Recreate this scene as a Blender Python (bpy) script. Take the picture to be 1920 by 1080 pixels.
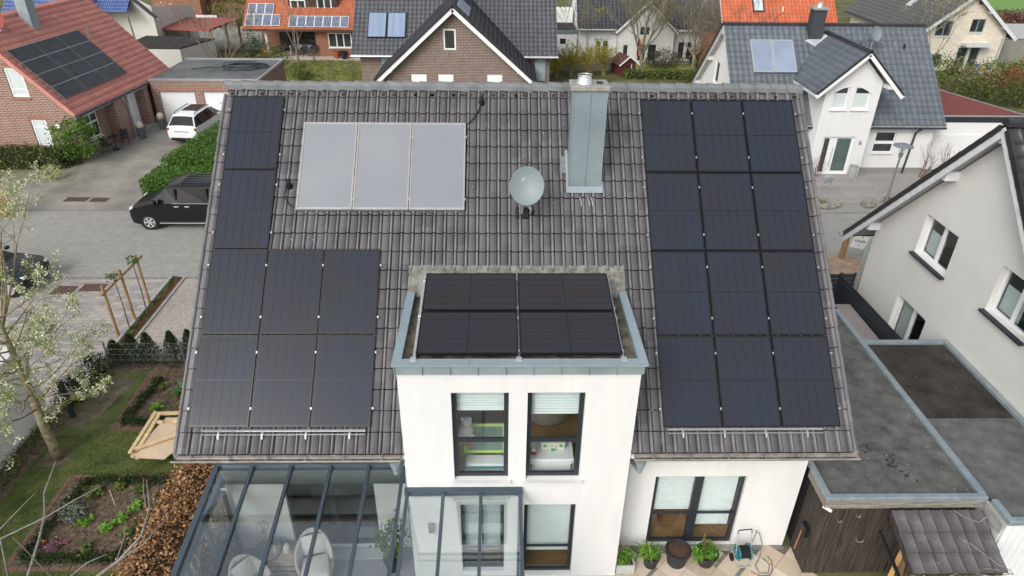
import bpy, math, random
import numpy as np
from mathutils import Vector, Matrix

R = math.radians
for _o in list(bpy.data.objects): bpy.data.objects.remove(_o, do_unlink=True)
SC = bpy.context.scene
COL = SC.collection
# ------------------------------------------------------------------ camera
cd = bpy.data.cameras.new('camera'); cam = bpy.data.objects.new('camera', cd); COL.objects.link(cam)
cd.sensor_width = 36.0; cd.lens = 1281.0/1920*36; cd.clip_start = 0.1; cd.clip_end = 3000
_p, _y, _r = R(30.548), R(1.3143), R(0.7016)
_f = Vector((math.sin(_y)*math.cos(_p), math.cos(_y)*math.cos(_p), -math.sin(_p)))
_x = Vector((math.cos(_y), -math.sin(_y), 0)); _u = _x.cross(_f)
_x2 = math.cos(_r)*_x+math.sin(_r)*_u; _u2 = -math.sin(_r)*_x+math.cos(_r)*_u
cam.matrix_world = Matrix(((_x2.x,_u2.x,-_f.x,-0.083),(_x2.y,_u2.y,-_f.y,-15.656),(_x2.z,_u2.z,-_f.z,12.942),(0,0,0,1)))
SC.camera = cam
# ------------------------------------------------------------------ sky and sun (overcast)
W = bpy.data.worlds.new('World'); SC.world = W; W.use_nodes = True
nt = W.node_tree; nt.nodes.clear()
sky = nt.nodes.new('ShaderNodeTexSky'); sky.sky_type = 'NISHITA'; sky.sun_disc = False
SUN_EL, SUN_AZ = R(38), R(212)      # azimuth measured from +Y towards +X
sky.sun_elevation = SUN_EL; sky.sun_rotation = SUN_AZ
sky.air_density = 1.0; sky.dust_density = 4.0; sky.ozone_density = 1.0
hs = nt.nodes.new('ShaderNodeHueSaturation'); hs.inputs['Saturation'].default_value = 0.30
bg = nt.nodes.new('ShaderNodeBackground'); bg.inputs['Strength'].default_value = 0.15
wo = nt.nodes.new('ShaderNodeOutputWorld')
nt.links.new(sky.outputs[0], hs.inputs['Color']); nt.links.new(hs.outputs[0], bg.inputs[0]); nt.links.new(bg.outputs[0], wo.inputs[0])
sl = bpy.data.lights.new('sun', 'SUN'); sl.energy = 0.5; sl.angle = R(20); sl.color = (1.0, 0.985, 0.96)
so = bpy.data.objects.new('sun', sl); COL.objects.link(so)
_d = Vector((math.sin(SUN_AZ)*math.cos(SUN_EL), math.cos(SUN_AZ)*math.cos(SUN_EL), math.sin(SUN_EL)))
so.rotation_euler = _d.to_track_quat('Z', 'Y').to_euler(); so.location = (0, 0, 40)
SC.view_settings.view_transform = 'Standard'; SC.view_settings.look = 'None'
SC.view_settings.gamma = 1.0; SC.view_settings.exposure = 0.53
SC.render.engine = 'CYCLES'
SC.cycles.max_bounces = 8; SC.cycles.transparent_max_bounces = 12

# ------------------------------------------------------------------ helpers
rnd = random.Random(7)
def lin(c):                                # sRGB 0..255 -> linear
    return tuple(((v/255)/12.92 if v/255 <= .04045 else ((v/255+.055)/1.055)**2.4) for v in c)
MATS = {}
def mat(name, base, rough=.8, var=.12, scale=3.0, bump=0.0, bscale=60.0, spec=.3, metal=0.0, c2=None, detail=4.0, coords='Position', mix=None, stretch=None, coat=0.0):
    """procedural principled: base colour broken up by noise, optional second colour, optional bump"""
    if name in MATS: return MATS[name]
    m = bpy.data.materials.new(name); m.use_nodes = True; n = m.node_tree; L = n.links
    b = n.nodes['Principled BSDF']
    b.inputs['Roughness'].default_value = rough; b.inputs['Specular IOR Level'].default_value = spec; b.inputs['Metallic'].default_value = metal
    if coat: b.inputs['Coat Weight'].default_value = coat
    if coords == 'Position': src = n.nodes.new('ShaderNodeNewGeometry').outputs['Position']
    else: src = n.nodes.new('ShaderNodeTexCoord').outputs[coords]
    if stretch:
        mp = n.nodes.new('ShaderNodeMapping'); mp.inputs['Scale'].default_value = stretch; L.new(src, mp.inputs[0]); src = mp.outputs[0]
    nz = n.nodes.new('ShaderNodeTexNoise'); nz.inputs['Scale'].default_value = scale; nz.inputs['Detail'].default_value = detail; nz.inputs['Roughness'].default_value = .62
    L.new(src, nz.inputs['Vector'])
    rp = n.nodes.new('ShaderNodeValToRGB')
    lo = tuple(max(0, v*(1-var)) for v in base); hi = tuple(min(1, v*(1+var)) for v in (c2 or base))
    rp.color_ramp.elements[0].position = .3; rp.color_ramp.elements[1].position = .7
    rp.color_ramp.elements[0].color = lo+(1,); rp.color_ramp.elements[1].color = hi+(1,)
    L.new(nz.outputs['Fac'], rp.inputs[0]); L.new(rp.outputs[0], b.inputs['Base Color'])
    if bump:
        n2 = n.nodes.new('ShaderNodeTexNoise'); n2.inputs['Scale'].default_value = bscale; n2.inputs['Detail'].default_value = 3
        L.new(src, n2.inputs['Vector'])
        bp = n.nodes.new('ShaderNodeBump'); bp.inputs['Strength'].default_value = bump; bp.inputs['Distance'].default_value = .02
        L.new(n2.outputs['Fac'], bp.inputs['Height']); L.new(bp.outputs[0], b.inputs['Normal'])
    MATS[name] = m
    return m
def leafmat(name, cols, rough=.7, trans=.25):
    """each leaf its own tone out of cols"""
    if name in MATS: return MATS[name]
    m = bpy.data.materials.new(name); m.use_nodes = True; n = m.node_tree; L = n.links
    b = n.nodes['Principled BSDF']; b.inputs['Roughness'].default_value = rough; b.inputs['Specular IOR Level'].default_value = .25
    g = n.nodes.new('ShaderNodeNewGeometry'); rp = n.nodes.new('ShaderNodeValToRGB')
    rp.color_ramp.interpolation = 'LINEAR'
    while len(rp.color_ramp.elements) < len(cols): rp.color_ramp.elements.new(.5)
    for i, c in enumerate(cols):
        rp.color_ramp.elements[i].position = i/max(1, len(cols)-1); rp.color_ramp.elements[i].color = tuple(c)+(1,)
    L.new(g.outputs['Random Per Island'], rp.inputs[0]); L.new(rp.outputs[0], b.inputs['Base Color'])
    if trans:
        tr = n.nodes.new('ShaderNodeBsdfTranslucent'); L.new(rp.outputs[0], tr.inputs['Color'])
        mx = n.nodes.new('ShaderNodeMixShader'); mx.inputs[0].default_value = trans
        L.new(b.outputs[0], mx.inputs[1]); L.new(tr.outputs[0], mx.inputs[2]); L.new(mx.outputs[0], n.nodes['Material Output'].inputs['Surface'])
    MATS[name] = m
    return m
def glassmat(name, tint=(.9, .95, .95), ior=1.5, rough=0.0, refl=(1, 1, 1), base=0.0):
    """thin pane: transparent with fresnel reflection"""
    if name in MATS: return MATS[name]
    m = bpy.data.materials.new(name); m.use_nodes = True; n = m.node_tree; L = n.links
    n.nodes.remove(n.nodes['Principled BSDF'])
    t = n.nodes.new('ShaderNodeBsdfTransparent'); t.inputs[0].default_value = tint+(1,)
    gl = n.nodes.new('ShaderNodeBsdfGlossy'); gl.inputs['Roughness'].default_value = rough; gl.inputs['Color'].default_value = refl+(1,)
    fr = n.nodes.new('ShaderNodeFresnel'); fr.inputs[0].default_value = ior
    fac = fr.outputs[0]
    if base:
        ad = n.nodes.new('ShaderNodeMath'); ad.operation = 'MULTIPLY_ADD'; ad.use_clamp = True; ad.inputs[1].default_value = 1.6; ad.inputs[2].default_value = base
        L.new(fac, ad.inputs[0]); fac = ad.outputs[0]
    gm = n.nodes.new('ShaderNodeNewGeometry'); iv = n.nodes.new('ShaderNodeMath'); iv.operation = 'SUBTRACT'; iv.inputs[0].default_value = 1.0; L.new(gm.outputs['Backfacing'], iv.inputs[1])
    mf = n.nodes.new('ShaderNodeMath'); mf.operation = 'MULTIPLY'; L.new(fac, mf.inputs[0]); L.new(iv.outputs[0], mf.inputs[1]); fac = mf.outputs[0]   # only the outer face of a pane mirrors
    mx = n.nodes.new('ShaderNodeMixShader'); L.new(fac, mx.inputs[0]); L.new(t.outputs[0], mx.inputs[1]); L.new(gl.outputs[0], mx.inputs[2])
    L.new(mx.outputs[0], n.nodes['Material Output'].inputs['Surface'])
    MATS[name] = m
    return m
def brickmat(name, c1, c2, mortar, bw=.25, bh=.083, msize=.012, rough=.85, bump=.6, var=.35, offset=.5):
    if name in MATS: return MATS[name]
    m = bpy.data.materials.new(name); m.use_nodes = True; n = m.node_tree; L = n.links
    b = n.nodes['Principled BSDF']; b.inputs['Roughness'].default_value = rough; b.inputs['Specular IOR Level'].default_value = .2
    uv = n.nodes.new('ShaderNodeUVMap'); uv.uv_map = 'UVMap'
    bt = n.nodes.new('ShaderNodeTexBrick'); bt.inputs['Scale'].default_value = 1.0
    bt.inputs['Brick Width'].default_value = bw; bt.inputs['Row Height'].default_value = bh; bt.inputs['Mortar Size'].default_value = msize
    bt.inputs['Mortar Smooth'].default_value = .2; bt.inputs['Bias'].default_value = 0; bt.offset = offset
    bt.inputs['Color1'].default_value = c1+(1,); bt.inputs['Color2'].default_value = c2+(1,); bt.inputs['Mortar'].default_value = mortar+(1,)
    L.new(uv.outputs[0], bt.inputs['Vector'])
    nz = n.nodes.new('ShaderNodeTexNoise'); nz.inputs['Scale'].default_value = 2.3; nz.inputs['Detail'].default_value = 6
    L.new(uv.outputs[0], nz.inputs['Vector'])
    mr = n.nodes.new('ShaderNodeMapRange'); mr.inputs[3].default_value = 1-var; mr.inputs[4].default_value = 1+var; L.new(nz.outputs['Fac'], mr.inputs[0])
    vm = n.nodes.new('ShaderNodeVectorMath'); vm.operation = 'MULTIPLY'
    L.new(bt.outputs['Color'], vm.inputs[0]); L.new(mr.outputs[0], vm.inputs[1]); L.new(vm.outputs[0], b.inputs['Base Color'])
    bp = n.nodes.new('ShaderNodeBump'); bp.inputs['Strength'].default_value = bump; bp.inputs['Distance'].default_value = .01; bp.invert = True
    L.new(bt.outputs['Fac'], bp.inputs['Height']); L.new(bp.outputs[0], b.inputs['Normal'])
    MATS[name] = m
    return m

class MB:
    """collects polygons; build() links them as one mesh object"""
    def __init__(s): s.v = []; s.f = []; s.m = []
    def poly(s, pts, mi=0):
        i = len(s.v); s.v += [tuple(p) for p in pts]; s.f.append(tuple(range(i, i+len(pts)))); s.m.append(mi); return s
    def raw(s, vs, fs, mi=0):
        i = len(s.v); s.v += [tuple(p) for p in vs]; s.f += [tuple(k+i for k in f) for f in fs]; s.m += [mi]*len(fs); return s
    def box(s, x0, x1, y0, y1, z0, z1, mi=0):
        vs = [(x0,y0,z0),(x1,y0,z0),(x1,y1,z0),(x0,y1,z0),(x0,y0,z1),(x1,y0,z1),(x1,y1,z1),(x0,y1,z1)]
        return s.raw(vs, [(0,3,2,1),(4,5,6,7),(0,1,5,4),(1,2,6,5),(2,3,7,6),(3,0,4,7)], mi)
    def bevbox(s, x0, x1, y0, y1, z0, z1, b=.02, mi=0):
        vs = []
        for z, k in ((z0, b), (z0+b, 0), (z1-b, 0), (z1, b)):
            for (x, y, sx, sy) in ((x0,y0,1,1),(x1,y0,-1,1),(x1,y1,-1,-1),(x0,y1,1,-1)):
                vs += [(x+sx*(k+b), y+sy*k, z), (x+sx*k, y+sy*(k+b), z)]
        # order ring of eight ccw
        o = [0, 2, 3, 5, 4, 6, 7, 1]
        o = [1, 0, 2, 3, 5, 4, 6, 7]
        fs = []
        for r_ in range(3):
            for k in range(8):
                a_, b_ = o[k]+8*r_, o[(k+1) % 8]+8*r_
                fs.append((a_, b_, b_+8, a_+8))
        fs.append(tuple(reversed(o))); fs.append(tuple(k+24 for k in o))
        return s.raw(vs, fs, mi)
    def beam(s, a, b, w, h, mi=0, up=(0, 0, 1)):
        a = Vector(a); b = Vector(b); d = (b-a).normalized(); u = Vector(up)
        sd = d.cross(u)
        if sd.length < 1e-4: sd = d.cross(Vector((1, 0, 0)))
        sd.normalize(); u = sd.cross(d).normalized()
        vs = []
        for p in (a, b):
            for sx, sz in ((-1,-1),(1,-1),(1,1),(-1,1)): vs.append(p+sd*sx*w/2+u*sz*h/2)
        return s.raw(vs, [(0,1,2,3),(7,6,5,4),(0,4,5,1),(1,5,6,2),(2,6,7,3),(3,7,4,0)], mi)
    def prism(s, poly, x0, x1, axis='x', mi=0):
        """poly 2-d in the other two axes"""
        n = len(poly); vs = []
        for x in (x0, x1):
            for (p, q) in poly:
                vs.append((x, p, q) if axis == 'x' else ((p, x, q) if axis == 'y' else (p, q, x)))
        fs = [tuple(range(n-1, -1, -1)), tuple(range(n, 2*n))]
        for i in range(n): j = (i+1) % n; fs.append((i, j, j+n, i+n))
        return s.raw(vs, fs, mi)
    def tube(s, pts, r, n=6, mi=0, caps=True):
        pts = [Vector(p) for p in pts]; k = len(pts)
        rs = r if isinstance(r, (list, tuple)) else [r]*k
        vs = []; fs = []; pv = None
        for i, p in enumerate(pts):
            d = (pts[min(i+1, k-1)]-pts[max(i-1, 0)])
            if d.length < 1e-6: d = Vector((0, 0, 1))
            d.normalize()
            if pv is None: a = d.orthogonal().normalized()
            else:
                a = pv-d*pv.dot(d)
                a = a.normalized() if a.length > 1e-5 else d.orthogonal().normalized()
            pv = a; b = d.cross(a)
            for j in range(n):
                t = 2*math.pi*j/n; vs.append(p+(a*math.cos(t)+b*math.sin(t))*rs[i])
        for i in range(k-1):
            for j in range(n): q = (j+1) % n; fs.append((i*n+j, i*n+q, (i+1)*n+q, (i+1)*n+j))
        if caps: fs.append(tuple(range(n-1, -1, -1))); fs.append(tuple((k-1)*n+j for j in range(n)))
        return s.raw(vs, fs, mi)
    def lathe(s, prof, n=16, c=(0, 0, 0), mi=0, close=True):
        vs = []; fs = []
        for (r_, z) in prof:
            for j in range(n): t = 2*math.pi*j/n; vs.append((c[0]+r_*math.cos(t), c[1]+r_*math.sin(t), c[2]+z))
        for i in range(len(prof)-1):
            for j in range(n): q = (j+1) % n; fs.append((i*n+j, i*n+q, (i+1)*n+q, (i+1)*n+j))
        if close: fs.append(tuple(range(n-1, -1, -1))); fs.append(tuple((len(prof)-1)*n+j for j in range(n)))
        return s.raw(vs, fs, mi)
    def xf(s, M, start=0):
        for i in range(start, len(s.v)): s.v[i] = tuple(M @ Vector(s.v[i]))
        return s
    def mesh(s, name, mats, smooth=False, uv=True):
        me = bpy.data.meshes.new(name); me.from_pydata([tuple(v) for v in s.v], [], s.f); 
        for m in (mats if isinstance(mats, (list, tuple)) else [mats]): me.materials.append(m)
        if any(s.m): me.polygons.foreach_set('material_index', s.m)
        if smooth: me.polygons.foreach_set('use_smooth', [True]*len(me.polygons))
        me.update()
        if uv: boxuv(me)
        return me
    def build(s, name, mats, parent=None, loc=(0, 0, 0), rot=(0, 0, 0), smooth=False):
        return link(name, s.mesh(name, mats, smooth), parent, loc, rot)
def boxuv(me):
    n = len(me.loops)
    if not n: return
    co = np.empty(len(me.vertices)*3); me.vertices.foreach_get('co', co); co = co.reshape(-1, 3)
    vi = np.empty(n, dtype=np.int32); me.loops.foreach_get('vertex_index', vi)
    nr = np.empty(len(me.polygons)*3); me.polygons.foreach_get('normal', nr); nr = nr.reshape(-1, 3)
    lt = np.empty(len(me.polygons), dtype=np.int32); me.polygons.foreach_get('loop_total', lt)
    ln = np.repeat(nr, lt, axis=0); c = co[vi]; a = np.abs(ln)
    uv = np.stack([c[:, 0], c[:, 2]], 1)
    t = a[:, 2] > .75; uv[t] = c[t][:, :2]
    sx = (~t) & (a[:, 0] > a[:, 1]); uv[sx] = np.stack([c[sx][:, 1], c[sx][:, 2]], 1)
    l = me.uv_layers.new(name='UVMap'); l.data.foreach_set('uv', uv.ravel())
def link(name, me, parent=None, loc=(0, 0, 0), rot=(0, 0, 0)):
    o = bpy.data.objects.new(name, me); COL.objects.link(o); o.location = loc; o.rotation_euler = rot
    if parent is not None: o.parent = parent
    return o
def tag(o, label, cat, group=None, kind=None):
    if label: o['label'] = label
    if cat: o['category'] = cat
    if group: o['group'] = group
    if kind: o['kind'] = kind
    return o
def thing(name, label, cat, loc=(0, 0, 0), rz=0, group=None, rot=None):
    o = bpy.data.objects.new(name, None); COL.objects.link(o); o.location = loc; o.rotation_euler = rot or (0, 0, rz); o.empty_display_size = .2
    return tag(o, label, cat, group)
def struct(o): o['kind'] = 'structure'; return o
def stuff(o): o['kind'] = 'stuff'; return o
def copy_tree(o, parent=None):
    c = o.copy(); COL.objects.link(c); c.parent = parent
    for ch in list(o.children): copy_tree(ch, c)
    return c
def npmesh(name, V, F, m, smooth=False):
    """V (n,3) float, F (k,3|4) int"""
    V = np.asarray(V, dtype=np.float32); F = np.asarray(F, dtype=np.int32)
    me = bpy.data.meshes.new(name); me.vertices.add(len(V)); me.vertices.foreach_set('co', V.ravel())
    k = F.shape[1]; me.loops.add(F.size); me.loops.foreach_set('vertex_index', F.ravel())
    me.polygons.add(len(F)); me.polygons.foreach_set('loop_start', np.arange(0, F.size, k, dtype=np.int32))
    me.update(calc_edges=True)
    if smooth: me.polygons.foreach_set('use_smooth', [True]*len(F))
    me.materials.append(m); return me
def leaves(name, pts, size, m, parent=None, seed=1, aspect=.6, up=.0, loc=(0, 0, 0), norm=None):
    """one small folded-free leaf quad (rhombus) at every point"""
    g = np.random.default_rng(seed); P = np.asarray(pts, dtype=float); n = len(P)
    d = g.normal(size=(n, 3)); d[:, 2] += up
    if norm is not None: d = d*.8+norm*1.0
    d /= np.linalg.norm(d, axis=1)[:, None]
    t = np.cross(d, g.normal(size=(n, 3))); t /= np.linalg.norm(t, axis=1)[:, None]; b = np.cross(d, t)
    s = (size*(.6+.8*g.random(n)))[:, None]
    V = np.stack([P-t*s*.5, P+b*s*aspect*.5, P+t*s*.5, P-b*s*aspect*.5], 1).reshape(-1, 3)
    F = np.arange(4*n).reshape(n, 4)
    return link(name, npmesh(name, V, F, m), parent, loc)
# ------------------------------------------------------------------ shared materials
WHITE = mat('white_render', (.715,.715,.70), .9, .04, 1.6, .25, 220, stretch=(2.2,2.2,.45), detail=7.0)
CREAM = mat('cream_render', (.655,.65,.615), .92, .04, .8, .3, 200)
WHITE2 = mat('white_paint', (.80,.80,.79), .6, .03, 2)
ANTH = mat('anthracite_frame', (.022,.027,.035), .4, .1, 6, spec=.5)
PVC = mat('white_pvc', (.78,.79,.80), .35, .03, 4, spec=.5)
ZINC = mat('zinc_sheet', (.27,.335,.36), .42, .10, 1.6, .04, 30, spec=.5, metal=.25, c2=(.31,.37,.39))
ZINC_L = mat('zinc_cap', (.25,.30,.33), .45, .18, 5, .03, 20, spec=.5, metal=.25)
GALV = mat('galvanised_steel', (.48,.49,.50), .38, .15, 9, spec=.5, metal=.6)
ALU = mat('aluminium', (.70,.71,.72), .32, .08, 9, spec=.5, metal=.7)
BLACKP = mat('black_plastic', (.012,.012,.013), .5, .2, 8)
CONC = mat('weathered_concrete', (.30,.29,.26), .95, .3, 9, .5, 60)
DARKROOM = mat('dim_interior', (.20,.18,.16), .9, .1, 2)
OAK = mat('oak_floor', (.30,.17,.075), .5, .25, 3, stretch=(1,12,1), c2=(.36,.21,.1))
BLIND = mat('pleated_blind', (.66,.71,.71), .8, .03, 3)
GLASS = glassmat('window_glass', (.96,.98,.98), 1.5, 0.0, (1,1,1), .02)
GLASS_R = glassmat('roof_glass', (.955,.98,.98), 1.5, 0.0, (.95,.98,1), .27)
DGLASS = mat('dark_window', (.02,.024,.026), .06, .5, .7, spec=.6, c2=(.045,.05,.05))
CURT = mat('net_curtain', (.58,.64,.63), .35, .08, 1.5, spec=.6)
RUBBER = mat('rubber', (.015,.015,.016), .75, .2, 9)
WOODNEW = mat('fresh_timber', (.60,.45,.25), .7, .14, 3, stretch=(2,2,14), c2=(.66,.50,.30))
WOODP = mat('larch_post', (.24,.145,.07), .8, .25, 4, stretch=(3,3,.6), c2=(.30,.19,.10))
WOODD = mat('dark_weathered_boards', (.030,.024,.019), .9, .45, 5, .4, 40, stretch=(7,7,.35), c2=(.060,.050,.041))
BARK = mat('bark', (.12,.10,.07), .95, .4, 12, .8, 40)
BARKL = mat('pale_bark', (.30,.28,.25), .9, .3, 12, .5, 50)

def tilemat(name, c, cw, rh, rough=.42, var=.22, c2=None, spec=.45, mottled=.16):
    """glazed roof tile: every tile its own tone (cell noise on the tile grid), weathering on top"""
    m = bpy.data.materials.new(name); m.use_nodes = True; n = m.node_tree; L = n.links
    b = n.nodes['Principled BSDF']; b.inputs['Specular IOR Level'].default_value = spec
    ps = n.nodes.new('ShaderNodeNewGeometry').outputs['Position']
    mp = n.nodes.new('ShaderNodeMapping'); mp.inputs['Scale'].default_value = (1/cw, 1/rh, 0.0001); mp.inputs['Location'].default_value = (.13, .37, 0); L.new(ps, mp.inputs[0])
    fl = n.nodes.new('ShaderNodeVectorMath'); fl.operation = 'FLOOR'; L.new(mp.outputs[0], fl.inputs[0])
    wn = n.nodes.new('ShaderNodeTexWhiteNoise'); wn.noise_dimensions = '2D'; L.new(fl.outputs[0], wn.inputs['Vector'])
    nz = n.nodes.new('ShaderNodeTexNoise'); nz.inputs['Scale'].default_value = .9; nz.inputs['Detail'].default_value = 5; L.new(ps, nz.inputs['Vector'])
    nf = n.nodes.new('ShaderNodeTexNoise'); nf.inputs['Scale'].default_value = 22; nf.inputs['Detail'].default_value = 4; L.new(ps, nf.inputs['Vector'])
    mx = n.nodes.new('ShaderNodeMix'); mx.data_type = 'RGBA'; mx.inputs['A'].default_value = c+(1,); mx.inputs['B'].default_value = (c2 or c)+(1,)
    L.new(nz.outputs['Fac'], mx.inputs['Factor'])
    m1 = n.nodes.new('ShaderNodeMapRange'); m1.inputs[3].default_value = 1-var; m1.inputs[4].default_value = 1+var; L.new(wn.outputs['Value'], m1.inputs[0])
    m2 = n.nodes.new('ShaderNodeMapRange'); m2.inputs[1].default_value = .3; m2.inputs[2].default_value = .7; m2.inputs[3].default_value = 1-mottled; m2.inputs[4].default_value = 1+mottled; L.new(nf.outputs['Fac'], m2.inputs[0])
    mu = n.nodes.new('ShaderNodeMath'); mu.operation = 'MULTIPLY'; L.new(m1.outputs[0], mu.inputs[0]); L.new(m2.outputs[0], mu.inputs[1])
    vm = n.nodes.new('ShaderNodeVectorMath'); vm.operation = 'SCALE'; L.new(mx.outputs['Result'], vm.inputs[0]); L.new(mu.outputs[0], vm.inputs['Scale'])
    L.new(vm.outputs[0], b.inputs['Base Color'])
    m3 = n.nodes.new('ShaderNodeMapRange'); m3.inputs[3].default_value = rough-.08; m3.inputs[4].default_value = rough+.2; L.new(nf.outputs['Fac'], m3.inputs[0]); L.new(m3.outputs[0], b.inputs['Roughness'])
    return m

# ------------------------------------------------------------------ building helpers (wall frame: x along, -y outward, z up)
def facade(mb, w, top, holes, z0=0.0, dep=.16, mi=0, x0=0.0):
    """wall sheet of width w from x0; top = list of (x,z) breakpoints; holes (x0,x1,z0,z1) get reveals"""
    def tz(x):
        for (xa, za), (xb, zb) in zip(top, top[1:]):
            if xa-1e-6 <= x <= xb+1e-6: return za+(zb-za)*((x-xa)/(xb-xa) if xb > xa else 0)
        return top[-1][1]
    xs = sorted({x0, x0+w} | {h[0] for h in holes} | {h[1] for h in holes} | {t[0] for t in top if x0 < t[0] < x0+w})
    for a, b in zip(xs, xs[1:]):
        if b-a < 1e-5: continue
        hs_ = sorted([h for h in holes if h[0] < (a+b)/2 < h[1]], key=lambda h: h[2]); z = z0
        for h in hs_:
            if h[2] > z+1e-5: mb.poly([(a,0,z),(b,0,z),(b,0,h[2]),(a,0,h[2])], mi)
            z = h[3]
        if tz(a)-z > 1e-4 or tz(b)-z > 1e-4: mb.poly([(a,0,z),(b,0,z),(b,0,tz(b)),(a,0,tz(a))], mi)
    for (a, b, c, d) in holes:
        mb.poly([(a,0,c),(a,dep,c),(a,dep,d),(a,0,d)], mi); mb.poly([(b,0,c),(b,0,d),(b,dep,d),(b,dep,c)], mi)
        mb.poly([(a,0,d),(a,dep,d),(b,dep,d),(b,0,d)], mi); mb.poly([(a,0,c),(b,0,c),(b,dep,c),(a,dep,c)], mi)
    return mb
def window(parent, loc, rz, x0, x1, z0, z1, fm, pm, fw=.07, dep=.1, v=(), h=(), sill=0.0, sillm=None, blind=None, blindm=None, bw=None, ft=.06, name='window', sillt=.035, panelabel=None, blindd=.05):
    w, hh = x1-x0, z1-z0; e = .004
    m = MB(); y0, y1 = dep, dep+ft; bw = bw or fw
    m.box(x0+e, x0+fw, y0, y1, z0+e, z1-e); m.box(x1-fw, x1-e, y0, y1, z0+e, z1-e)
    m.box(x0+fw, x1-fw, y0, y1, z0+e, z0+fw); m.box(x0+fw, x1-fw, y0, y1, z1-fw, z1-e)
    cx = [x0+fw]; cz = [z0+fw]
    for t in v:
        c = x0+w*t; m.box(c-bw/2, c+bw/2, y0+.002, y1-.002, z0+fw, z1-fw); cx += [c-bw/2, c+bw/2]
    for t in h:
        c = z0+hh*t
        m.box(x0+fw, x1-fw, y0+.004, y1-.004, c-bw/2, c+bw/2); cz += [c-bw/2, c+bw/2]
    cx.append(x1-fw); cz.append(z1-fw)
    o = m.build(name, fm, parent, loc, (0, 0, rz))
    for i in range(0, len(cx), 2):
        for j in range(0, len(cz), 2):
            p = MB().box(cx[i], cx[i+1], y0+.025, y0+.033, cz[j], cz[j+1]).build('pane', pm, o)
    if sill: MB().box(x0-.05, x1+.05, -sill, dep-.002, z0-sillt, z0-.003).build('sill', sillm or WHITE2, o)
    if blind is not None:
        zb = z1-hh*blind
        b = MB(); k = max(2, int((z1-fw-zb)/.06))
        for q in range(k):
            a_, b_ = zb+(z1-fw-zb)*q/k, zb+(z1-fw-zb)*(q+1)/k
            b.poly([(x0+fw,y1+blindd,a_),(x1-fw,y1+blindd,a_),(x1-fw,y1+blindd+.012,(a_+b_)/2),(x0+fw,y1+blindd+.012,(a_+b_)/2)])
            b.poly([(x0+fw,y1+blindd+.012,(a_+b_)/2),(x1-fw,y1+blindd+.012,(a_+b_)/2),(x1-fw,y1+blindd,b_),(x0+fw,y1+blindd,b_)])
        b.build('blind', blindm or BLIND, o)
    return o
def tile_shape(cw, rh, roll=.30, rz=.036, thick=.022, lap=.06, seg=4, curve=0.0, nose=.004, groove=0.0):
    """one pan-and-roll tile; x across, y from 0 (lower edge) up-slope to rh+lap, z off the slope"""
    prof = []
    flat = cw*(1-roll)
    if curve:
        n = 8
        for i in range(n+1): t = i/n; prof.append((cw*t, curve*math.sin(2*math.pi*t)+.004))
    else:
        gv = groove
        prof += [(0.0, .004), (.012, 0.0), (flat-.004-gv, 0.0)]+([(flat-.002-gv*.9, -gv*1.5), (flat-.002-gv*.1, -gv*1.5)] if gv else [])
        for i in range(seg+1): t = math.pi*i/seg; prof.append((flat+cw*roll*.5*(1-math.cos(t))*1.06, rz*math.sin(t)+.003))
    k = len(prof); V = []; F = []
    for (y, dz) in ((0.0, thick), (rh+lap, 0.0)):
        for (x, z) in prof: V.append((x, y, z+dz))
    for (x, z) in prof: V.append((x, -nose, z+thick-.020))
    for i in range(k-1): F.append((i, i+1, k+i+1, k+i))
    for i in range(k-1): F.append((2*k+i, 2*k+i+1, i+1, i))
    return V, F
JOINT_SHADE_DIRT = mat('joint_shade_dirt', (.009,.009,.010), .95, .4, 20)  # near-black: shadow lines of the tile joints painted as colour, with some dirt
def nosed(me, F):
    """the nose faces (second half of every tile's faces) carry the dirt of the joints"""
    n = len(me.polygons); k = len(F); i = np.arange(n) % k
    me.materials.append(JOINT_SHADE_DIRT); me.polygons.foreach_set('material_index', ((i >= k//2) | (i == 3)).astype(np.int32)); return me
def tiles_joined(name, V, F, places, m, parent, loc, rot, shade_joints=False):
    """many tiles as one mesh; places = [(x,y)] in slope coordinates"""
    V = np.array(V); k = len(V); P = np.array([(x, y, 0) for x, y in places])
    VV = (V[None]+P[:, None]).reshape(-1, 3)
    FF = (np.array(F)[None]+(np.arange(len(P))*k)[:, None, None]).reshape(-1, 4)
    return stuff(link(name, nosed(npmesh(name, VV, FF, m), F) if shade_joints else npmesh(name, VV, FF, m), parent, loc, rot))
# ------------------------------------------------------------------ the setting: ground, roads, paths
def sheet(name, pts, z, m, kind=True):
    o = MB().poly([(x, y, z) for x, y in pts]).build(name, m)
    if kind: struct(o)
    return o
def rect(name, xa, xb, ya, yb, z, m): return sheet(name, [(xa,ya),(xb,ya),(xb,yb),(xa,yb)], z, m)
GRASSF = mat('garden_ground', (.075,.095,.03), .95, .35, .35, .4, 30, c2=(.12,.115,.05))
LAWN = mat('mown_lawn', (.062,.098,.028), .95, .40, 1.4, .7, 60, c2=(.115,.130,.045), detail=8)
SOIL = mat('garden_soil', (.085,.060,.042), 1, .5, 9, .8, 45, c2=(.15,.115,.085), detail=8)
BARKM = mat('bark_mulch', (.095,.05,.028), 1, .5, 16, .9, 60, c2=(.14,.085,.05), detail=8)
rect('ground', -400, 400, -60, 700, 0, GRASSF)
PAVE = brickmat('paver_street', lin((144,143,137)), lin((156,155,149)), lin((124,122,116)), .21, .105, .008, .9, .35, .16)
rect('road', -70, 60, 7.0, 13.07, .012, PAVE)
GUT = mat('gutter_stone', (.20,.19,.17), .9, .25, 6)
struct(MB().box(-70, 60, 13.07, 13.16, 0, .022).build('kerb', GUT)); struct(MB().box(-70, 9, 6.92, 7.0, 0, .03).build('kerb', GUT))
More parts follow.
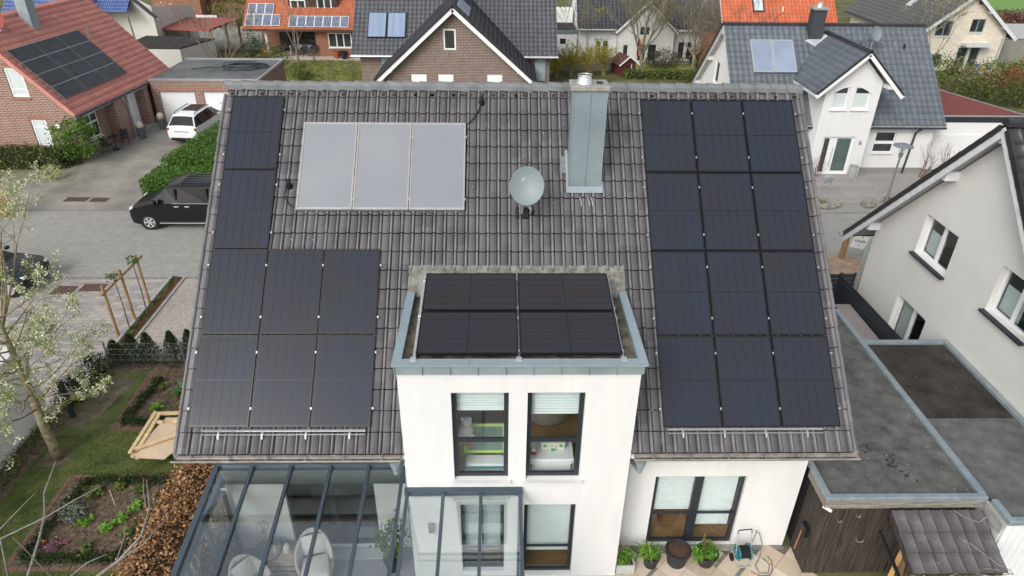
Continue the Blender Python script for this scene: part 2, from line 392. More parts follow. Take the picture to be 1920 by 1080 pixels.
DRIVE = mat('old_concrete_drive', lin((122,119,111)), .95, .16, .6, .3, 40, c2=lin((146,142,134)), detail=9)
sheet('driveway', [(-30,13.16),(-16.9,13.16),(-16.6,15.0),(-16.3,26.3),(-22,26.3),(-22.4,19.6),(-24,16.9),(-30,16.6)], .010, DRIVE)
rect('pavement', -16.9, 60, 13.16, 14.2, .010, PAVE)
MOSSV = mat('moss_verge', lin((126,122,106)), 1, .3, 2, .3, 40)
sheet('path', [(-24.6,16.2),(-21.2,16.6),(-22.2,19.6),(-25.2,17.4)], .016, MOSSV)
# slabbed forecourt on the left, real slabs
def slabs(name, xa, xb, ya, yb, sx, sy, m, z, gap=.006, seed=3, off=.5):
    g = random.Random(seed); b = MB(); y = ya; k = 0
    while y < yb-.01:
        x = xa-(sx*off if k % 2 else 0)
        while x < xb-.01:
            x0, x1 = max(x, xa)+gap, min(x+sx, xb)-gap
            if x1-x0 > .02:
                zz_ = z+g.uniform(0, .004); b.poly([(x0,y+gap,zz_),(x1,y+gap,zz_),(x1,min(y+sy,yb)-gap,zz_),(x0,min(y+sy,yb)-gap,zz_)], g.randrange(len(m)))
            x += sx
        y += sy; k += 1
    o = b.build(name, m); return o
rect('forecourt_bed', -22, -12.44, -.75, 6.92, .010, mat('joint_sand', (.20,.19,.17), 1))
stuff(tag(slabs('forecourt_slabs', -22, -12.44, -.75, 6.92, .40, .20, [mat('slab_a', lin((150,146,142)), .9, .12, 5), mat('slab_b', lin((161,152,143)), .9, .12, 5), mat('slab_c', lin((139,137,137)), .9, .12, 5), mat('slab_d', lin((166,159,152)), .9, .12, 5)], .014), 'grey and buff concrete paving slabs of the forecourt', 'paving'))
GRAV = mat('pale_gravel', lin((156,148,140)), 1, .14, 8, .6, 90, c2=lin((172,165,156)), detail=8)
rect('gravel_drive', -11.9, -5.95, 1.75, 6.92, .012, GRAV)
# drain covers set in the paving: four rust-brown inlets
INL = mat('rust_clinker', (.10,.060,.048), .85, .25, 10, .4, 30)
for (xa, xb, ya, yb, lab) in ((-16.35,-15.55,5.75,6.38,'rust brown paved inlet in forecourt beside the dark car wheel'), (-15.42,-14.55,5.98,6.52,'rust brown paved inlet in forecourt nearer the timber trellis'), (-20.4,-19.35,14.15,14.66,'rust brown paved inlet in driveway, further from the black van'), (-19.2,-18.4,14.12,14.6,'rust brown paved inlet in driveway, nearer the black van')):
    t = thing('paved_inlet', lab, 'drain cover', ((xa+xb)/2, (ya+yb)/2, .016), 0, 'brown inlets in the paving')
    n_ = 6; w_ = (xb-xa)/n_; hh = (yb-ya)/4
    for i in range(n_):
        for j in range(4): MB().box(-(xb-xa)/2+i*w_+.006, -(xb-xa)/2+(i+1)*w_-.006, -(yb-ya)/2+j*hh+.006, -(yb-ya)/2+(j+1)*hh-.006, .0, .007).build('clinker', INL, t)
# planting strip with kerb
struct(MB().box(-12.44, -12.34, 1.9, 7.0, 0, .14).build('kerb', mat('kerb_concrete', (.34,.34,.32), .9, .15, 5)))
struct(MB().box(-11.98, -11.90, 1.9, 7.0, 0, .06).build('kerb', MATS['kerb_concrete']))
rect('planting_strip', -12.34, -11.98, 1.9, 7.0, .03, BARKM)
# garden
rect('lawn', -12.75, -6.4, -12, 1.35, .008, LAWN)
BARE = mat('bare_earth', (.125,.10,.070), 1, .3, 3, .4, 40, c2=(.15,.125,.085))
def blobsheet(name, pts, z, m, seed, amp=.12):
    g = random.Random(seed); q = []
    for (a, b) in zip(pts, pts[1:]+pts[:1]):
        n_ = max(2, int(math.dist(a, b)/.09))
        for k in range(n_): t = k/n_; q.append((a[0]+(b[0]-a[0])*t+g.gauss(0, .016)+amp*.4*math.sin(6*t+seed)*math.sin(math.pi*t), a[1]+(b[1]-a[1])*t+g.gauss(0, .016)))
    return sheet(name, q, z, m)
blobsheet('bare_earth', [(-12.05,-1.3),(-11.45,-1.3),(-11.15,-.3),(-11.0,.75),(-11.6,1.2),(-12.0,.7)], .012, BARE, 4)
blobsheet('bare_earth', [(-11.9,-2.7),(-11.25,-2.75),(-11.2,-2.3),(-11.5,-2.1),(-11.9,-2.2)], .0115, BARE, 5, .08)
rect('soil_border', -12.72, -12.05, -4.2, -.6, .012, SOIL)
rect('soil_border', -12.3, -7.6, 1.2, 1.75, .013, SOIL)
EDGE = mat('brick_edging', lin((116,88,74)), .9, .25, 9)
def bed(xa, xb, ya, yb):
    rect('planting_bed', xa, xb, ya, yb, .020, SOIL)
    i = 0
    for (a, b, c, d) in ((xa-.1, xa, ya-.1, yb+.1), (xa, xb, ya-.1, ya), (xa, xb, yb, yb+.1)):
        L0 = max(b-a, d-c); n_ = int(L0/.22)
        for k in range(n_):
            z = .03+rnd.uniform(-.008, .008)
            if (b-a) > (d-c): struct(MB().box(a+k*L0/n_+.006, a+(k+1)*L0/n_-.006, c+.004, d-.004, 0, z).build('edging_brick', EDGE))
            else: struct(MB().box(a+.004, b-.004, c+k*L0/n_+.006, c+(k+1)*L0/n_-.006, 0, z).build('edging_brick', EDGE))
bed(-10.6, -8.0, -1.3, 1.05); bed(-10.75, -8.05, -5.75, -3.15)
# patio of beige slabs laid diagonally
rect('patio_base', 2.2, 6.7, -9.5, -5.3, .006, mat('patio_joint', (.13,.12,.10), 1, .3, 8))
pt = None
PT = [mat('patio_tile_%s' % k, c, .75, .10, 3, c2=c) for k, c in (('a', lin((196,180,160))), ('b', lin((206,192,174))), ('c', lin((186,170,150))))]
patio = struct(MB().box(2.3, 6.6, -9.4, -5.32, .0065, .009).build('patio', MATS['patio_joint']))
S_ = .46; k_ = S_*math.sqrt(2)/2
i = 0
for a in range(-12, 16):
    for b in range(-12, 16):
        cx, cy = 3.1+(a-b)*k_*1.0, -5.9+(a+b)*k_*1.0
        if 2.15 < cx < 6.75 and -8.4 < cy < -5.32:
            stripe = (a % 3 == 0)
            if a % 4 == 0 and False: continue
            mb_ = MB(); h_ = S_/2-.004
            mb_.box(-h_, h_, -h_ if not stripe else -h_+.075, h_, 0, .012); mb_.build('patio_slab', PT[(a*7+b*3) % 3], patio, (cx, cy, .009), (0, 0, R(45)))
            if stripe:
                for q in range(5): MB().box(-h_+q*h_*2/5+.004, -h_+(q+1)*h_*2/5-.004, -h_, -h_+.068, 0, .010).build('sett', GUT, patio, (cx, cy, .009), (0, 0, R(45)))
struct(MB().box(2.5, 6.4, -5.42, -5.3, .0, .018).build('paving_strip', GUT))
# right side: sand bed, gravel, forecourt of the white gabled house
sheet('sand_bed', [(11.2,6.6),(14.9,6.6),(14.4,8.9),(11.2,9.3)], .030, mat('dry_sand_bed', lin((150,126,106)), 1, .2, 4, .5, 60, c2=lin((160,140,120))))
rect('grey_gravel', 9.0, 14.5, .9, 6.6, .026, mat('grey_gravel', lin((112,110,108)), 1, .25, 14, .6, 80))
rect('forecourt', 12.6, 40, 14.2, 18.6, .015, mat('forecourt_paving', lin((150,146,141)), .9, .12, 2, .3, 40))
rect('terrace', -21, -11, 44.0, 48.5, .012, mat('terrace_paving', lin((186,172,158)), .9, .12, 2))
rect('garden_lawn', 10.0, 22, 39.3, 44, .012, mat('far_lawn', lin((128,137,74)), .95, .25, 1.5, c2=lin((150,150,84))))
rect('garden_lawn', -17.5, -10.3, 36, 43.8, .012, mat('mossy_lawn', lin((112,118,58)), .95, .3, 1.2, .5, 10, c2=lin((140,138,80))))
rect('side_street', -34, -18.5, 48, 62, .012, PAVE)
rect('field', 60, 300, 75, 260, .02, mat('spring_field', lin((104,138,72)), 1, .12, .05))
# ------------------------------------------------------------------ ground sheet comes first (structure)
# (the rest of the setting follows in its own section)
A = R(41.704); CA, SA, TA = math.cos(A), math.sin(A), math.tan(A)
ZR = 8.966                                        # apex of the tile plane
def roofz(y): return ZR-abs(y)*TA
X0, X1 = -6.22, 6.82                              # verge to verge
EY = -6.04                                        # eaves edge
TCW, TRH = .2263, .411
TILE = tilemat('glazed_umber_tile', (.104,.103,.111), TCW, TRH*CA, .36, .17, (.152,.143,.146), .5, .09)
house = thing('white_house', 'white rendered house with grey tiled roof carrying black solar panels', 'house', (0, 0, 0))
WY = -5.3                                         # front wall plane
# --- ground floor front wall, both sides of the dormer bay, with openings
m = MB()
facade(m, 3.95, [(2.45,3.95),(6.4,3.95)], [(3.25,5.2,.06,2.2)], 0, .14, x0=2.45)
m.build('wall', WHITE, house, (0, WY, 0))
m = MB()
facade(m, 4.03, [(-5.9,3.95),(-1.87,3.95)], [(-4.62,-2.72,.06,2.12)], 0, .14, x0=-5.9)
m.build('wall', WHITE, house, (0, WY, 0))
m = MB()                                          # gable ends and back
for xx_ in (-5.9, 6.4): m.poly([(xx_,WY,0),(xx_,WY,roofz(WY)-.2),(xx_,0,ZR-.2),(xx_,5.3,roofz(WY)-.2),(xx_,5.3,0)])
m.poly([(-5.9,5.3,0),(6.4,5.3,0),(6.4,5.3,4),(-5.9,5.3,4)])
m.build('wall', WHITE, house)
# --- roof: sarking plane on both slopes, then tiles
roof = MB()
for (xa, xb, s_, yl) in ((X0+.05,-1.86,-1,6.0), (2.43,X1-.05,-1,6.0), (-1.86,2.43,-1,3.72), (X0+.05,X1-.05,1,6.0)):   # open under the dormer
    roof.poly([(xa,0,ZR-.05),(xb,0,ZR-.05),(xb,s_*yl,roofz(yl)-.05),(xa,s_*yl,roofz(yl)-.05)])
    roof.poly([(xa,0,ZR-.2),(xb,0,ZR-.2),(xb,s_*yl,roofz(yl)-.2),(xa,s_*yl,roofz(yl)-.2)], 1)
roof = roof.build('roof', [mat('roof_underlay', (.010,.010,.010), .95), WHITE2], house)
# keep-out rectangles in (x, v) where v = distance down the slope from the ridge
SL = -EY/CA
V_, F_ = tile_shape(TCW*.940, TRH, .28, .044, .020, .05, 5, nose=.019, groove=.017)
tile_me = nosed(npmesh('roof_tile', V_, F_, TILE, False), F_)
nrow = 20
def hidden(x, v):                                  # tiles fully covered by something are left to the joined remainder
    if -1.75 < x < 2.25 and v > 4.3: return True
    if -5.95 < x+.0 < -5.0 and .55 < v < 7.2: return True
    if -5.95 < x < -2.75 and 4.2 < v < 7.2: return True
    if 3.15 < x < 6.3 and .55 < v < 7.2: return True
    if -4.3 < x < -1.1 and 1.1 < v < 2.7: return True
    return False
cand, rest, top = [], [], []
for rI in range(nrow):
    v1 = .266+TRH*rI                              # lower edge of this row
    for cI in range(57):
        x = X0+.075+cI*TCW
        if v1 > 4.45 and -1.95 < x+TCW/2 < 2.52: continue           # dormer stands here
        if v1 > SL+.12: continue
        (top if rI == 0 else rest if hidden(x, v1-.2) else cand).append((x, v1))
def dcam(x, v):
    return (x+.08)**2+(-v*CA+15.66)**2+(ZR-v*SA-12.94)**2
cand.sort(key=lambda t: dcam(*t))
for (x, v) in cand[:300]:
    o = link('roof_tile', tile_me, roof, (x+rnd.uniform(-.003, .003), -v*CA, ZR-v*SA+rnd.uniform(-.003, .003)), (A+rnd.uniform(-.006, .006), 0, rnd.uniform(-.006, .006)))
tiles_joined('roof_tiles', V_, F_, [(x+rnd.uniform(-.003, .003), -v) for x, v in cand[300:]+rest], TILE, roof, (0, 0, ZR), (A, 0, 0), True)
Vs, Fs = tile_shape(TCW*.950, .20, .27, .040, .018, .0, 5, nose=.016, groove=.016)      # cut tiles under the ridge
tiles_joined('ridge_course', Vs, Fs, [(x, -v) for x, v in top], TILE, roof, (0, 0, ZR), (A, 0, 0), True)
# verge tiles with hanging flange, each its own
vg = MB()
vg.poly([(0,0,.022),(.16,0,.022),(.16,TRH+.04,.0),(0,TRH+.04,.0)]); vg.poly([(0,0,.022),(0,TRH+.04,0),(0,TRH+.04,-.13),(0,0,-.11)])
for i in range(5):
    t0, t1 = math.pi*i/5, math.pi*(i+1)/5
    p = lambda t: (.035-.035*math.cos(t), .022+.036*math.sin(t))
    (xa, za), (xb, zb) = p(t0), p(t1)
    vg.poly([(xa,0,za),(xb,0,zb),(xb,TRH+.04,zb-.022),(xa,TRH+.04,za-.022)]); vg.poly([(xa,0,za-.03),(xb,0,zb-.03),(xb,0,zb),(xa,0,za)])
vgl = vg.mesh('verge_tile', TILE)
vg.xf(Matrix.Diagonal((-1, 1, 1, 1))); vgr = vg.mesh('verge_tile', TILE)
for rI in range(nrow):
    v = .266+TRH*rI
    if v > SL+.12 or rI == 0: continue
    for (x, me) in ((X0-.012, vgl), (X1+.012, vgr)):
        link('verge_tile', me, roof, (x, -v*CA, ZR-v*SA+.012), (A, 0, 0))
# ridge caps
rc = MB(); L_ = .362
prof = [(-.125,-.10),(-.115,.0),(-.07,.055),(0,.075),(.07,.055),(.115,.0),(.125,-.10)]
for (p, q) in zip(prof, prof[1:]):
    rc.poly([(0,p[0],p[1]),(0,q[0],q[1]),(L_+.02,q[0]*.86,q[1]-.034),(L_+.02,p[0]*.86,p[1]-.034)])
    rc.poly([(0,p[0],p[1]),(0,p[0]*.85,p[1]-.02),(0,q[0]*.85,q[1]-.02),(0,q[0],q[1])])
RIDGE = mat('ridge_tile_grey', (.175,.182,.19), .55, .25, 3, .2, 40)
rcm = rc.mesh('ridge_cap', RIDGE)
for i in range(36): link('ridge_cap', rcm, roof, (X0+.01+i*L_, 0, ZR+.075+rnd.uniform(-.006, .006)), (rnd.uniform(-.02, .02), rnd.uniform(-.012, .012), rnd.uniform(-.01, .01)))
mo = MB()
for i in range(70):
    x = rnd.uniform(X0+.1, X1-.1); w = rnd.uniform(.02, .07)
    mo.box(x, x+w, -.19, -.14, ZR-.155, ZR-.105+rnd.uniform(0, .02))
stuff(mo.build('ridge_moss', mat('dry_moss', (.045,.04,.022), 1, .5, 30), roof))
li = MB()
for i in range(230):                                  # lichen and bird specks
    x, v = rnd.uniform(X0+.2, X1-.2), rnd.uniform(.3, SL-.1)
    if hidden(x, v) or (v > 4.2 and -2.0 < x < 2.6): continue
    r_ = rnd.uniform(.004, .014); c_ = Vector((x, -v*CA, ZR-v*SA))+Vector((0, -SA, CA))*.026; a0 = rnd.uniform(0, 3)
    li.poly([c_+Vector((r_*math.cos(a0+t), r_*1.4*math.sin(a0+t)*CA, r_*1.4*math.sin(a0+t)*SA)) for t in (0, 1.3, 2.5, 3.8, 5.1)])
stuff(li.build('lichen_spots', mat('roof_lichen', (.40,.40,.34), 1, .3, 20), roof))
# --- gutters and downpipes
def gutter(xa, xb):
    g_ = MB(); cy, cz, r_ = EY-.045, 3.52, .07
    pr = [(cy+r_*math.cos(t), cz+r_*math.sin(t)) for t in [math.pi+math.pi*i/8 for i in range(9)]]
    pr[0] = (pr[0][0], cz+.012)
    for (p, q) in zip(pr, pr[1:]): g_.poly([(xa,p[0],p[1]),(xb,p[0],p[1]),(xb,q[0],q[1]),(xa,q[0],q[1])])
    g_.tube([(xa,cy-r_,cz+.012),(xb,cy-r_,cz+.012)], .011, 6)
    for xe in (xa, xb): g_.poly([(xe,)+p for p in pr])
    k = xa+.35
    while k < xb: g_.box(k-.012, k+.012, cy-r_-.006, cy+r_, cz+.02, cz+.026); k += .72
    g_.box(xa, xb, EY+.03, EY+.05, 3.46, 3.60)
    g_.build('gutter', mat('weathered_zinc_gutter', (.27,.25,.23), .55, .3, 4, spec=.4, metal=.3, c2=(.33,.31,.29)), house)
    dl = MB(); dl.box(xa+.03, xb-.03, cy-.045, cy+.045, cz-.052, cz-.042)
    stuff(dl.build('gutter_litter', mat('leaf_litter', (.07,.05,.03), 1, .6, 7, c2=(.16,.13,.10)), house))
gutter(X0-.03, -1.95); gutter(2.53, X1+.05)
for (x, xb) in ((-2.06, -1.98), (2.66, 2.58)):
    d = MB()
    d.lathe([(.05,-.05),(.055,.0),(.085,.10),(.105,.20)], 10, (x, EY-.045, 3.24))
    d.tube([(x,EY-.045,3.28),(x,EY-.03,3.14),(xb,WY-.16,2.92),(xb,WY-.09,2.78),(xb,WY-.09,.05)], .048, 10)
    for z in (2.55, 1.3): d.lathe([(.056,-.02),(.056,.02)], 10, (xb, WY-.09, z)); 
    d.build('downpipe', ZINC, house, smooth=False)
# --- dormer bay
DX0, DX1, DY = -1.874, 2.445, -6.064
m = MB()
HOLES = [(-.938,.105,2.93,5.10),(.445,1.495,2.93,5.10),(.437,1.48,.07,2.235),(-.85,.035,.20,2.24)]
facade(m, DX1-DX0, [(DX0,5.56),(DX1,5.56)], HOLES, 0, .13, x0=DX0)
m.poly([(DX0,0,0),(DX0,3.2,0),(DX0,3.2,5.56),(DX0,0,5.56)]); m.poly([(DX1,0,0),(DX1,3.2,0),(DX1,3.2,5.56),(DX1,0,5.56)])
m.build('dormer_wall', WHITE, house, (0, DY, 0))
w1 = window(house, (0,DY,0), 0, *HOLES[0], ANTH, GLASS, .085, .10, h=(.43,), sill=.09, sillm=mat('sill_stone', (.62,.62,.60), .6, .05), blind=.27)
w2 = window(house, (0,DY,0), 0, *HOLES[1], ANTH, GLASS, .085, .10, h=(.43,), sill=.09, sillm=MATS['sill_stone'], blind=.31)
window(house, (0,DY,0), 0, *HOLES[2], ANTH, GLASS, .075, .10, h=(.36,), bw=.025, blind=.75)
window(house, (0,DY,0), 0, *HOLES[3], ANTH, GLASS, .075, .10, v=(.5,), h=(.30,), bw=.03, blind=.78)
window(house, (0,WY,0), 0, 3.25,5.2,.06,2.2, ANTH, GLASS, .085, .08, v=(.5,), h=(.43,), bw=.03, blind=.56, name='patio_door')
MB().box(4.36, 5.10, .20, .21, .50, 1.02).build('roller_blind', BLIND, house, (0, WY, 0))
MB().box(4.225-.09, 4.225+.09, .072, .15, .10, 2.16).build('mullion', ANTH, house, (0, WY, 0))
MB().box(3.15, 5.3, -.16, .07, .02, .055).build('threshold', CONC, house, (0, WY, 0))
window(house, (0,WY,0), 0, -4.62,-2.72,.06,2.12, ANTH, GLASS, .085, .08, v=(.5,), bw=.12, name='terrace_door')
# rooms behind the glass
def room(xa, xb, ya, yb, za, zb, wm, fm_):
    r_ = MB(); r_.poly([(xa,ya,za),(xb,ya,za),(xb,yb,za),(xa,yb,za)], 1)
    r_.poly([(xa,yb,za),(xb,yb,za),(xb,yb,zb),(xa,yb,zb)]); r_.poly([(xa,ya,za),(xa,yb,za),(xa,yb,zb),(xa,ya,zb)]); r_.poly([(xb,ya,za),(xb,yb,za),(xb,yb,zb),(xb,ya,zb)])
    r_.poly([(xa,ya,zb),(xb,ya,zb),(xb,yb,zb),(xa,yb,zb)])
    r_.build('room', [wm, fm_], house)
room(DX0+.06, DX1-.06, DY+.135, -2.2, 2.72, 5.45, DARKROOM, OAK)
room(DX0+.06, 2.43, DY+.135, -1.5, .03, 2.5, DARKROOM, OAK)
room(2.47, 6.35, WY+.145, -1.5, .02, 2.5, DARKROOM, OAK)
room(-5.85, -1.95, WY+.145, -1.5, .02, 2.5, DARKROOM, mat('dark_tile_floor', (.05,.045,.042), .35, .2, 2))
# parapet: fascia panels, cap, deck
par = MB(); PZ0, PZ1 = 5.55, 5.80
deck = MB(); deck.box(DX0, DX1, DY+.02, -3.6, 5.56, 5.66)
deck.build('dormer_deck', mat('mossy_bitumen', (.10,.09,.06), .95, .5, 5, .6, 70, c2=(.17,.155,.12)), house)
cap = MB(); o_ = .045
cap.poly([(DX0-.06,DY-.11,PZ1+.01),(DX1+.08,DY-.11,PZ1+.01),(DX1-.08,DY+.06,PZ1),(DX0+.10,DY+.06,PZ1)])
cap.poly([(DX0-.06,DY-.11,PZ1+.01),(DX0+.10,DY+.06,PZ1),(DX0+.10,-3.70,PZ1),(DX0-.06,-3.70,PZ1+.01)])
cap.poly([(DX1+.08,DY-.11,PZ1+.01),(DX1+.08,-3.70,PZ1+.01),(DX1-.08,-3.70,PZ1),(DX1-.08,DY+.06,PZ1)])
for (p, q) in (((DX0-.06,DY-.11),(DX1+.08,DY-.11)), ((DX0-.06,-3.7),(DX0-.06,DY-.11)), ((DX1+.08,DY-.11),(DX1+.08,-3.7)), ((DX0+.10,DY+.06),(DX0+.10,-3.7)), ((DX1-.08,DY+.06),(DX1-.08,-3.7)), ((DX0+.10,DY+.06),(DX1-.08,DY+.06))):
    cap.poly([(p[0],p[1],PZ1+.008),(q[0],q[1],PZ1+.008),(q[0],q[1],PZ1-.045),(p[0],p[1],PZ1-.045)])
for xs in (DX0-.06, DX1+.03): cap.poly([(xs,-3.70,5.6),(xs+.05,-3.70,5.6),(xs+.05,-3.70,5.8),(xs,-3.70,5.8)])
cap = cap.build('parapet_cap', mat('pale_zinc_cap', (.30,.375,.41), .45, .08, 3, metal=.2), house)
for xb in (-.62, .96): MB().box(xb, xb+.02, DY-.112, DY+.06, PZ1+.003, PZ1+.016).build('cap_seam', MATS['pale_zinc_cap'], cap)
n_ = 9; step = (DX1-DX0+.04)/n_
for i in range(n_):
    xa = DX0-.02+i*step; f_ = MB(); f_.box(xa+.004, xa+step-.004, DY-.06, DY-.01, PZ0, PZ1-.02); f_.box(xa-.008, xa+.003, DY-.085, DY-.055, PZ0+.005, PZ1-.03)
    f_.build('fascia_panel', ZINC, house)
for (xa, sg) in ((DX0, -1), (DX1, 1)):
    f_ = MB(); f_.box(min(xa, xa+sg*.04), max(xa, xa+sg*.04), DY-.05, -3.3, PZ0, PZ1-.02); f_.build('fascia_panel', ZINC, house)
    i_ = MB(); i_.box(min(xa-sg*.02, xa-sg*.07), max(xa-sg*.02, xa-sg*.07), DY+.12, -3.7, 5.6, PZ1-.01); i_.build('parapet_upstand', ZINC, house)
    m = MB(); m.box(min(xa, xa-sg*.03), max(xa, xa-sg*.03), DY+.01, -2.6, 4.0, 5.6)
ap = MB()
def slopept(x, y, d): return (x, y-d*SA, roofz(y)+d*CA)
for (xa, xb) in ((DX0-.06, DX0+.34), (DX1-.32, DX1+.08)):
    ap.poly([slopept(xa,-3.72,.055), slopept(xb,-3.72,.055), slopept(xb,-3.2,.05), slopept(xa,-3.2,.05)])
ap.poly([slopept(DX0+.34,-3.72,.055), slopept(DX1-.32,-3.72,.055), slopept(DX1-.32,-3.2,.05), slopept(DX0+.34,-3.2,.05)])
ap.build('apron_flashing', mat('mossy_lead', (.13,.125,.10), .8, .4, 7, .4, 40, c2=(.20,.20,.18)), house)
# --- chimney
CY0, CY1 = -1.88, -1.40
ch = MB()
ch.box(1.415, 2.115, CY0, CY1, 6.9, 9.40)
ch = ch.build('chimney', mat('chimney_zinc', (.225,.280,.305), .45, .08, 1.1, .03, 20, spec=.5, metal=.2, c2=(.25,.30,.325)), house)
MB().box(1.76, 1.772, CY0-.022, CY0, 7.32, 9.395).build('standing_seam', ZINC, ch)
for xs in (1.415, 2.103): MB().box(xs-.002, xs+.014, CY0-.016, CY0, 7.3, 9.395).build('standing_seam', ZINC, ch)
MB().bevbox(1.37, 2.15, CY0-.05, CY1+.05, 9.40, 9.50, .012).build('chimney_cap', CONC, ch)
fl = MB(); fl.lathe([(.17,0),(.165,.02),(.13,.11),(.125,.13),(.11,.13),(.105,.06),(.0,.06)], 20, (1.66, -1.64, 9.50), close=False)
fl.lathe([(.145,.15),(.15,.155),(.145,.165)], 16, (1.66, -1.64, 9.50), close=False)
fl.build('flue_terminal', ALU, ch, smooth=True)
MB().box(1.90, 2.02, -1.72, -1.60, 9.50, 9.525).build('flue_cover', BLACKP, ch)
fs = MB(); d_ = .07
fs.poly([slopept(1.37,-1.97,d_), slopept(2.16,-1.97,d_), slopept(2.16,-1.86,d_+.01), slopept(1.37,-1.86,d_+.01)])
fs.poly([slopept(1.37,-1.95,d_), slopept(1.42,-1.95,d_), slopept(1.42,-1.2,d_), slopept(1.37,-1.2,d_)])
fs.poly([slopept(2.11,-1.95,d_), slopept(2.16,-1.95,d_), slopept(2.16,-1.2,d_), slopept(2.11,-1.2,d_)])
fs.box(1.415, 2.115, CY0-.012, CY0-.003, 7.26, 7.34)
fs.build('chimney_flashing', ZINC, ch)
MB().raw([slopept(1.24,-1.62,.06), slopept(1.37,-1.62,.06), slopept(1.37,-1.30,.06), slopept(1.27,-1.30,.06)], [(0,1,2,3)]).build('lead_patch', mat('old_lead', (.17,.175,.18), .7, .3, 9), ch)
# small roof hooks under the chimney
for x in (1.66, 1.83, 1.90):
    MB().tube([slopept(x,-2.05,.06), slopept(x+.02,-2.13,.09), slopept(x+.03,-2.2,.06)], .014, 6).build('roof_hook', GALV, roof)
# --- solar panels
def cellmat(name='solar_cell', ca=(.028,.029,.036), cb=(.024,.031,.048)):
    m = bpy.data.materials.new(name); m.use_nodes = True; n = m.node_tree; L = n.links; b = n.nodes['Principled BSDF']
    b.inputs['Roughness'].default_value = .16; b.inputs['Specular IOR Level'].default_value = .26
    tc = n.nodes.new('ShaderNodeTexCoord'); sp = n.nodes.new('ShaderNodeSeparateXYZ'); L.new(tc.outputs['Object'], sp.inputs[0])
    md = n.nodes.new('ShaderNodeMath'); md.operation = 'MODULO'; md.inputs[1].default_value = .0953; L.new(sp.outputs['Y'], md.inputs[0])
    lt = n.nodes.new('ShaderNodeMath'); lt.operation = 'LESS_THAN'; lt.inputs[1].default_value = .004; L.new(md.outputs[0], lt.inputs[0])
    oi = n.nodes.new('ShaderNodeObjectInfo'); gp = n.nodes.new('ShaderNodeNewGeometry'); nz = n.nodes.new('ShaderNodeTexNoise'); nz.inputs['Scale'].default_value = .9; nz.inputs['Detail'].default_value = 3; L.new(gp.outputs['Position'], nz.inputs['Vector'])
    ad = n.nodes.new('ShaderNodeMath'); ad.operation = 'MULTIPLY_ADD'; ad.inputs[1].default_value = .35; L.new(oi.outputs['Random'], ad.inputs[0]); L.new(nz.outputs['Fac'], ad.inputs[2])
    rp = n.nodes.new('ShaderNodeValToRGB'); e = rp.color_ramp.elements
    e[0].position = .40; e[0].color = ca+(1,); e[1].position = .95; e[1].color = cb+(1,)
    L.new(ad.outputs[0], rp.inputs[0])
    mx = n.nodes.new('ShaderNodeMix'); mx.data_type = 'RGBA'; mx.inputs['B'].default_value = (.022,.023,.028,1); L.new(lt.outputs[0], mx.inputs['Factor']); L.new(rp.outputs[0], mx.inputs['A']); 
    # pale dust and bird smudges
    n2 = n.nodes.new('ShaderNodeTexNoise'); n2.inputs['Scale'].default_value = 6; n2.inputs['Detail'].default_value = 8; n2.inputs['Roughness'].default_value = .8; L.new(gp.outputs['Position'], n2.inputs['Vector'])
    r2 = n.nodes.new('ShaderNodeMapRange'); r2.inputs[1].default_value = .66; r2.inputs[2].default_value = .9; r2.inputs[4].default_value = .18; L.new(n2.outputs['Fac'], r2.inputs[0])
    m2 = n.nodes.new('ShaderNodeMix'); m2.data_type = 'RGBA'; m2.inputs['B'].default_value = (.30,.31,.33,1); L.new(r2.outputs[0], m2.inputs['Factor']); L.new(mx.outputs['Result'], m2.inputs['A'])
    L.new(m2.outputs['Result'], b.inputs['Base Color'])
    r3 = n.nodes.new('ShaderNodeMapRange'); r3.inputs[3].default_value = .07; r3.inputs[4].default_value = .17; L.new(n2.outputs['Fac'], r3.inputs[0]); L.new(r3.outputs[0], b.inputs['Roughness'])
    return m
CELL = cellmat(); CELLW = cellmat('solar_cell_brownish', (.034,.029,.030), (.030,.031,.040)); PFRAME = mat('black_anodised', (.012,.012,.013), .35, .1, 8, spec=.5, metal=.3); BACKS = mat('black_backsheet', (.014,.015,.019), .2, .1, 5, spec=.5)
PW, PH = 1.134, 1.80
def panel_meshes(w, h, vertical=True, cell=None):
    f = MB(); t = .035; b = .016
    f.box(0,w,0,b,-t,.004); f.box(0,w,h-b,h,-t,.004); f.box(0,b,b,h-b,-t,.004); f.box(w-b,w,b,h-b,-t,.004)
    fm_ = f.mesh('frame', PFRAME)
    bm_ = MB().box(b,w-b,b,h-b,-.012,-.004).mesh('backsheet', BACKS)
    # thin bright edge of the frame, as the sky catches it
    cw = (w-2*b-.03)/6 if vertical else (w-2*b-.036)/2
    ch_ = (h-2*b-.030)/2 if vertical else (h-2*b-.03)/6
    cm_ = MB().box(.0035, cw-.0035, .0045, ch_-.0045, -.004, .0).mesh('cell_string', cell or CELL)
    offs = [(b+.015+i*cw, b+.012+j*(ch_+.006)) for i in range(6) for j in range(2)] if vertical else [(b+.012+i*(cw+.012), b+.015+j*ch_) for i in range(2) for j in range(6)]
    return fm_, bm_, cm_, offs
clampm = MB().box(-.013,.013,-.022,.022,-.05,.010).box(-.02,.02,-.014,.014,-.06,-.03).mesh('clamp', GALV)
PV = panel_meshes(PW, PH); PL = panel_meshes(1.80, 1.134, False, CELLW)
NUM = ['first', 'second', 'third', 'fourth']
def solar(pm, loc, rot, label, group, clamps=()):
    t = thing('photovoltaic_module', label, 'solar module', loc, 0, group, rot)
    link('frame', pm[0], t); link('backsheet', pm[1], t)
    for (x, y) in pm[3]: link('cell_string', pm[2], t, (x, y, .0015))
    for (x, y) in clamps: link('clamp', clampm, t, (x, y, 0))
    return t
def onslope(x, v, d=.10): return (x, -v*CA-d*SA, ZR-v*SA+d*CA)
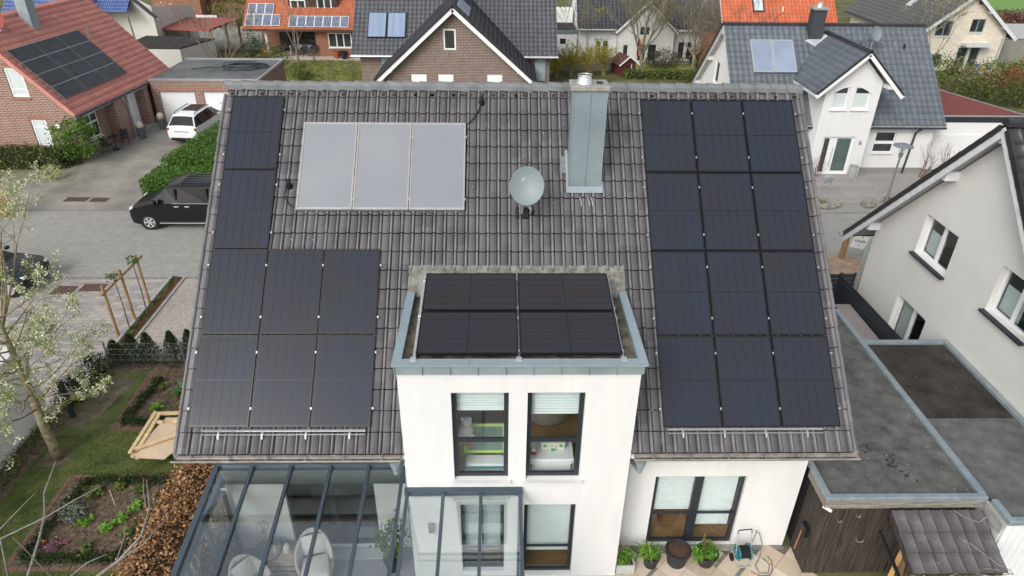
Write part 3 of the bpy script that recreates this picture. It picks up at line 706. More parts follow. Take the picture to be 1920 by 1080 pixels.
CWp, RHp = 1.154, 1.8208
for j in range(4):
    for i in range(3):
        x = 3.097+i*CWp; v = .342+(j+1)*RHp-.02
        cl = [(-.035,.35),(-.035,1.45)] if i == 0 else [(-.01,.35),(-.01,1.45)]
        if i == 2: cl += [(PW+.035,.35),(PW+.035,1.45)]
        solar(PV, onslope(x, v), (A, 0, 0), 'black solar panel in the right array, %s row from ridge, %s column' % (NUM[j], NUM[i]), 'panels of the right roof array', cl)
    for i in range(3):
        if j < 2 and i > 0: continue
        x = -5.9825+i*CWp; v = .3125+(j+1)*RHp-.02
        cl = [(-.035,.35),(-.035,1.45)] if i == 0 else [(-.01,.35),(-.01,1.45)]
        if i == 2 or j < 2: cl += [(PW+.035,.35),(PW+.035,1.45)]
        lab = ('black solar panel standing alone beside the grey collectors, %s below the ridge' % NUM[j]) if j < 2 else 'black solar panel, %s row of the lower left block of six, %s from the left' % (('upper', 'lower')[j-2], NUM[i])
        solar(PV, onslope(x, v), (A, 0, 0), lab, 'panels of the left roof array', cl)
# dormer panels, tilted 8.3 degrees on a rack
TL = R(8.3); ct, st = math.cos(TL), math.sin(TL)
for j in range(2):
    for i in range(2):
        y = -5.93+j*1.175*ct; z = 5.86+j*1.175*st
        solar(PL, (-1.53+i*1.83, y, z), (TL, 0, 0), 'glossy dark solar panel lying on the flat dormer roof, %s %s' % (('front', 'rear')[j], ('left', 'right')[i]), 'panels on the dormer roof', [(-.02,.08),(-.02,.95)]+([(1.82,.08),(1.82,.95)] if i else []))
rk = thing('panel_rack', 'silver aluminium rack under the dormer panels, front end blocks showing at the gutter edge', 'rack', (.29, -5.0, 5.66))
for x in (-1.86, -.015, 1.83):
    r_ = MB(); r_.beam((x,-1.0,.06),(x,1.45,.06+2.45*st), .05, .05); r_.beam((x,-.98,.03),(x,1.1,.03), .06, .05)
    for (y) in (-.97, .22, 1.3): r_.box(x-.03, x+.03, y-.03, y+.03, .0, .1+(y+1)*st)
    r_.build('rail', ALU, rk)
    MB().box(x-.05, x+.05, -1.06, -.96, .05, .16).build('end_block', ALU, rk)
# --- thermal collectors
COLL = mat('collector_glass', (.20,.225,.255), .28, .03, .35, spec=.5, c2=(.235,.245,.26))
CFR = mat('collector_frame', (.33,.32,.31), .5, .1, 4, spec=.4, metal=.3)
for i, nm in enumerate(('left', 'middle', 'right')):
    cw, chh = 1.172, 2.09
    t = thing('solar_thermal_collector', 'pale grey flat thermal collector with milky glass, %s one of three' % nm, 'collector', onslope(-4.35+i*1.186, .98+chh, .10), 0, 'flat collectors above the left array', (A, 0, 0))
    f = MB(); b = .035
    f.box(0,cw,0,b,-.07,.03); f.box(0,cw,chh-b,chh,-.07,.03); f.box(0,b,b,chh-b,-.07,.03); f.box(cw-b,cw,b,chh-b,-.07,.03)
    f.build('frame', CFR, t); MB().box(b,cw-b,b,chh-b,-.05,.02).build('absorber_glass', COLL, t)
    g_ = MB(); e = .012
    g_.box(b,cw-b,b,b+e,.02,.026); g_.box(b,cw-b,chh-b-e,chh-b,.02,.026); g_.build('gasket', GALV, t)
    for y in (.25, 1.75): link('clamp', clampm, t, (cw+.01, y, .01))
# pipe passages with hose
def hosepipe(px, vv, pts, label):
    t = thing('pipe_passage', label, 'roof vent', onslope(px, vv, .0))
    s_ = MB(); s_.lathe([(.075,0),(.07,.06),(.05,.10),(.05,.17),(.04,.175),(.0,.175)], 12, close=False); s_.build('vent_body', BLACKP, t, rot=(A*.4, 0, 0), smooth=True)
    MB().tube(pts, .016, 6).build('hose', BLACKP, t)
hosepipe(-.47, .42, [(0,0,.12),(-.01,-.1,.04),(-.06,-.22,-.09),(-.15,-.34,-.2),(-.26,-.42,-.30),(-.36,-.46,-.34)], 'black pipe passage with hose up at right of the collectors')
hosepipe(-4.56, 2.5, [(0,0,.12),(-.05,-.08,.05),(-.06,-.2,-.1),(.0,-.32,-.22),(.12,-.38,-.28),(.25,-.4,-.30)], 'black pipe passage with hose low at left of the collectors')
# --- satellite dish
sd = thing('satellite_dish', 'light grey oval satellite dish standing on the roof left of the chimney', 'satellite dish', onslope(.42, 3.13, .02))
d = MB(); n_ = 28; rings = 7; vs = []; fs_ = []
for k in range(rings+1):
    r_ = k/rings
    for j in range(n_):
        t = 2*math.pi*j/n_; vs.append((.345*r_*math.cos(t), .385*r_*math.sin(t), .085*r_*r_))
for k in range(rings):
    for j in range(n_): q = (j+1) % n_; fs_.append((k*n_+j, k*n_+q, (k+1)*n_+q, (k+1)*n_+j))
d.raw(vs, fs_)
for j in range(n_):                                   # rim
    q = (j+1) % n_; a_, b_ = Vector(vs[rings*n_+j]), Vector(vs[rings*n_+q]); d.poly([a_, b_, b_*1.03+Vector((0,0,-.012)), a_*1.03+Vector((0,0,-.012))])
M_ = Matrix.Translation((.08, -.28, .76)) @ Matrix.Rotation(R(-6), 4, 'Z') @ Matrix.Rotation(R(66), 4, 'X')
d.xf(M_); d.build('reflector', mat('dish_grey', (.19,.23,.24), .45, .05, 3, spec=.4), sd, smooth=True)
p = MB(); p.tube([(0,.03,-.02),(0,-.02,.12),(0,-.1,.34),(.02,-.14,.66)], .026, 10); p.build('mast', GALV, sd)
p = MB(); p.box(-.13,.13,-.09,.16,-.03,.03); p.xf(Matrix.Rotation(A, 4, 'X')); p.build('mast_foot', BLACKP, sd)
p = MB(); p.tube([(.07,-.2,.42),(.1,-.38,.36),(.19,-.66,.36)], .014, 6); p.tube([(.02,-.2,.5),(.19,-.64,.37)], .009, 5); p.build('feed_arm', ALU, sd)
p = MB(); p.tube([(.19,-.62,.30),(.19,-.70,.42)], .035, 10); p.tube([(.19,-.6,.40),(.18,-.55,.44)], .03, 10); p.build('receiver_head', BLACKP, sd)
# --- snow rails under the arrays
for (xa, xb, lab) in ((-5.7, -2.62, 'galvanised snow guard rail below the left block of panels'), (3.17, 6.18, 'galvanised snow guard rail below the right block of panels')):
    t = thing('snow_guard', lab, 'snow guard', onslope(xa, 7.72, .0))
    r_ = MB(); r_.beam((0,-.02,.13),(xb-xa,-.02,.13), .03, .03); r_.build('upper_rail', ALU, t)
    r_ = MB(); r_.beam((0,-.06,.07),(xb-xa,-.06,.07), .02, .012); r_.build('lower_rail', ALU, t)
    for k in range(4):
        x = .3+k*(xb-xa-.6)/3
        b_ = MB(); b_.beam((x,.10,.10),(x,-.12,.0), .03, .012); b_.beam((x,-.05,.02),(x,-.03,.14), .03, .014); b_.beam((x,-.11,.0),(x,-.07,.07), .03, .014); b_.build('bracket', GALV, t)
# ------------------------------------------------------------------ vegetation helpers
def clumped(n, rad, seed, k=26, hollow=.55, tight=.22, flat=.0):
    """points in an ellipsoid, gathered in clumps near the surface, uneven outline"""
    g = np.random.default_rng(seed); rad = np.array(rad)
    c = g.normal(size=(k, 3)); c /= np.linalg.norm(c, axis=1)[:, None]; c *= (hollow+(1-hollow)*g.random(k)**.6)[:, None]; c *= (.82+.3*g.random(k))[:, None]
    idx = g.integers(0, k, n); P = c[idx]+g.normal(size=(n, 3))*tight*(.6+.8*g.random(k))[idx][:, None]
    P *= rad; P[:, 2] += rad[2]
    P[:, 2] = np.where(P[:, 2] < .02, np.abs(P[:, 2])*.3+.02, P[:, 2])
    return P
def segs_mesh(name, segs, m, parent=None, loc=(0, 0, 0), n=4):
    """tapered twigs from (p0,p1,r0,r1) rows, all one mesh"""
    S = np.array([list(a)+list(b)+[c, d] for a, b, c, d in segs], dtype=float); p0, p1, r0, r1 = S[:, :3], S[:, 3:6], S[:, 6], S[:, 7]
    d = p1-p0; d /= (np.linalg.norm(d, axis=1)[:, None]+1e-9)
    ref = np.where(np.abs(d[:, 2:3]) < .9, np.array([[0, 0, 1.]]), np.array([[1., 0, 0]])); a = np.cross(d, ref); a /= (np.linalg.norm(a, axis=1)[:, None]+1e-9); b = np.cross(d, a)
    V = []
    for p, r_ in ((p0, r0), (p1, r1)):
        for j in range(n):
            t = 2*math.pi*j/n; V.append(p+(a*math.cos(t)+b*math.sin(t))*r_[:, None])
    V = np.stack(V, 1); k = len(S); base = (np.arange(k)*2*n)[:, None, None]
    F = np.array([(j, (j+1) % n, n+(j+1) % n, n+j) for j in range(n)])[None]+base
    return link(name, npmesh(name, V.reshape(-1, 3), F.reshape(-1, 4), m, True), parent, loc)
def grow(g, p, d, L, r, depth, segs, tips, kids=3, spread=.7, up=.15, shrink=.68, wob=.22, taper=.6, minr=.004):
    p = Vector(p); d = Vector(d).normalized(); k = 3; pts = [p.copy()]
    for i in range(k):
        d = (d+Vector((g.gauss(0, wob), g.gauss(0, wob), g.gauss(0, wob*.7)+up*.35))).normalized()
        q = p+d*(L/k); ra = r*(1-(1-taper)*i/k); rb = r*(1-(1-taper)*(i+1)/k)
        segs.append((p, q, max(ra, minr), max(rb, minr))); p = q; pts.append(p.copy())
        if depth > 0 and i > 0:
            for _ in range(kids-1 if i == 1 else kids):
                ax = Vector((g.gauss(0, 1), g.gauss(0, 1), g.gauss(0, .5)+up)); nd = (d*(1-spread)+ax.normalized()*spread).normalized()
                grow(g, p, nd, L*shrink*g.uniform(.7, 1.15), rb*.62, depth-1, segs, tips, kids, spread, up, shrink, wob, taper, minr)
    if depth <= 1:
        for q in pts[1:]: tips.append(tuple(q))
def bush(name, label, cat, loc, rad, m, n, size, seed, group=None, stemm=None, k=26, tight=.22, hollow=.55, aspect=.6):
    t = thing(name, label, cat, loc, 0, group)
    leaves('foliage', clumped(n, rad, seed, k, hollow, tight), size, m, t, seed, aspect)
    g = random.Random(seed); segs = []
    for i in range(9):
        a = g.uniform(0, 6.28); e = Vector((rad[0]*.75*math.cos(a), rad[1]*.75*math.sin(a), rad[2]*g.uniform(1.0, 1.7)))
        segs.append((Vector((0, 0, 0)), e*.5+Vector((0, 0, .05)), .02, .014)); segs.append((e*.5+Vector((0, 0, .05)), e, .014, .005))
    segs_mesh('stem', segs, stemm or BARK, t)
    return t
def twigbush(name, label, cat, loc, h, r, seed, m, tipm=None, tipsize=.05, ntip=1.0, stems=14, depth=2, group=None, lean=(0, 0), kids=2):
    t = thing(name, label, cat, loc, 0, group); g = random.Random(seed); segs = []; tips = []
    for i in range(stems):
        a = g.uniform(0, 6.28); s_ = g.uniform(.1, .9)*r/h
        grow(g, (g.uniform(-.1, .1), g.uniform(-.1, .1), 0), (math.cos(a)*s_+lean[0], math.sin(a)*s_+lean[1], 1), h*g.uniform(.5, .75), .022, depth, segs, tips, kids, .45, .25, .62, .12)
    segs_mesh('stem', segs, m, t, n=3)
    if tipm:
        k = [q for q in tips for _ in range(max(1, int(ntip))) if g.random() < (ntip if ntip < 1 else 1)]
        P = np.array(k)+np.random.default_rng(seed).normal(size=(len(k), 3))*.06
        leaves('foliage', P, tipsize, tipm, t, seed)
    return t
def hedge(name, label, poly, h, m, n, size, seed, group=None, core=None, rough=.06, cat='hedge'):
    """clipped hedge over a convex footprint polygon: leaf skin on a dark core"""
    t = thing(name, label, cat, (sum(p[0] for p in poly)/len(poly), sum(p[1] for p in poly)/len(poly), 0), 0, group)
    cx, cy = t.location.x, t.location.y; pl = [(x-cx, y-cy) for x, y in poly]
    sh = [(x*.93, y*.93) for x, y in pl]
    b = MB(); b.prism(sh, 0, h-.10, 'z'); b.build('branch_core', core or mat('hedge_core', (.018,.02,.008), 1, .4, 9), t)
    g = np.random.default_rng(seed); faces = []
    A_ = []
    tri = [(pl[0], pl[i], pl[i+1]) for i in range(1, len(pl)-1)]
    for T in tri: A_.append((abs((T[1][0]-T[0][0])*(T[2][1]-T[0][1])-(T[2][0]-T[0][0])*(T[1][1]-T[0][1]))/2, 't', T))
    for p, q in zip(pl, pl[1:]+pl[:1]): A_.append((math.hypot(p[0]-q[0], p[1]-q[1])*h, 's', (p, q)))
    tot = sum(a[0] for a in A_); P = []; N = []
    for ar, kd, d in A_:
        k = max(1, int(n*ar/tot)); u = g.random((k, 2))
        if kd == 't':
            f = u.sum(1) > 1; u[f] = 1-u[f]; T = np.array(d); pp = T[0]+u[:, :1]*(T[1]-T[0])+u[:, 1:]*(T[2]-T[0])
            P.append(np.c_[pp, np.full(k, h)]); N.append(np.tile([0, 0, 1.], (k, 1)))
        else:
            p, q = np.array(d[0]), np.array(d[1]); pp = p+u[:, :1]*(q-p); e = (q-p)/np.linalg.norm(q-p)
            P.append(np.c_[pp, u[:, 1]*h]); N.append(np.tile([e[1], -e[0], .25], (k, 1)))
    P = np.concatenate(P); N = np.concatenate(N)
    low = .5*np.sin(P[:, 0]*3.1+P[:, 2]*2)+.5*np.sin(P[:, 1]*2.7+1)
    P += N*(g.normal(size=(len(P), 1))*rough+low[:, None]*rough*.9); P[:, 2] = np.maximum(P[:, 2], .02)
    leaves('foliage', P, size, m, t, seed, .6, norm=N)
    return t
# ------------------------------------------------------------------ glass conservatory on the left
CF = mat('blue_grey_aluminium', (.060,.085,.108), .4, .08, 4, spec=.5, metal=.2)
def cz(y): return 2.62+.13*(y+5.25)
con = thing('conservatory', 'blue grey framed glass conservatory with sloping roof along the left wall', 'conservatory', (-3.9, -7.0, 0))
def cb(): return MB()
def cbuild(m, name, mt, parent=None):
    m.xf(Matrix.Translation((3.9, 7.0, 0))); return m.build(name, mt, parent or con)
BX = [-5.84, -5.107, -4.32, -3.514, -2.74, -2.03]; YE = -8.9
for i, x in enumerate(BX):
    w = .10 if i == 0 else .062
    cbuild(cb().beam((x, -5.33, cz(-5.33)+.03), (x, YE, cz(YE)+.03), w, .075), 'glazing_bar', CF)
for a_, b_ in zip(BX, BX[1:]):
    p = cb(); e = .03; z0, z1 = cz(-5.36), cz(YE)
    p.raw([(a_+e,-5.36,z0),(b_-e,-5.36,z0),(b_-e,YE,z1),(a_+e,YE,z1),(a_+e,-5.36,z0+.01),(b_-e,-5.36,z0+.01),(b_-e,YE,z1+.01),(a_+e,YE,z1+.01)], [(0,3,2,1),(4,5,6,7),(0,1,5,4),(1,2,6,5),(2,3,7,6),(3,0,4,7)])
    cbuild(p, 'roof_pane', GLASS_R)
cbuild(cb().box(-5.9, -1.98, -5.40, -5.305, 2.52, 2.70), 'wall_plate', CF)
cbuild(cb().box(-5.9, -1.98, -5.38, -5.303, 2.12, 2.42), 'shutter_box', mat('dark_green_grey', (.055,.075,.075), .5, .1, 4))
cbuild(cb().box(-5.9, -1.98, YE-.05, YE+.05, 2.0, 2.2), 'eaves_beam', CF)
for z in (.05, 2.05): cbuild(cb().box(-5.89, -5.80, YE, -5.33, z, z+.09), 'side_rail', CF)
cbuild(cb().box(-5.885, -5.80, YE, -5.33, 2.24, 2.30).raw([(-5.84,-5.33,2.3),(-5.84,YE,2.14),(-5.84,YE,2.0),(-5.84,-5.33,2.1)], [(0,1,2,3)]), 'side_rail', CF)
for y in (-5.4, -6.35, -7.3, -8.25): cbuild(cb().box(-5.88, -5.81, y-.04, y+.04, .1, 2.25), 'side_post', CF)
for ya, yb in ((-6.31,-5.44), (-7.26,-6.39), (-8.21,-7.34)): cbuild(cb().box(-5.85, -5.84, ya, yb, .14, 2.05), 'side_pane', GLASS)
for x in (-5.84, -4.6, -3.3, -2.03): cbuild(cb().box(x-.035, x+.035, YE-.03, YE+.03, 0, 2.0), 'front_post', CF)
for xa, xb in ((-5.8,-4.64), (-4.56,-3.34), (-3.26,-2.07)): cbuild(cb().box(xa, xb, YE-.005, YE+.005, .08, 2.0), 'front_pane', GLASS)
cbuild(cb().box(-5.9, -1.9, YE-.05, -5.31, .012, .04), 'floor', mat('grey_floor_tile', (.26,.265,.275), .45, .1, 3, spec=.4))
cbuild(cb().box(-4.7, -2.65, -5.62, -5.33, .042, .062), 'door_track', mat('steel_track', (.6,.6,.6), .3, .1, 5, metal=.5))
cbuild(cb().box(-5.78, -5.66, -5.62, -5.58, 2.19, 2.23), 'label_plate', PVC)
# glass canopy in front of the bay
can = thing('glass_canopy', 'small blue grey glass canopy against the white bay under its windows', 'canopy', (-.75, -7.4, 0))
def kz(y): return 2.645+.13*(y+6.064)
KX = [-1.863, -1.161, -.425, .345]
for i, x in enumerate(KX):
    m = cb().beam((x, -6.1, kz(-6.1)+.03), (x, -8.9, kz(-8.9)+.03), .062, .075); m.xf(Matrix.Translation((.75, 7.4, 0))); m.build('glazing_bar', CF, can)
for a_, b_ in zip(KX, KX[1:]):
    p = cb(); e = .03; z0, z1 = kz(-6.12), kz(-8.9)
    p.raw([(a_+e,-6.12,z0),(b_-e,-6.12,z0),(b_-e,-8.9,z1),(a_+e,-8.9,z1),(a_+e,-6.12,z0+.01),(b_-e,-6.12,z0+.01),(b_-e,-8.9,z1+.01),(a_+e,-8.9,z1+.01)], [(0,3,2,1),(4,5,6,7),(0,1,5,4),(1,2,6,5),(2,3,7,6),(3,0,4,7)])
    p.xf(Matrix.Translation((.75, 7.4, 0))); p.build('roof_pane', GLASS_R, can)
for m, nm in ((cb().box(-1.92,.385,-6.16,-6.068,2.60,2.74), 'wall_plate'), (cb().box(-1.92,.385,-8.95,-8.85,2.2,2.33), 'eaves_beam'), (cb().box(.31,.38,-6.13,-6.07,.02,2.6), 'side_post'), (cb().box(.31,.38,-7.5,-7.43,.02,2.45), 'side_post'), (cb().box(.31,.38,-8.93,-8.86,.02,2.25), 'side_post')):
    m.xf(Matrix.Translation((.75, 7.4, 0))); m.build(nm, CF, can)
for ya, yb in ((-7.43,-6.13), (-8.86,-7.5)):
    m = cb().box(.34,.35,ya,yb,.06,2.25); m.xf(Matrix.Translation((.75, 7.4, 0))); m.build('side_pane', GLASS, can)
m = cb().box(-1.9,.45,-8.95,-6.07,.012,.04); m.xf(Matrix.Translation((.75, 7.4, 0))); m.build('floor', MATS['grey_floor_tile'], can)
# wall lamp under the canopy
wl = thing('wall_lamp', 'dark grey box shaped wall lamp on the white bay under the canopy', 'wall lamp', (-1.45, DY, 1.62))
MB().bevbox(-.06,.06,-.09,-.002,-.12,.12,.015).build('lamp_housing', mat('lamp_grey', (.14,.13,.12), .5), wl); MB().box(-.05,.05,-.085,-.01,-.16,-.122).build('lamp_glass', CURT, wl)
# ---- furniture in the conservatory
WICK = mat('pale_wicker', (.48,.44,.39), .85, .2, 40, .6, 60, c2=(.56,.52,.47)); CUSH = mat('cream_cushion', (.66,.63,.58), .9, .05, 4, .2, 60)
def armchair(loc, rz, label):
    t = thing('armchair', label, 'armchair', loc, rz, 'wicker armchairs in the conservatory')
    # curved tub: back and arms one shell, lofted
    n_ = 20; shell = MB(); vs = []; fs_ = []
    for k in range(n_+1):
        a = R(-105)+R(210)*k/n_; c_, s_ = math.sin(a), math.cos(a)
        h = .56+.44*max(0, math.cos(a*.8))**1.3
        for (rr, z) in ((.34,.04),(.37,.25),(.40,h-.04),(.385,h),(.34,h-.02),(.32,.4),(.31,.25)):
            lean = .10*(z/.9)*max(0, s_); vs.append((c_*rr, s_*rr+lean-.02, z))
    for k in range(n_):
        for q in range(6): fs_.append((k*7+q, (k+1)*7+q, (k+1)*7+q+1, k*7+q+1))
    for k in (0, n_): fs_.append(tuple(k*7+q for q in range(7)))
    shell.raw(vs, fs_); shell.build('wicker_shell', WICK, t, smooth=True)
    MB().bevbox(-.31,.31,-.36,.26,.05,.32,.03).build('seat_base', WICK, t)
    MB().bevbox(-.29,.29,-.37,.22,.325,.45,.05).build('seat_cushion', CUSH, t, smooth=True)
    b = MB().bevbox(-.25,.25,-.06,.07,0,.50,.05); b.xf(Matrix.Translation((0,.24,.44)) @ Matrix.Rotation(R(-14), 4, 'X')); b.build('back_cushion', CUSH, t, smooth=True)
    for sx in (-1, 1):
        for sy in (-1, 1): MB().lathe([(.022,0),(.028,.05)], 8, (sx*.26, sy*.26-.04, 0)).build('leg', WICK, t)
armchair((-3.98, -6.05, .045), R(14), 'cream wicker armchair further right under the glass roof, facing the camera')
armchair((-5.10, -6.62, .045), R(52), 'cream wicker armchair further left, turned sideways beside the round dark pot')
t = thing('round_pot', 'large round dark grey tub between armchair and white wall', 'tub', (-5.05, -5.78, .045))
MB().lathe([(.22,0),(.27,.2),(.29,.46),(.31,.5),(.28,.5),(.26,.42),(0,.40)], 24, close=False).build('tub_body', mat('slate_tub', (.10,.12,.13), .7), t, smooth=True)
t = thing('crate_table', 'pale wooden crate table with lantern between the two wicker armchairs', 'table', (-4.72, -5.85, .045))
for z in (.05, .2, .35): 
    for s_ in (-1, 1):
        MB().box(-.3,.3,s_*.2-.01,s_*.2+.01,z,z+.1).build('slat', mat('limed_wood', (.42,.34,.26), .8, .2, 6), t); MB().box(s_*.3-.01,s_*.3+.01,-.19,.19,z,z+.1).build('slat', MATS['limed_wood'], t)
MB().box(-.32,.32,-.22,.22,.46,.49).build('table_top', MATS['limed_wood'], t)
t = thing('lantern', 'white candle lantern standing on the pale crate table', 'lantern', (-4.62, -5.80, .536))
MB().lathe([(.07,0),(.075,.02),(.075,.15),(.05,.19),(.015,.2)], 12).build('lantern_body', CUSH, t); MB().tube([(.04,0,.19),(.03,0,.26),(-.03,0,.26),(-.04,0,.19)], .006, 5).build('handle', GALV, t)
t = thing('glass_bottle', 'small pale green bottle on the crate table beside the lantern', 'bottle', (-4.86, -5.84, .536))
MB().lathe([(.04,0),(.045,.02),(.045,.12),(.015,.17),(.015,.22)], 12).build('bottle_body', mat('pale_green_glass', (.45,.62,.55), .2), t, smooth=True)
t = thing('wire_floor_lamp', 'wire ball ornament stand in front of the white wall', 'ornament', (-5.15, -5.55, .045))
for k, (zz_, r_) in enumerate(((.45,.11),(.72,.09),(.98,.13))):
    b = MB()
    for q in range(4):
        a = math.pi*q/4; b.tube([(r_*math.cos(s)*math.cos(a), r_*math.cos(s)*math.sin(a), zz_+r_*math.sin(s)) for s in [2*math.pi*i/14 for i in range(15)]], .005, 4, caps=False)
    b.build('wire_ball', mat('rusty_wire', (.30,.26,.20), .7), t)
MB().tube([(0,0,0),(0,0,1.0)], .008, 6).build('rod', MATS['rusty_wire'], t); MB().lathe([(.14,0),(.14,.02),(.02,.03)], 14).build('base', MATS['rusty_wire'], t)
# ---- toys behind the bay windows
TW = mat('white_lacquer', (.78,.80,.80), .4, .03, 3)
t = thing('drawer_cabinet', 'white drawer cabinet behind the upper right window of the bay', 'cabinet', (.97, -5.42, 2.72))
MB().bevbox(-.46,.46,-.28,.28,0,.38,.015).build('carcass', TW, t); MB().box(-.42,.42,-.30,-.284,.05,.34).build('drawer_front', TW, t)
for s_ in (-1, 1): MB().box(s_*.40-.012, s_*.40+.012, -.32, -.301, .10, .28).build('handle', ANTH, t)
t = thing('toy_house', 'cream and green toy house standing on the white drawer cabinet', 'toy house', (1.02, -5.36, 3.102))
GRN = mat('toy_green', (.10,.34,.20), .5); CRM = mat('toy_cream', (.74,.72,.58), .5)
MB().box(-.24,.24,-.05,.05,0,.16).build('wall', CRM, t); MB().box(-.25,.25,-.06,.06,.161,.18).build('roof', CRM, t); MB().box(-.06,.06,-.10,-.051,0,.11).build('porch', CRM, t); MB().box(-.04,.04,-.108,-.101,0,.07).build('door', GRN, t)
for s_ in (-1, 1): MB().box(s_*.16-.035, s_*.16+.035, -.058, -.051, .06, .12).build('window', GRN, t)
t = thing('toy_bus', 'red and white toy bus on the cabinet beside the toy house', 'toy', (.62, -5.5, 3.102))
RED = mat('toy_red', (.30,.03,.03), .4)
MB().bevbox(-.05,.05,-.10,.10,.025,.10,.012).build('body', RED, t); MB().bevbox(-.048,.048,-.09,.09,.10,.15,.012).build('roof', TW, t)
for sx in (-1, 1):
    for sy in (-1, 1): MB().tube([(sx*.04, sy*.06, .025),(sx*.055, sy*.06, .025)], .024, 10).build('wheel', RUBBER, t)
t = thing('toy_board', 'lime green framed play board behind the upper left window', 'toy', (-.36, -5.5, 2.62))
LG = mat('lime_frame', (.40,.58,.14), .5); 
f = MB(); f.box(-.42,.42,-.03,.03,.38,.44); f.box(-.42,.42,-.03,.03,.94,1.0); f.box(-.42,-.36,-.03,.03,.44,.94); f.box(.36,.42,-.03,.03,.44,.94); f.xf(Matrix.Rotation(R(-22), 4, 'X')); f.build('frame', LG, t)
f = MB().box(-.36,.36,-.01,.01,.44,.94); f.xf(Matrix.Rotation(R(-22), 4, 'X')); f.build('board', mat('board_grey_green', (.13,.20,.17), .5, .3, 4), t)
MB().bevbox(-.40,.42,-.16,.16,.0,.30,.04).build('storage_box', TW, t); MB().box(-.40,.42,-.165,-.161,.20,.27).build('stripe', mat('toy_teal', (.06,.34,.42), .4), t); MB().box(-.10,.14,-.168,-.162,.08,.13).build('grip', MATS['toy_teal'], t)
t = thing('plush_toy', 'white plush animal sitting high behind the upper left window', 'toy', (-.74, -5.28, 3.36))
PL_ = mat('white_plush', (.72,.70,.67), 1, .06, 30, .5, 80)
m = MB()
for (x, y, z, r_) in ((0,0,.16,.16),(.02,-.03,.38,.11),(-.06,-.04,.47,.04),(.09,-.04,.47,.04),(.12,-.12,.08,.07),(-.12,-.12,.08,.07)):
    m.lathe([(r_*math.sin(math.pi*i/8)+.001, -r_*math.cos(math.pi*i/8)) for i in range(9)], 12, (x, y, z), close=False)
m.build('plush_body', PL_, t, smooth=True); MB().box(-.14,.16,-.05,.2,-.63,0).build('stand', OAK, t)
t = thing('bean_bag', 'grey beige bean bag behind the upper right window', 'bean bag', (1.0, -3.9, 2.73))
MB().lathe([(.45,0),(.55,.15),(.5,.45),(.3,.75),(.1,.85)], 20).build('bag', mat('bag_cloth', (.30,.27,.24), .95), t, smooth=True)
# ---- garages on the right
WF = mat('weathered_fascia', (.17,.15,.125), .9, .35, 6, stretch=(.6,6,6), c2=(.26,.235,.20))
BIT = mat('grey_bitumen', (.093,.097,.090), .95, .26, 2.8, .5, 110, spec=.15, c2=(.132,.136,.128), detail=9)
BITB = mat('brown_bitumen', (.034,.031,.028), .85, .30, 2.0, .35, 110, spec=.15, c2=(.050,.046,.042), detail=8)
BITG = mat('slate_chip_bitumen', (.115,.122,.118), .95, .22, 3, .6, 160, spec=.15, c2=(.140,.146,.142))
gar = thing('garage', 'flat roofed timber clad garage with grey bitumen roof beside the white house', 'garage', (8.1, -2.6, 0))
def gb(m, nm, mt, par=None): m.xf(Matrix.Translation((-8.1, 2.6, 0))); return m.build(nm, mt, par or gar)
GX0, GX1, GY0, GY1, GZ = 6.47, 9.72, -6.2, .95, 2.5
dk = gb(MB().box(GX0+.06, GX1-.06, GY0+.06, GY1-.06, 2.36, 2.43), 'roof_deck', BIT)
y = GY0+.1; k = 0                                       # bitumen strips lap over each other
while y < GY1-.2:
    y2 = min(y+1.0, GY1-.08); s_ = MB(); s_.poly([(GX0+.1,y,2.437+.004*(k % 2)+.002),(GX1-.09,y,2.437+.004*(k % 2)+.002),(GX1-.09,y2+.03,2.434+.004*(k % 2)),(GX0+.1,y2+.03,2.434+.004*(k % 2))])
    gb(s_, 'bitumen_strip', BIT, dk); y = y2; k += 1
for (a, b, c, d) in ((GX0, GX1, GY0, GY0+.13), (GX0, GX0+.11, GY0+.13, GY1), (GX1-.13, GX1+.02, GY0+.13, GY1), (GX0, GX1, GY1-.1, GY1)): gb(MB().bevbox(a, b, c, d, 2.40, GZ+.01, .012), 'edge_trim', ZINC_L)
gb(MB().box(GX0, GX1, GY0+.02, GY0+.05, 2.22, 2.395), 'fascia_board', WF); gb(MB().box(GX0, GX1, GY0+.07, GY0+.10, 2.14, 2.26), 'fascia_board', WF)
gb(MB().box(GX0+.015, GX0+.04, GY0+.05, WY, 2.2, 2.395), 'fascia_board', WF)
gb(MB().box(GX0+.16, GX1-.02, GY0+.22, GY1-.1, 0, 2.35), 'wall_core', mat('dark_core', (.02,.018,.015), 1))
x = GX0+.1; k = 0
while x < GX1-.1:                                       # front boards
    w = .135+rnd.uniform(-.008, .008); yo = rnd.uniform(0, .012)
    gb(MB().box(x, min(x+w-.008, GX1-.02), GY0+.15+yo, GY0+.175+yo, .03, 2.2), 'board', WOODD); x += w
y = GY0+.16
while y < WY-.05:                                       # side boards towards the patio
    w = .15; xo = rnd.uniform(0, .01); gb(MB().box(GX0+.09+xo, GX0+.115+xo, y, min(y+w-.008, WY-.01), .03, 2.2), 'board', WOODD); y += w
for (xa, za, ln) in ((7.45, 1.15, .1), (7.25, 1.9, .04), (6.9, 1.75, .03)):
    m = MB(); m.tube([(xa,GY0+.14,za),(xa,GY0+.05,za),(xa+ln,GY0+.05,za),(xa+ln,GY0+.05,za+.06)], .010, 6); gb(m, 'hook', GALV)
gb(MB().tube([(GX0+.02,GY0+.10,2.18),(GX0+.14,GY0-.03,2.17)], .035, 10), 'spout', PVC)
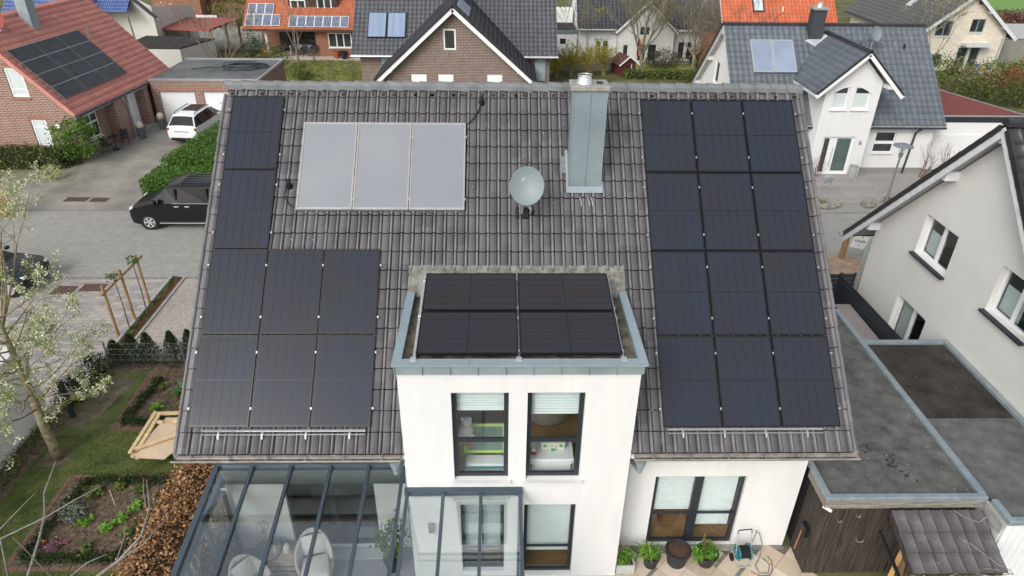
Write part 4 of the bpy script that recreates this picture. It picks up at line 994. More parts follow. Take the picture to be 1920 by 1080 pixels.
# spatters on the deck: small pale droppings and leaves
sp = MB()
for i in range(150):
    x, y = rnd.uniform(GX0+.2, GX1-.2), rnd.uniform(GY0+.2, GY1-.2); r_ = rnd.uniform(.004, .016)
    sp.poly([(x+r_*math.cos(t+.3*i), y+r_*math.sin(t+.3*i), 2.446) for t in (0, 1.6, 3.1, 4.7)])
gb(sp, 'lichen_spots', mat('pale_lichen', (.42,.40,.36), 1), dk)['kind'] = 'stuff'
st_ = MB()
for (cx, cy, r_, n_) in ((8.25,-5.15,.16,16), (8.42,-5.5,.09,10), (7.6,-4.2,.22,14), (7.95,-4.75,.1,8)):
    for q in range(n_):
        x, y, rr = cx+rnd.gauss(0, r_*.6), cy+rnd.gauss(0, r_*.8), rnd.uniform(.012, .045)
        st_.poly([(x+rr*rnd.uniform(.6,1.1)*math.cos(2*math.pi*i/9), y+rr*1.3*rnd.uniform(.6,1.1)*math.sin(2*math.pi*i/9), 2.4452+.0002*q) for i in range(9)])
gb(st_, 'tar_patches', mat('wet_tar', (.035,.035,.033), .7), dk)['kind'] = 'stuff'
# garage of the neighbour
g2 = thing('neighbour_garage', 'flat roofed white boarded garage with brown and grey roofing against the cream house', 'garage', (10.9, -3.8, 0))
def hb(m, nm, mt, par=None): m.xf(Matrix.Translation((-10.9, 3.8, 0))); return m.build(nm, mt, par or g2)
HX0, HX1, HY0, HY1 = 9.76, 12.02, -6.8, -.68
hb(MB().box(HX0+.05, HX1-.08, -3.75, HY1-.08, 2.34, 2.41), 'roof_deck', BITB); hb(MB().box(HX0+.05, HX1-.08, HY0+.08, -3.75, 2.34, 2.415), 'roof_deck', BITG)
hb(MB().box(10.6, 10.62, -3.7, -2.2, 2.411, 2.416), 'deck_seam', BITB)
for (a, b, c, d) in ((HX0, HX1, HY0, HY0+.14), (HX1-.13, HX1, HY0+.14, HY1-.12), (HX0, HX1, HY1-.12, HY1), (HX0, HX0+.12, HY0+.14, GY0-.02)): hb(MB().bevbox(a, b, c, d, 2.38, GZ, .012), 'edge_trim', ZINC_L)
hb(MB().box(HX0+.05, HX1-.02, HY0+.1, HY1-.05, 0, 2.33), 'wall_core', WHITE2)
x = HX0+.03
while x < HX1-.02:
    hb(MB().box(x, x+.142, HY0+.05, HY0+.085, .05, 2.33), 'board', PVC); x += .15
y = HY0+.1
while y < GY0+.3:
    hb(MB().box(HX0+.01, HX0+.04, y, y+.142, .05, 2.2), 'board', PVC); y += .15
hb(MB().box(HX0-.06, HX0-.035, HY0+.05, GY0-.03, 2.1, 2.36), 'side_plate', mat('grey_fascia', (.33,.33,.31), .7, .3, 6))
sp = MB()
for i in range(40):
    x, y = rnd.uniform(HX0+.2, HX1-.2), rnd.uniform(HY0+.2, HY1-.2); r_ = rnd.uniform(.004, .014)
    sp.poly([(x+r_*math.cos(t+.3*i), y+r_*math.sin(t+.3*i), 2.422) for t in (0, 1.6, 3.1, 4.7)])
hb(sp, 'lichen_spots', MATS['pale_lichen'])['kind'] = 'stuff'
# screen fence and slab behind the garages
sf = thing('screen_fence', 'dark slatted privacy fence behind the flat garages by the cream house', 'fence', (10.9, 2.6, 0))
SLT = mat('anthracite_slat', (.028,.033,.040), .5, .15, 5)
def fence_run(x0, y0, x1, y1, h):
    n_ = int(h/.16); d = Vector((x1-x0, y1-y0, 0)); 
    for k in range(n_): MB().beam((x0,y0,.1+k*h/n_),(x1,y1,.1+k*h/n_), .02, h/n_-.018).build('slat', SLT, sf)
    for t_ in (0, 1): MB().box(x0+d.x*t_-.03, x0+d.x*t_+.03, y0+d.y*t_-.03, y0+d.y*t_+.03, 0, h+.05).build('post', SLT, sf)
fence_run(-1.9, 1.7, .6, 1.7, 1.7); fence_run(.6, 1.66, .75, -2.9, 1.7); fence_run(.66, 1.72, 1.1, 1.72, 1.7)
stl = thing('flat_slab_roof', 'low grey flat slab roof between garage and dark privacy fence', 'lean-to', (10.55, 1.6, 0))
MB().box(-.9,.9,-2.1,1.6,1.05,1.2).build('slab', mat('dusty_slab', lin((140,134,132)), .9, .12, 2), stl); MB().box(-.85,.85,-2.0,1.5,0,1.05).build('wall_core', CONC, stl)
# ---- tiled lean-to and log store
lt = thing('lean_to_roof', 'small dark tiled lean-to roof in front of the timber garage', 'lean-to', (8.72, -6.32, 0))
an = math.atan2(.46, 1.05); tcw, trh = .262, .385
LTILE = tilemat('lean_to_tile', (.060,.056,.060), tcw, trh*math.cos(an), .38, .2, (.085,.078,.082))
Vl, Fl = tile_shape(tcw*.985, trh, .24, .03, .03, .05); ltm = npmesh('roof_tile', Vl, Fl, LTILE)
for r_ in range(3):
    for c_ in range(7): link('roof_tile', ltm, lt, (-.95+c_*tcw, -1.06+r_*trh*math.cos(an), 1.74+r_*trh*math.sin(an)+.02), (an, 0, rnd.uniform(-.008,.008)))
for x in (-.93, -.3, .3, .86): MB().beam((x,-1.0,1.70),(x,.05,2.16), .05, .09).build('rafter', WOODD, lt)
for z, y in ((1.68,-.95),(2.05,-.06)): MB().beam((-.95,y,z-.06),(.9,y,z-.06), .06, .08).build('purlin', WOODD, lt)
for x in (-.85, .8): MB().beam((x,-.95,0),(x,-.95,1.62), .09, .09).build('post', WOODP, lt)
MB().beam((-.85,-.92,.9),(-.2,-.12,1.95), .07, .07).build('brace', WOODP, lt)
for x in (-.72, .45): MB().tube([(x,-1.06,1.72),(x,-1.14,1.66),(x,-1.16,1.56),(x+.05,-1.16,1.54)], .013, 6).build('gutter_hook', GALV, lt)
pc = [mat('pallet_orange', (.42,.26,.10), .8, .2, 5), WOODP, WOODD, mat('black_bar', (.012,.013,.015), .5)]
for i, (a, b, w, mi, lab) in enumerate(((( -1.1,-.75,.05),(-.7,-.35,1.55),.09,0,'bright orange plank leaning in the log store'), ((-.95,-1.0,.05),(-.55,-.3,1.2),.1,1,'brown plank leaning in the log store behind the orange one'), ((-1.25,-.25,2.0),(-.62,-.9,.75),.09,3,'black bar leaning steeply in front of the timber boards'), ((-.6,-1.0,.04),(-.75,-.2,1.1),.08,2,'dark weathered plank in the log store'), ((-.45,-1.05,.1),(-.8,-.5,.95),.07,0,'short orange plank crossing the others in the log store'), ((-.2,-1.0,.05),(-.5,-.3,1.4),.08,2,'dark plank furthest right in the log store'))):
    p = thing('leaning_plank', lab, 'plank', (8.72+a[0], -6.32+a[1], a[2]), 0, 'planks in the log store'); MB().beam((0,0,0), Vector(b)-Vector(a), w, .03).build('plank', pc[mi], p)
vine = thing('bare_vine', 'thin bare climbing vine lying over the dark lean-to tiles', 'vine', (9.6, -7.4, 0))
for pts in ([(.15,.05,1.72),(-.2,.02,1.66),(-.6,.05,1.72),(-1.0,.06,1.76),(-1.3,.2,1.86)], [(.1,.05,1.78),(-.15,.15,1.86),(-.5,.5,2.0),(-.7,.62,2.06)], [(.0,.95,2.24),(-.2,.85,2.2),(-.45,.95,2.24),(-.6,1.05,2.3)], [(.12,0,1.74),(-.3,.08,1.83),(-.8,.06,1.78),(-1.1,.02,1.68)]):
    MB().tube(pts, [.011]+[.006]*(len(pts)-1), 5).build('stem', BARKL, vine)
# ---- pots on the patio
POT = mat('anthracite_pot', (.030,.031,.034), .6, .15, 6); POTS = mat('potting_soil', (.085,.05,.032), 1, .5, 30, .8, 60)
def pot(loc, r0, r1, h, label, n=24):
    t = thing('plant_pot', label, 'plant pot', loc, 0, 'round pots by the patio door')
    MB().lathe([(r0,0),(r0+.01,.02),(r1-.02,h-.05),(r1,h-.05),(r1,h),(r1-.03,h),(r1-.045,h-.07)], n, close=False).build('pot', POT, t, smooth=False)
    MB().lathe([(r1-.04,h-.07),(r1*.5,h-.055),(.0,h-.05)], n, close=False).build('soil', POTS, t, smooth=True)
    return t
P1 = pot((3.27,-5.80,.02), .13, .20, .34, 'smaller round anthracite pot with grassy tuft, nearest the planter box')
P2 = pot((3.86,-5.74,.02), .19, .285, .44, 'largest anthracite pot holding only bare soil by the patio door')
P3 = pot((4.50,-5.76,.02), .16, .26, .36, 'round anthracite pot with bushy green herb in front of the door mullion')
pb = thing('planter_box', 'pale grey stone planter with bright green herb at the bay corner', 'planter', (2.68, -5.86, .02))
m = MB(); m.box(-.2,.2,-.16,-.13,0,.24); m.box(-.2,.2,.13,.16,0,.24); m.box(-.2,-.17,-.13,.13,0,.24); m.box(.17,.2,-.13,.13,0,.24); m.build('planter_wall', mat('pale_stone', lin((176,178,176)), .8, .1, 8), pb); MB().box(-.17,.17,-.13,.13,.0,.2).build('soil', POTS, pb)
# ---- hose reel
hr = thing('hose_reel', 'teal hose reel cart with black hose and wheels by the white wall', 'hose reel', (5.32, -5.74, .02), R(6))
TEAL = mat('teal_plastic', (.02,.20,.25), .4, .08, 5)
for s_ in (-1, 1):
    m = MB(); ang = [2*math.pi*i/24 for i in range(25)]
    m.tube([(s_*.13, .17*math.cos(a)+.02, .30+.17*math.sin(a)) for a in ang], .014, 6, caps=False)
    m.tube([(s_*.13, .09*math.cos(a)+.02, .30+.09*math.sin(a)) for a in ang], .012, 6, caps=False)
    for q in range(6): a = math.pi*q/3; m.beam((s_*.13, .02+.03*math.cos(a), .30+.03*math.sin(a)), (s_*.13, .02+.16*math.cos(a), .30+.16*math.sin(a)), .03, .012)
    m.build('drum_flange', TEAL, hr)
    w = MB(); w.tube([(s_*.185,.08,.09),(s_*.225,.08,.09)], .09, 18); w.build('wheel', RUBBER, hr)
    MB().tube([(s_*.17,.08,.09),(s_*.17,.0,.3),(s_*.16,.14,.80)], .011, 8).build('side_tube', ALU, hr)
MB().tube([(-.16,.13,.78),(-.15,.15,.86),(.15,.15,.86),(.16,.13,.78)], .014, 8).build('handle_bar', BLACKP, hr)
MB().tube([(-.17,-.16,.02),(.17,-.16,.02)], .012, 8).build('foot_bar', ALU, hr)
for q, (ra) in enumerate((.08, .105, .13)):
    m = MB()
    for k in range(8): x = -.11+k*.031; m.tube([(x, ra*math.cos(a)+.02, .30+ra*math.sin(a)) for a in [2*math.pi*i/16 for i in range(17)]], .014, 5, caps=False)
    m.build('hose_coil', RUBBER, hr)
gh = tag(MB().tube([(5.48,-5.62,.42),(5.60,-5.50,.52),(5.66,-5.42,.60),(5.74,-5.40,.54),(5.82,-5.5,.3),(5.76,-5.66,.08),(5.60,-5.85,.04),(5.62,-6.05,.035),(5.82,-6.05,.035),(5.92,-5.85,.035),(5.84,-5.66,.035)], .012, 6).build('garden_hose', mat('grey_hose', (.16,.20,.20), .5)), 'thin grey garden hose looping from wall tap onto the patio', 'hose')
gh2 = tag(MB().tube([(5.45,-6.0,.03),(5.62,-6.12,.03),(5.85,-6.1,.03),(5.95,-5.95,.03),(6.0,-5.75,.03),(5.95,-5.62,.035)], .011, 6).build('garden_hose', mat('brown_hose', (.22,.10,.05), .5)), 'coil of brown hose lying on the patio slabs', 'hose')
tp = thing('wall_tap', 'brass and white tap on the wall above the hose', 'tap', (5.66, WY, .62))
MB().tube([(0,-.002,0),(0,-.09,0),(0,-.11,-.05)], .014, 8).build('spout', mat('brass', (.45,.28,.12), .35, metal=.8), tp); MB().lathe([(.03,0),(.035,.02),(.0,.03)], 10, (0,-.06,.02)).build('tap_handle', PVC, tp)
# wall mounted hose bracket on timber wall
hk = thing('tool_bracket', 'black tool bracket with copper coloured lance on the dark boards', 'bracket', (6.50, -5.75, 1.1))
MB().box(-.05,.05,-.12,.12,-.14,.10).build('bracket_body', BLACKP, hk); MB().tube([(-.06,0,-.05),(-.09,-.02,-.4),(-.1,-.02,-.62)], .016, 6).build('lance', mat('copper_lance', (.35,.14,.08), .5), hk)
# ------------------------------------------------------------------ neighbouring houses
def slope(parent, x0, x1, low, high, cw, rh, m, rz=0, name='roof_tiles', origin=None, curve=0.0, roll=.3):
    """joined tile field; low/high = (y, z) in the frame turned by rz about the parent's origin (slope rises towards +y of that frame)"""
    (yl, zl), (yh, zh) = low, high; L_ = math.hypot(yh-yl, zh-zl); an = math.atan2(zh-zl, yh-yl)
    V, F = tile_shape(cw*.985, rh, roll, rh*.075, rh*.075, rh*.1, 3, curve)
    nx, ny = int((x1-x0)/cw), int(math.ceil(L_/rh)); cw2 = (x1-x0)/nx; places = [(x0+i*cw2, j*rh) for i in range(nx) for j in range(ny) if j*rh < L_-.05]
    o = tiles_joined(name, V, F, places, m, parent, Matrix.Rotation(rz, 4, 'Z') @ Vector((0, yl, zl)), (an, 0, rz)); return o
def roofplate(parent, x0, x1, pts, t, m, name='roof', ax='x'):
    """bent roof plate: pts = [(y,z)...] section, thickness t downwards"""
    sec = list(pts)+[(y, z-t) for y, z in reversed(pts)]
    return MB().prism(sec, x0, x1, ax).build(name, m, parent)
TBLK = tilemat('black_glazed_tile', (.022,.022,.025), .3, .3, .30, .2, (.032,.032,.036), .5)
SOFF = mat('soffit_grey', (.42,.42,.41), .8, .06, 3); BARGE = mat('barge_board', (.60,.61,.62), .6, .12, 5)
# ---- cream house on the right: gable towards -X
ch_ = thing('cream_house', 'cream rendered gabled house with black tiles at the right edge', 'house', (12.05, -.4, 0))
m = MB()       # wall frame: x = -(y+.4)
H1 = [(-2.25,-.73,3.85,5.06), (1.05,2.50,3.95,5.2), (-2.31,-.78,.05,2.40)]
facade(m, 8.8, [(-4.4,3.75),(0,8.15),(4.4,3.75)], H1, 0, .2, x0=-4.4)
m.build('wall', CREAM, ch_, (0, 0, 0), (0, 0, R(-90)))
m = MB(); m.poly([(0,4.4,0),(12,4.4,0),(12,4.4,3.7),(0,4.4,3.7)]); m.poly([(0,-4.4,0),(12,-4.4,0),(12,-4.4,3.7),(0,-4.4,3.7)]); m.poly([(12,-4.4,0),(12,4.4,0),(12,4.4,3.7),(12,0,8.1),(12,-4.4,3.7)]); m.build('wall', CREAM, ch_)
SILL = mat('slate_sill', (.03,.037,.047), .5, .1, 5)
for i, (h_, v_) in enumerate(((H1[0],(.5,)), (H1[1],(.5,)), (H1[2],(.5,)))):
    w = window(ch_, (0,0,0), R(-90), *h_, PVC, GLASS, .085, .14, v=v_, bw=.11, sill=.13 if i < 2 else 0, sillm=SILL, blind=None, sillt=.06)
    # roller half-blind inside the left sash, dim room behind
    MB().box(h_[0]+.08, h_[0]+(h_[1]-h_[0])*(.5 if i != 1 else .55), .26, .27, h_[2]+.08, h_[2]+(h_[3]-h_[2])*(.62 if i < 2 else .95)).build('blind', mat('sheer_blind', (.50,.56,.54), .8, .05, 4), w)
m = MB(); m.box(.3, 4, -4, 4, 3.0, 3.1); m.box(.3, 4, -4, 4, 0, .04); m.box(3.9, 4.0, -4, 4, 0, 5.5); m.build('room', mat('dim_room', (.12,.11,.10), .9), ch_)
ru = MB()
RZ = 8.35; roofpts = [(5.42,RZ-5.42*1.005),(0,RZ),(-5.42,RZ-5.42*1.005)]
ro = roofplate(ch_, -.44, 12.4, [(y, z-.05) for y, z in roofpts], .06, mat('black_underlay', (.02,.02,.02), .9), 'roof')
for s_ in (1, -1):
    sf_ = MB(); sf_.poly([(-.42,s_*5.3,RZ-5.3*1.005-.13),(12,s_*5.3,RZ-5.3*1.005-.13),(12,0,RZ-.13),(-.42,0,RZ-.13)]); sf_.build('soffit', SOFF, ch_)
    b = MB(); b.raw([(-.46,s_*5.42,RZ-5.447-.10),(-.46,0,RZ-.10),(-.46,0,RZ-.36),(-.46,s_*5.42,RZ-5.447-.36),(-.42,s_*5.42,RZ-5.447-.10),(-.42,0,RZ-.10),(-.42,0,RZ-.36),(-.42,s_*5.42,RZ-5.447-.36)], [(0,1,2,3),(4,5,6,7),(0,4,5,1),(3,2,6,7),(0,3,7,4),(1,5,6,2)]); b.build('barge_board', BARGE, ch_)
    for (yy_, w_) in ((1.62,.16), (4.35,.16), (.12,.16)): MB().box(-.36, .0, s_*yy_-.10, s_*yy_+.10, RZ-yy_*1.005-.40, RZ-yy_*1.005-.15).build('purlin_end', BARGE, ch_)
Vt, Ft = tile_shape(.296, .34, .3, .03, .03, .05); btm = npmesh('roof_tile', Vt, Ft, TBLK)
aR = math.atan(1.005); cR, sR = math.cos(aR), math.sin(aR)
for j in range(22):                                   # near slope: tiles in view one by one
    for i in range(5):
        link('roof_tile', btm, ro, (-.44+i*.3, -5.42+j*.34*cR, RZ-5.447+j*.34*sR+.0), (aR, 0, rnd.uniform(-.006, .006)))
for j in range(22): link('roof_tile', btm, ro, (-.44+.3, 5.42-j*.34*cR, RZ-5.447+j*.34*sR), (aR, 0, R(180)+rnd.uniform(-.006, .006)))
vt = MB(); vt.box(-.03,.03,-.0,.36,-.10,.045); vtm = vt.mesh('verge_tile', TBLK)
for j in range(22):
    link('verge_tile', vtm, ro, (-.455, -5.42+j*.34*cR, RZ-5.447+j*.34*sR), (aR+.03, 0, 0)); link('verge_tile', vtm, ro, (-.455, 5.42-j*.34*cR, RZ-5.447+j*.34*sR), (aR+.03, 0, R(180)))
rcap = MB()
for (p, q) in zip(prof, prof[1:]): rcap.poly([(0,p[0],p[1]),(0,q[0],q[1]),(.39,q[0]*.92,q[1]-.014),(.39,p[0]*.92,p[1]-.014)])
rcap.poly([(0,)+p for p in prof]); rcapm = rcap.mesh('ridge_cap', TBLK)
for i in range(12): link('ridge_cap', rcapm, ro, (-.48+i*.36, 0, RZ+.04), (0, 0, 0))
MB().tube([(.0,5.45,2.86),(-.55,5.45,2.86)], .07, 8).build('gutter', GALV, ch_); MB().tube([(-.05,4.5,2.8),(-.06,4.45,0)], .04, 8).build('downpipe', ZINC, ch_)

# ---- white gabled house (number 6)
h6 = thing('white_gabled_house', 'white house numbered 6 with black tiles and arched gable windows', 'house', (17.2, 18.3, 0))
OX, OY = 17.2, 18.3
T6 = tilemat('anthracite_tile', (.098,.118,.140), .30, .32, .5, .12, (.122,.138,.158), .35, .08)
FY = 17.35-OY; WX0, WX1 = 15.75-OX, 18.42-OX
H6 = [(19.35-OX, 20.42-OX, 1.1, 2.22)]
m = MB(); facade(m, 22.3-18.42, [(WX1,2.95),(22.3-OX,2.95)], H6, 0, .14, x0=WX1); m.build('wall', WHITE, h6); m = MB(); facade(m, WX0-(12.15-OX), [(12.15-OX,2.95),(WX0,2.95)], [], 0, .14, x0=12.15-OX); m.build('wall', WHITE, h6)
HG = [(16.14-OX,16.9-OX,3.62,4.72),(17.18-OX,17.98-OX,3.62,4.72),(16.2-OX,17.8-OX,.30,2.25)]
m = MB(); facade(m, WX1-WX0, [(WX0,4.85),(17.2-OX-.1,6.25),(WX1,4.95)], HG, 0, .14, x0=WX0)
m.poly([(WX0,0,0),(WX0,5,0),(WX0,5,4.85),(WX0,0,4.85)]); m.poly([(WX1,0,0),(WX1,5,0),(WX1,5,4.95),(WX1,0,4.95)]); m.build('gable_wall', WHITE, h6, (0, FY, 0))
gx0 = 12.15-OX
m = MB(); facade(m, 8.2, [(-4.1,2.9),(-4.1+.001,2.9),(0,6.55),(4.1,2.9)], [(-1.35,-.55,3.4,4.6)], 0, .12, x0=-4.1); m.build('wall', WHITE, h6, (gx0, 22.4-OY, 0), (0, 0, R(-90)))
window(h6, (gx0,22.4-OY,0), R(-90), -1.35,-.55,3.4,4.6, PVC, DGLASS, .09, .06)
m = MB(); m.poly([(22.3-OX,0,0),(22.3-OX,8.2,0),(22.3-OX,8.2,2.9),(22.3-OX,4.1,6.5),(22.3-OX,0,2.9)]); m.poly([(gx0,8.2,0),(22.3-OX,8.2,0),(22.3-OX,8.2,2.9),(gx0,8.2,2.9)]); m.build('wall', WHITE, h6)
ey, ez, ry, rz6 = 17.95-OY, 2.62, 22.4-OY, 6.72
r6 = roofplate(h6, 11.8-OX, 22.62-OX, [(ey,ez-.03),(ry,rz6-.03),(2*ry-ey,ez-.03)], .12, BARGE, 'roof')
slope(r6, 11.8-OX, 22.62-OX, (ey,ez), (ry,rz6), .30, .36, T6, curve=.02)
# rear slope edge seen from below its verge
bb = MB(); bb.beam((11.78-OX,ry,rz6-.02),(11.78-OX,2*ry-ey,ez-.02), .06, .14); bb.build('verge_edge', TBLK, r6)
bb = MB(); bb.beam((11.86-OX,ry,rz6-.18),(11.86-OX,2*ry-ey,ez-.18), .04, .2); bb.build('barge_board', BARGE, h6)
for yy_ in (.1, 2.0, 4.0): MB().box(11.86-OX, gx0, ry+yy_-.1, ry+yy_+.1, rz6-yy_*.92-.42, rz6-yy_*.92-.16).build('purlin_end', BARGE, h6)
for i in range(30): link('ridge_cap', rcapm, r6, (11.8-OX+i*.36, ry, rz6+.03))
# gable wing roof
gx, gz, gy = 17.2-OX, 6.45, 16.9-OY
wr = MB()
for (sx, xe) in ((-1, 15.1-OX), (1, 19.3-OX)): wr.raw([(gx,gy,gz-.02),(xe,gy,4.43),(xe,ry-1.9,4.43),(gx,ry-.2,gz-.02),(gx,gy,gz-.14),(xe,gy,4.31),(xe,ry-1.9,4.31),(gx,ry-.2,gz-.14)], [(0,1,2,3),(4,5,6,7),(0,1,5,4),(1,2,6,5)])
wr = wr.build('wing_roof', BARGE, h6)
TW6 = T6
a6 = math.atan2(gz-4.45, 2.1)
# left slope of the wing: frame turned so that +y of slope points to +x
V, F = tile_shape(.30*.985, .30, .3, .02, .022, .03, 3)
pl_ = [(-(i+1)*.30, j*.30) for i in range(15) for j in range(10)]
tiles_joined('roof_tiles', V, F, pl_, T6, wr, (15.1-OX, gy, 4.45), (a6, 0, R(-90)))
pl_ = [(i*.30, j*.30) for i in range(15) for j in range(10)]
tiles_joined('roof_tiles', V, F, pl_, TBLK, wr, (19.3-OX, gy, 4.45), (a6, 0, R(90)))
for xe in (15.1-OX, 19.3-OX):
    b = MB(); b.beam((gx,gy-.01,gz-.12),(xe,gy-.01,4.33), .05, .2); b.build('barge_board', WHITE2, h6)
    b = MB(); b.beam((gx,gy-.02,gz+.02),(xe,gy-.02,4.47), .08, .08); b.build('verge_edge', TBLK, wr)
for i in range(14): link('ridge_cap', rcapm, wr, (gx, gy+i*.36, gz+.02), (0, 0, R(90)))
MB().box(18.55-OX-.1, 18.75-OX, gy, FY, 4.72, 4.9).build('purlin_end', BARGE, h6)
# arched windows: frame, pane and a curved white head filling the opening corners
for (xa, xb, hi) in ((HG[0][0], HG[0][1], 1), (HG[1][0], HG[1][1], 0)):
    w = window(h6, (0,FY,0), 0, xa, xb, 3.62, 4.72, PVC, DGLASS, .07, .06, sill=.1, blind=None)
    MB().box(xa+.07, xb-.07, .088-.004, .091-.004+.0, 3.69, 4.40).build('blind', CURT, w)
    s_ = MB(); n_ = 8
    for k in range(n_):
        ta, tb = k/n_, (k+1)/n_; xa_, xb_ = xa+(xb-xa)*ta, xa+(xb-xa)*tb
        if hi: za, zb = 4.40+.32*math.sin(math.pi/2*ta), 4.40+.32*math.sin(math.pi/2*tb)
        else: za, zb = 4.40+.32*math.cos(math.pi/2*ta), 4.40+.32*math.cos(math.pi/2*tb)
        s_.raw([(xa_,-.003,za),(xb_,-.003,zb),(xb_,-.003,4.722),(xa_,-.003,4.722),(xa_,.06,za),(xb_,.06,zb)], [(0,1,2,3),(0,1,5,4)])
    s_.build('arch_head', WHITE, w)
dr = MB(); dr.box(HG[2][0], HG[2][1], .08, .13, .30, 2.25); dr = dr.build('front_door', PVC, h6, (0, FY, 0))
MB().box(16.3-OX, 16.55-OX, .068, .079, .4, 2.15).build('side_light', DGLASS, dr); MB().box(16.95-OX, 17.65-OX, .066, .078, .45, 2.15).build('door_glass', mat('green_tinted_glass', (.085,.125,.115), .12, .2, 1, spec=.6), dr); MB().tube([(16.8-OX,.05,.7),(16.8-OX,.05,1.7)], .02, 8).build('door_handle', ALU, dr)
window(h6, (0,0,0), 0, *H6[0], PVC, DGLASS, .06, .08, sill=.1, h=(.48,), bw=.16)
MB().tube([(11.9-OX,ey-.06,ez-.08),(22.6-OX,ey-.06,ez-.08)], .06, 8).build('gutter', ANTH, h6); MB().tube([(21.4-OX,ey-.06,ez-.1),(21.3-OX,-.1,2.2),(21.25-OX,-.06,0)], .05, 8).build('downpipe', ANTH, h6)
MB().box(16.0-OX, 22.3-OX, -.03, -.003, 0, .3).build('plinth', mat('grey_plinth', (.25,.25,.24), .9), h6)
cm = MB(); cm.box(16.22-OX, 16.88-OX, ry-.75, ry-.15, 5.9, 7.55); cm = cm.build('chimney', mat('slate_cladding', (.05,.055,.062), .6, .2, 6), h6); MB().bevbox(16.14-OX,16.96-OX,ry-.83,ry-.07,7.55,7.66,.01).build('chimney_cap', CONC, cm); MB().lathe([(.17,0),(.14,.16),(.14,.22)], 14, (16.55-OX,ry-.45,7.66)).build('flue_terminal', ALU, cm)
f = MB(); f.poly([(16.0-OX,ry-.78,6.06),(16.55-OX,ry-1.1,5.78),(17.1-OX,ry-.78,6.06),(16.9-OX,ry-.76,6.12),(16.2-OX,ry-.76,6.12)]); f.build('chimney_flashing', ALU, cm)
a6m = math.atan2(rz6-ez, ry-ey)
BLUEG = mat('blue_collector_glass', (.22,.27,.36), .22, .08, .5, spec=.6, c2=(.26,.31,.40))
def collector(parent_loc, an, w, h, label, gm=BLUEG, fm=ALU, group=None, rz=0):
    t = thing('thermal_collector', label, 'collector', parent_loc, 0, group, (an, 0, rz)); f = MB(); b = .05
    f.box(0,w,0,b,-.06,.03); f.box(0,w,h-b,h,-.06,.03); f.box(0,b,b,h-b,-.06,.03); f.box(w-b,w,b,h-b,-.06,.03); f.build('frame', fm, t); MB().box(b,w-b,b,h-b,-.05,.02).build('absorber_glass', gm, t); return t
sm = (rz6-ez)/(ry-ey)
for i, nm in enumerate(('left', 'right')): collector((13.05+i*1.13, 20.05, 2.62+(20.05-17.95)*sm+.22), a6m, 1.11, 1.95, 'blue grey collector on the black roof of house 6, %s of two' % nm, group='collectors on house six')
MB().tube([(21.2-OX,ry-1.1,rz6-1.0),(21.2-OX,ry-1.1,rz6-.75)], .05, 8).build('roof_vent', BLACKP, r6); MB().tube([(18.9-OX,ry-1.0,rz6-.95),(18.9-OX,ry-1.0,rz6-.7)], .05, 8).build('roof_vent', BLACKP, r6)
ds = thing('satellite_dish', 'pale satellite dish on the black roof of house 6 beside its gable ridge', 'satellite dish', (19.25, 20.95, 5.4))
vs2 = [(.34*k/6*math.cos(2*math.pi*j/20), .38*k/6*math.sin(2*math.pi*j/20), .08*(k/6)**2) for k in range(7) for j in range(20)]
fs2 = [(k*20+j, k*20+(j+1) % 20, (k+1)*20+(j+1) % 20, (k+1)*20+j) for k in range(6) for j in range(20)]
d2 = MB().raw(vs2, fs2); d2.xf(Matrix.Translation((0,-.1,1.15)) @ Matrix.Rotation(R(20), 4, 'Z') @ Matrix.Rotation(R(68), 4, 'X')); d2.build('reflector', MATS['dish_grey'], ds, smooth=True)
MB().tube([(0,0,0),(0,0,1.1)], .03, 8).build('mast', GALV, ds); MB().tube([(0,-.1,.8),(.25,-.55,.85)], .02, 6).build('feed_arm', GALV, ds)
def text_mesh(s, size, m, loc, rot, name, parent, depth=.006):
    cu = bpy.data.curves.new(name, 'FONT'); cu.body = s; cu.size = size; cu.extrude = depth; cu.align_x = 'CENTER'
    o = bpy.data.objects.new(name, cu); COL.objects.link(o); dg = bpy.context.evaluated_depsgraph_get(); dg.update()
    me = bpy.data.meshes.new_from_object(o.evaluated_get(dg)); bpy.data.objects.remove(o, do_unlink=True)
    me.materials.clear(); me.materials.append(m); return link(name, me, parent, loc, rot)
text_mesh('6', .32, ANTH, (18.1-OX, FY-.012, 1.85), (R(90), 0, 0), 'house_number', h6)
text_mesh('GSS', .10, mat('faded_print', (.42,.47,.48), .6), (0,0,0), (0,0,0), 'lettering', sd, .001).matrix_local = M_ @ Matrix.Translation((-.12,.10,.022)) @ Matrix.Rotation(R(-7), 4, 'Y')
# steps at the door
stp = thing('entrance_steps', 'two grey granite steps below the front door of house 6', 'steps', (17.2, 16.6, 0))
GRAN = mat('grey_granite', lin((150,148,145)), .85, .15, 14)
MB().box(-1.6,1.5,-.6,.74,.0,.15).build('step', GRAN, stp); MB().box(-1.35,.9,.0,.73,.15,.30).build('step', GRAN, stp)
cn = thing('wire_planter', 'grey wicker cylinder planter standing beside the front door', 'planter', (18.0, 17.1, .30)); m = MB()
for k in range(9): m.lathe([(.20+.012*(k % 2), k*.06),(.20+.012*((k+1) % 2), (k+1)*.06)], 14, close=False)
m.build('basket', mat('grey_wicker', (.35,.35,.33), .9, .3, 30), cn)
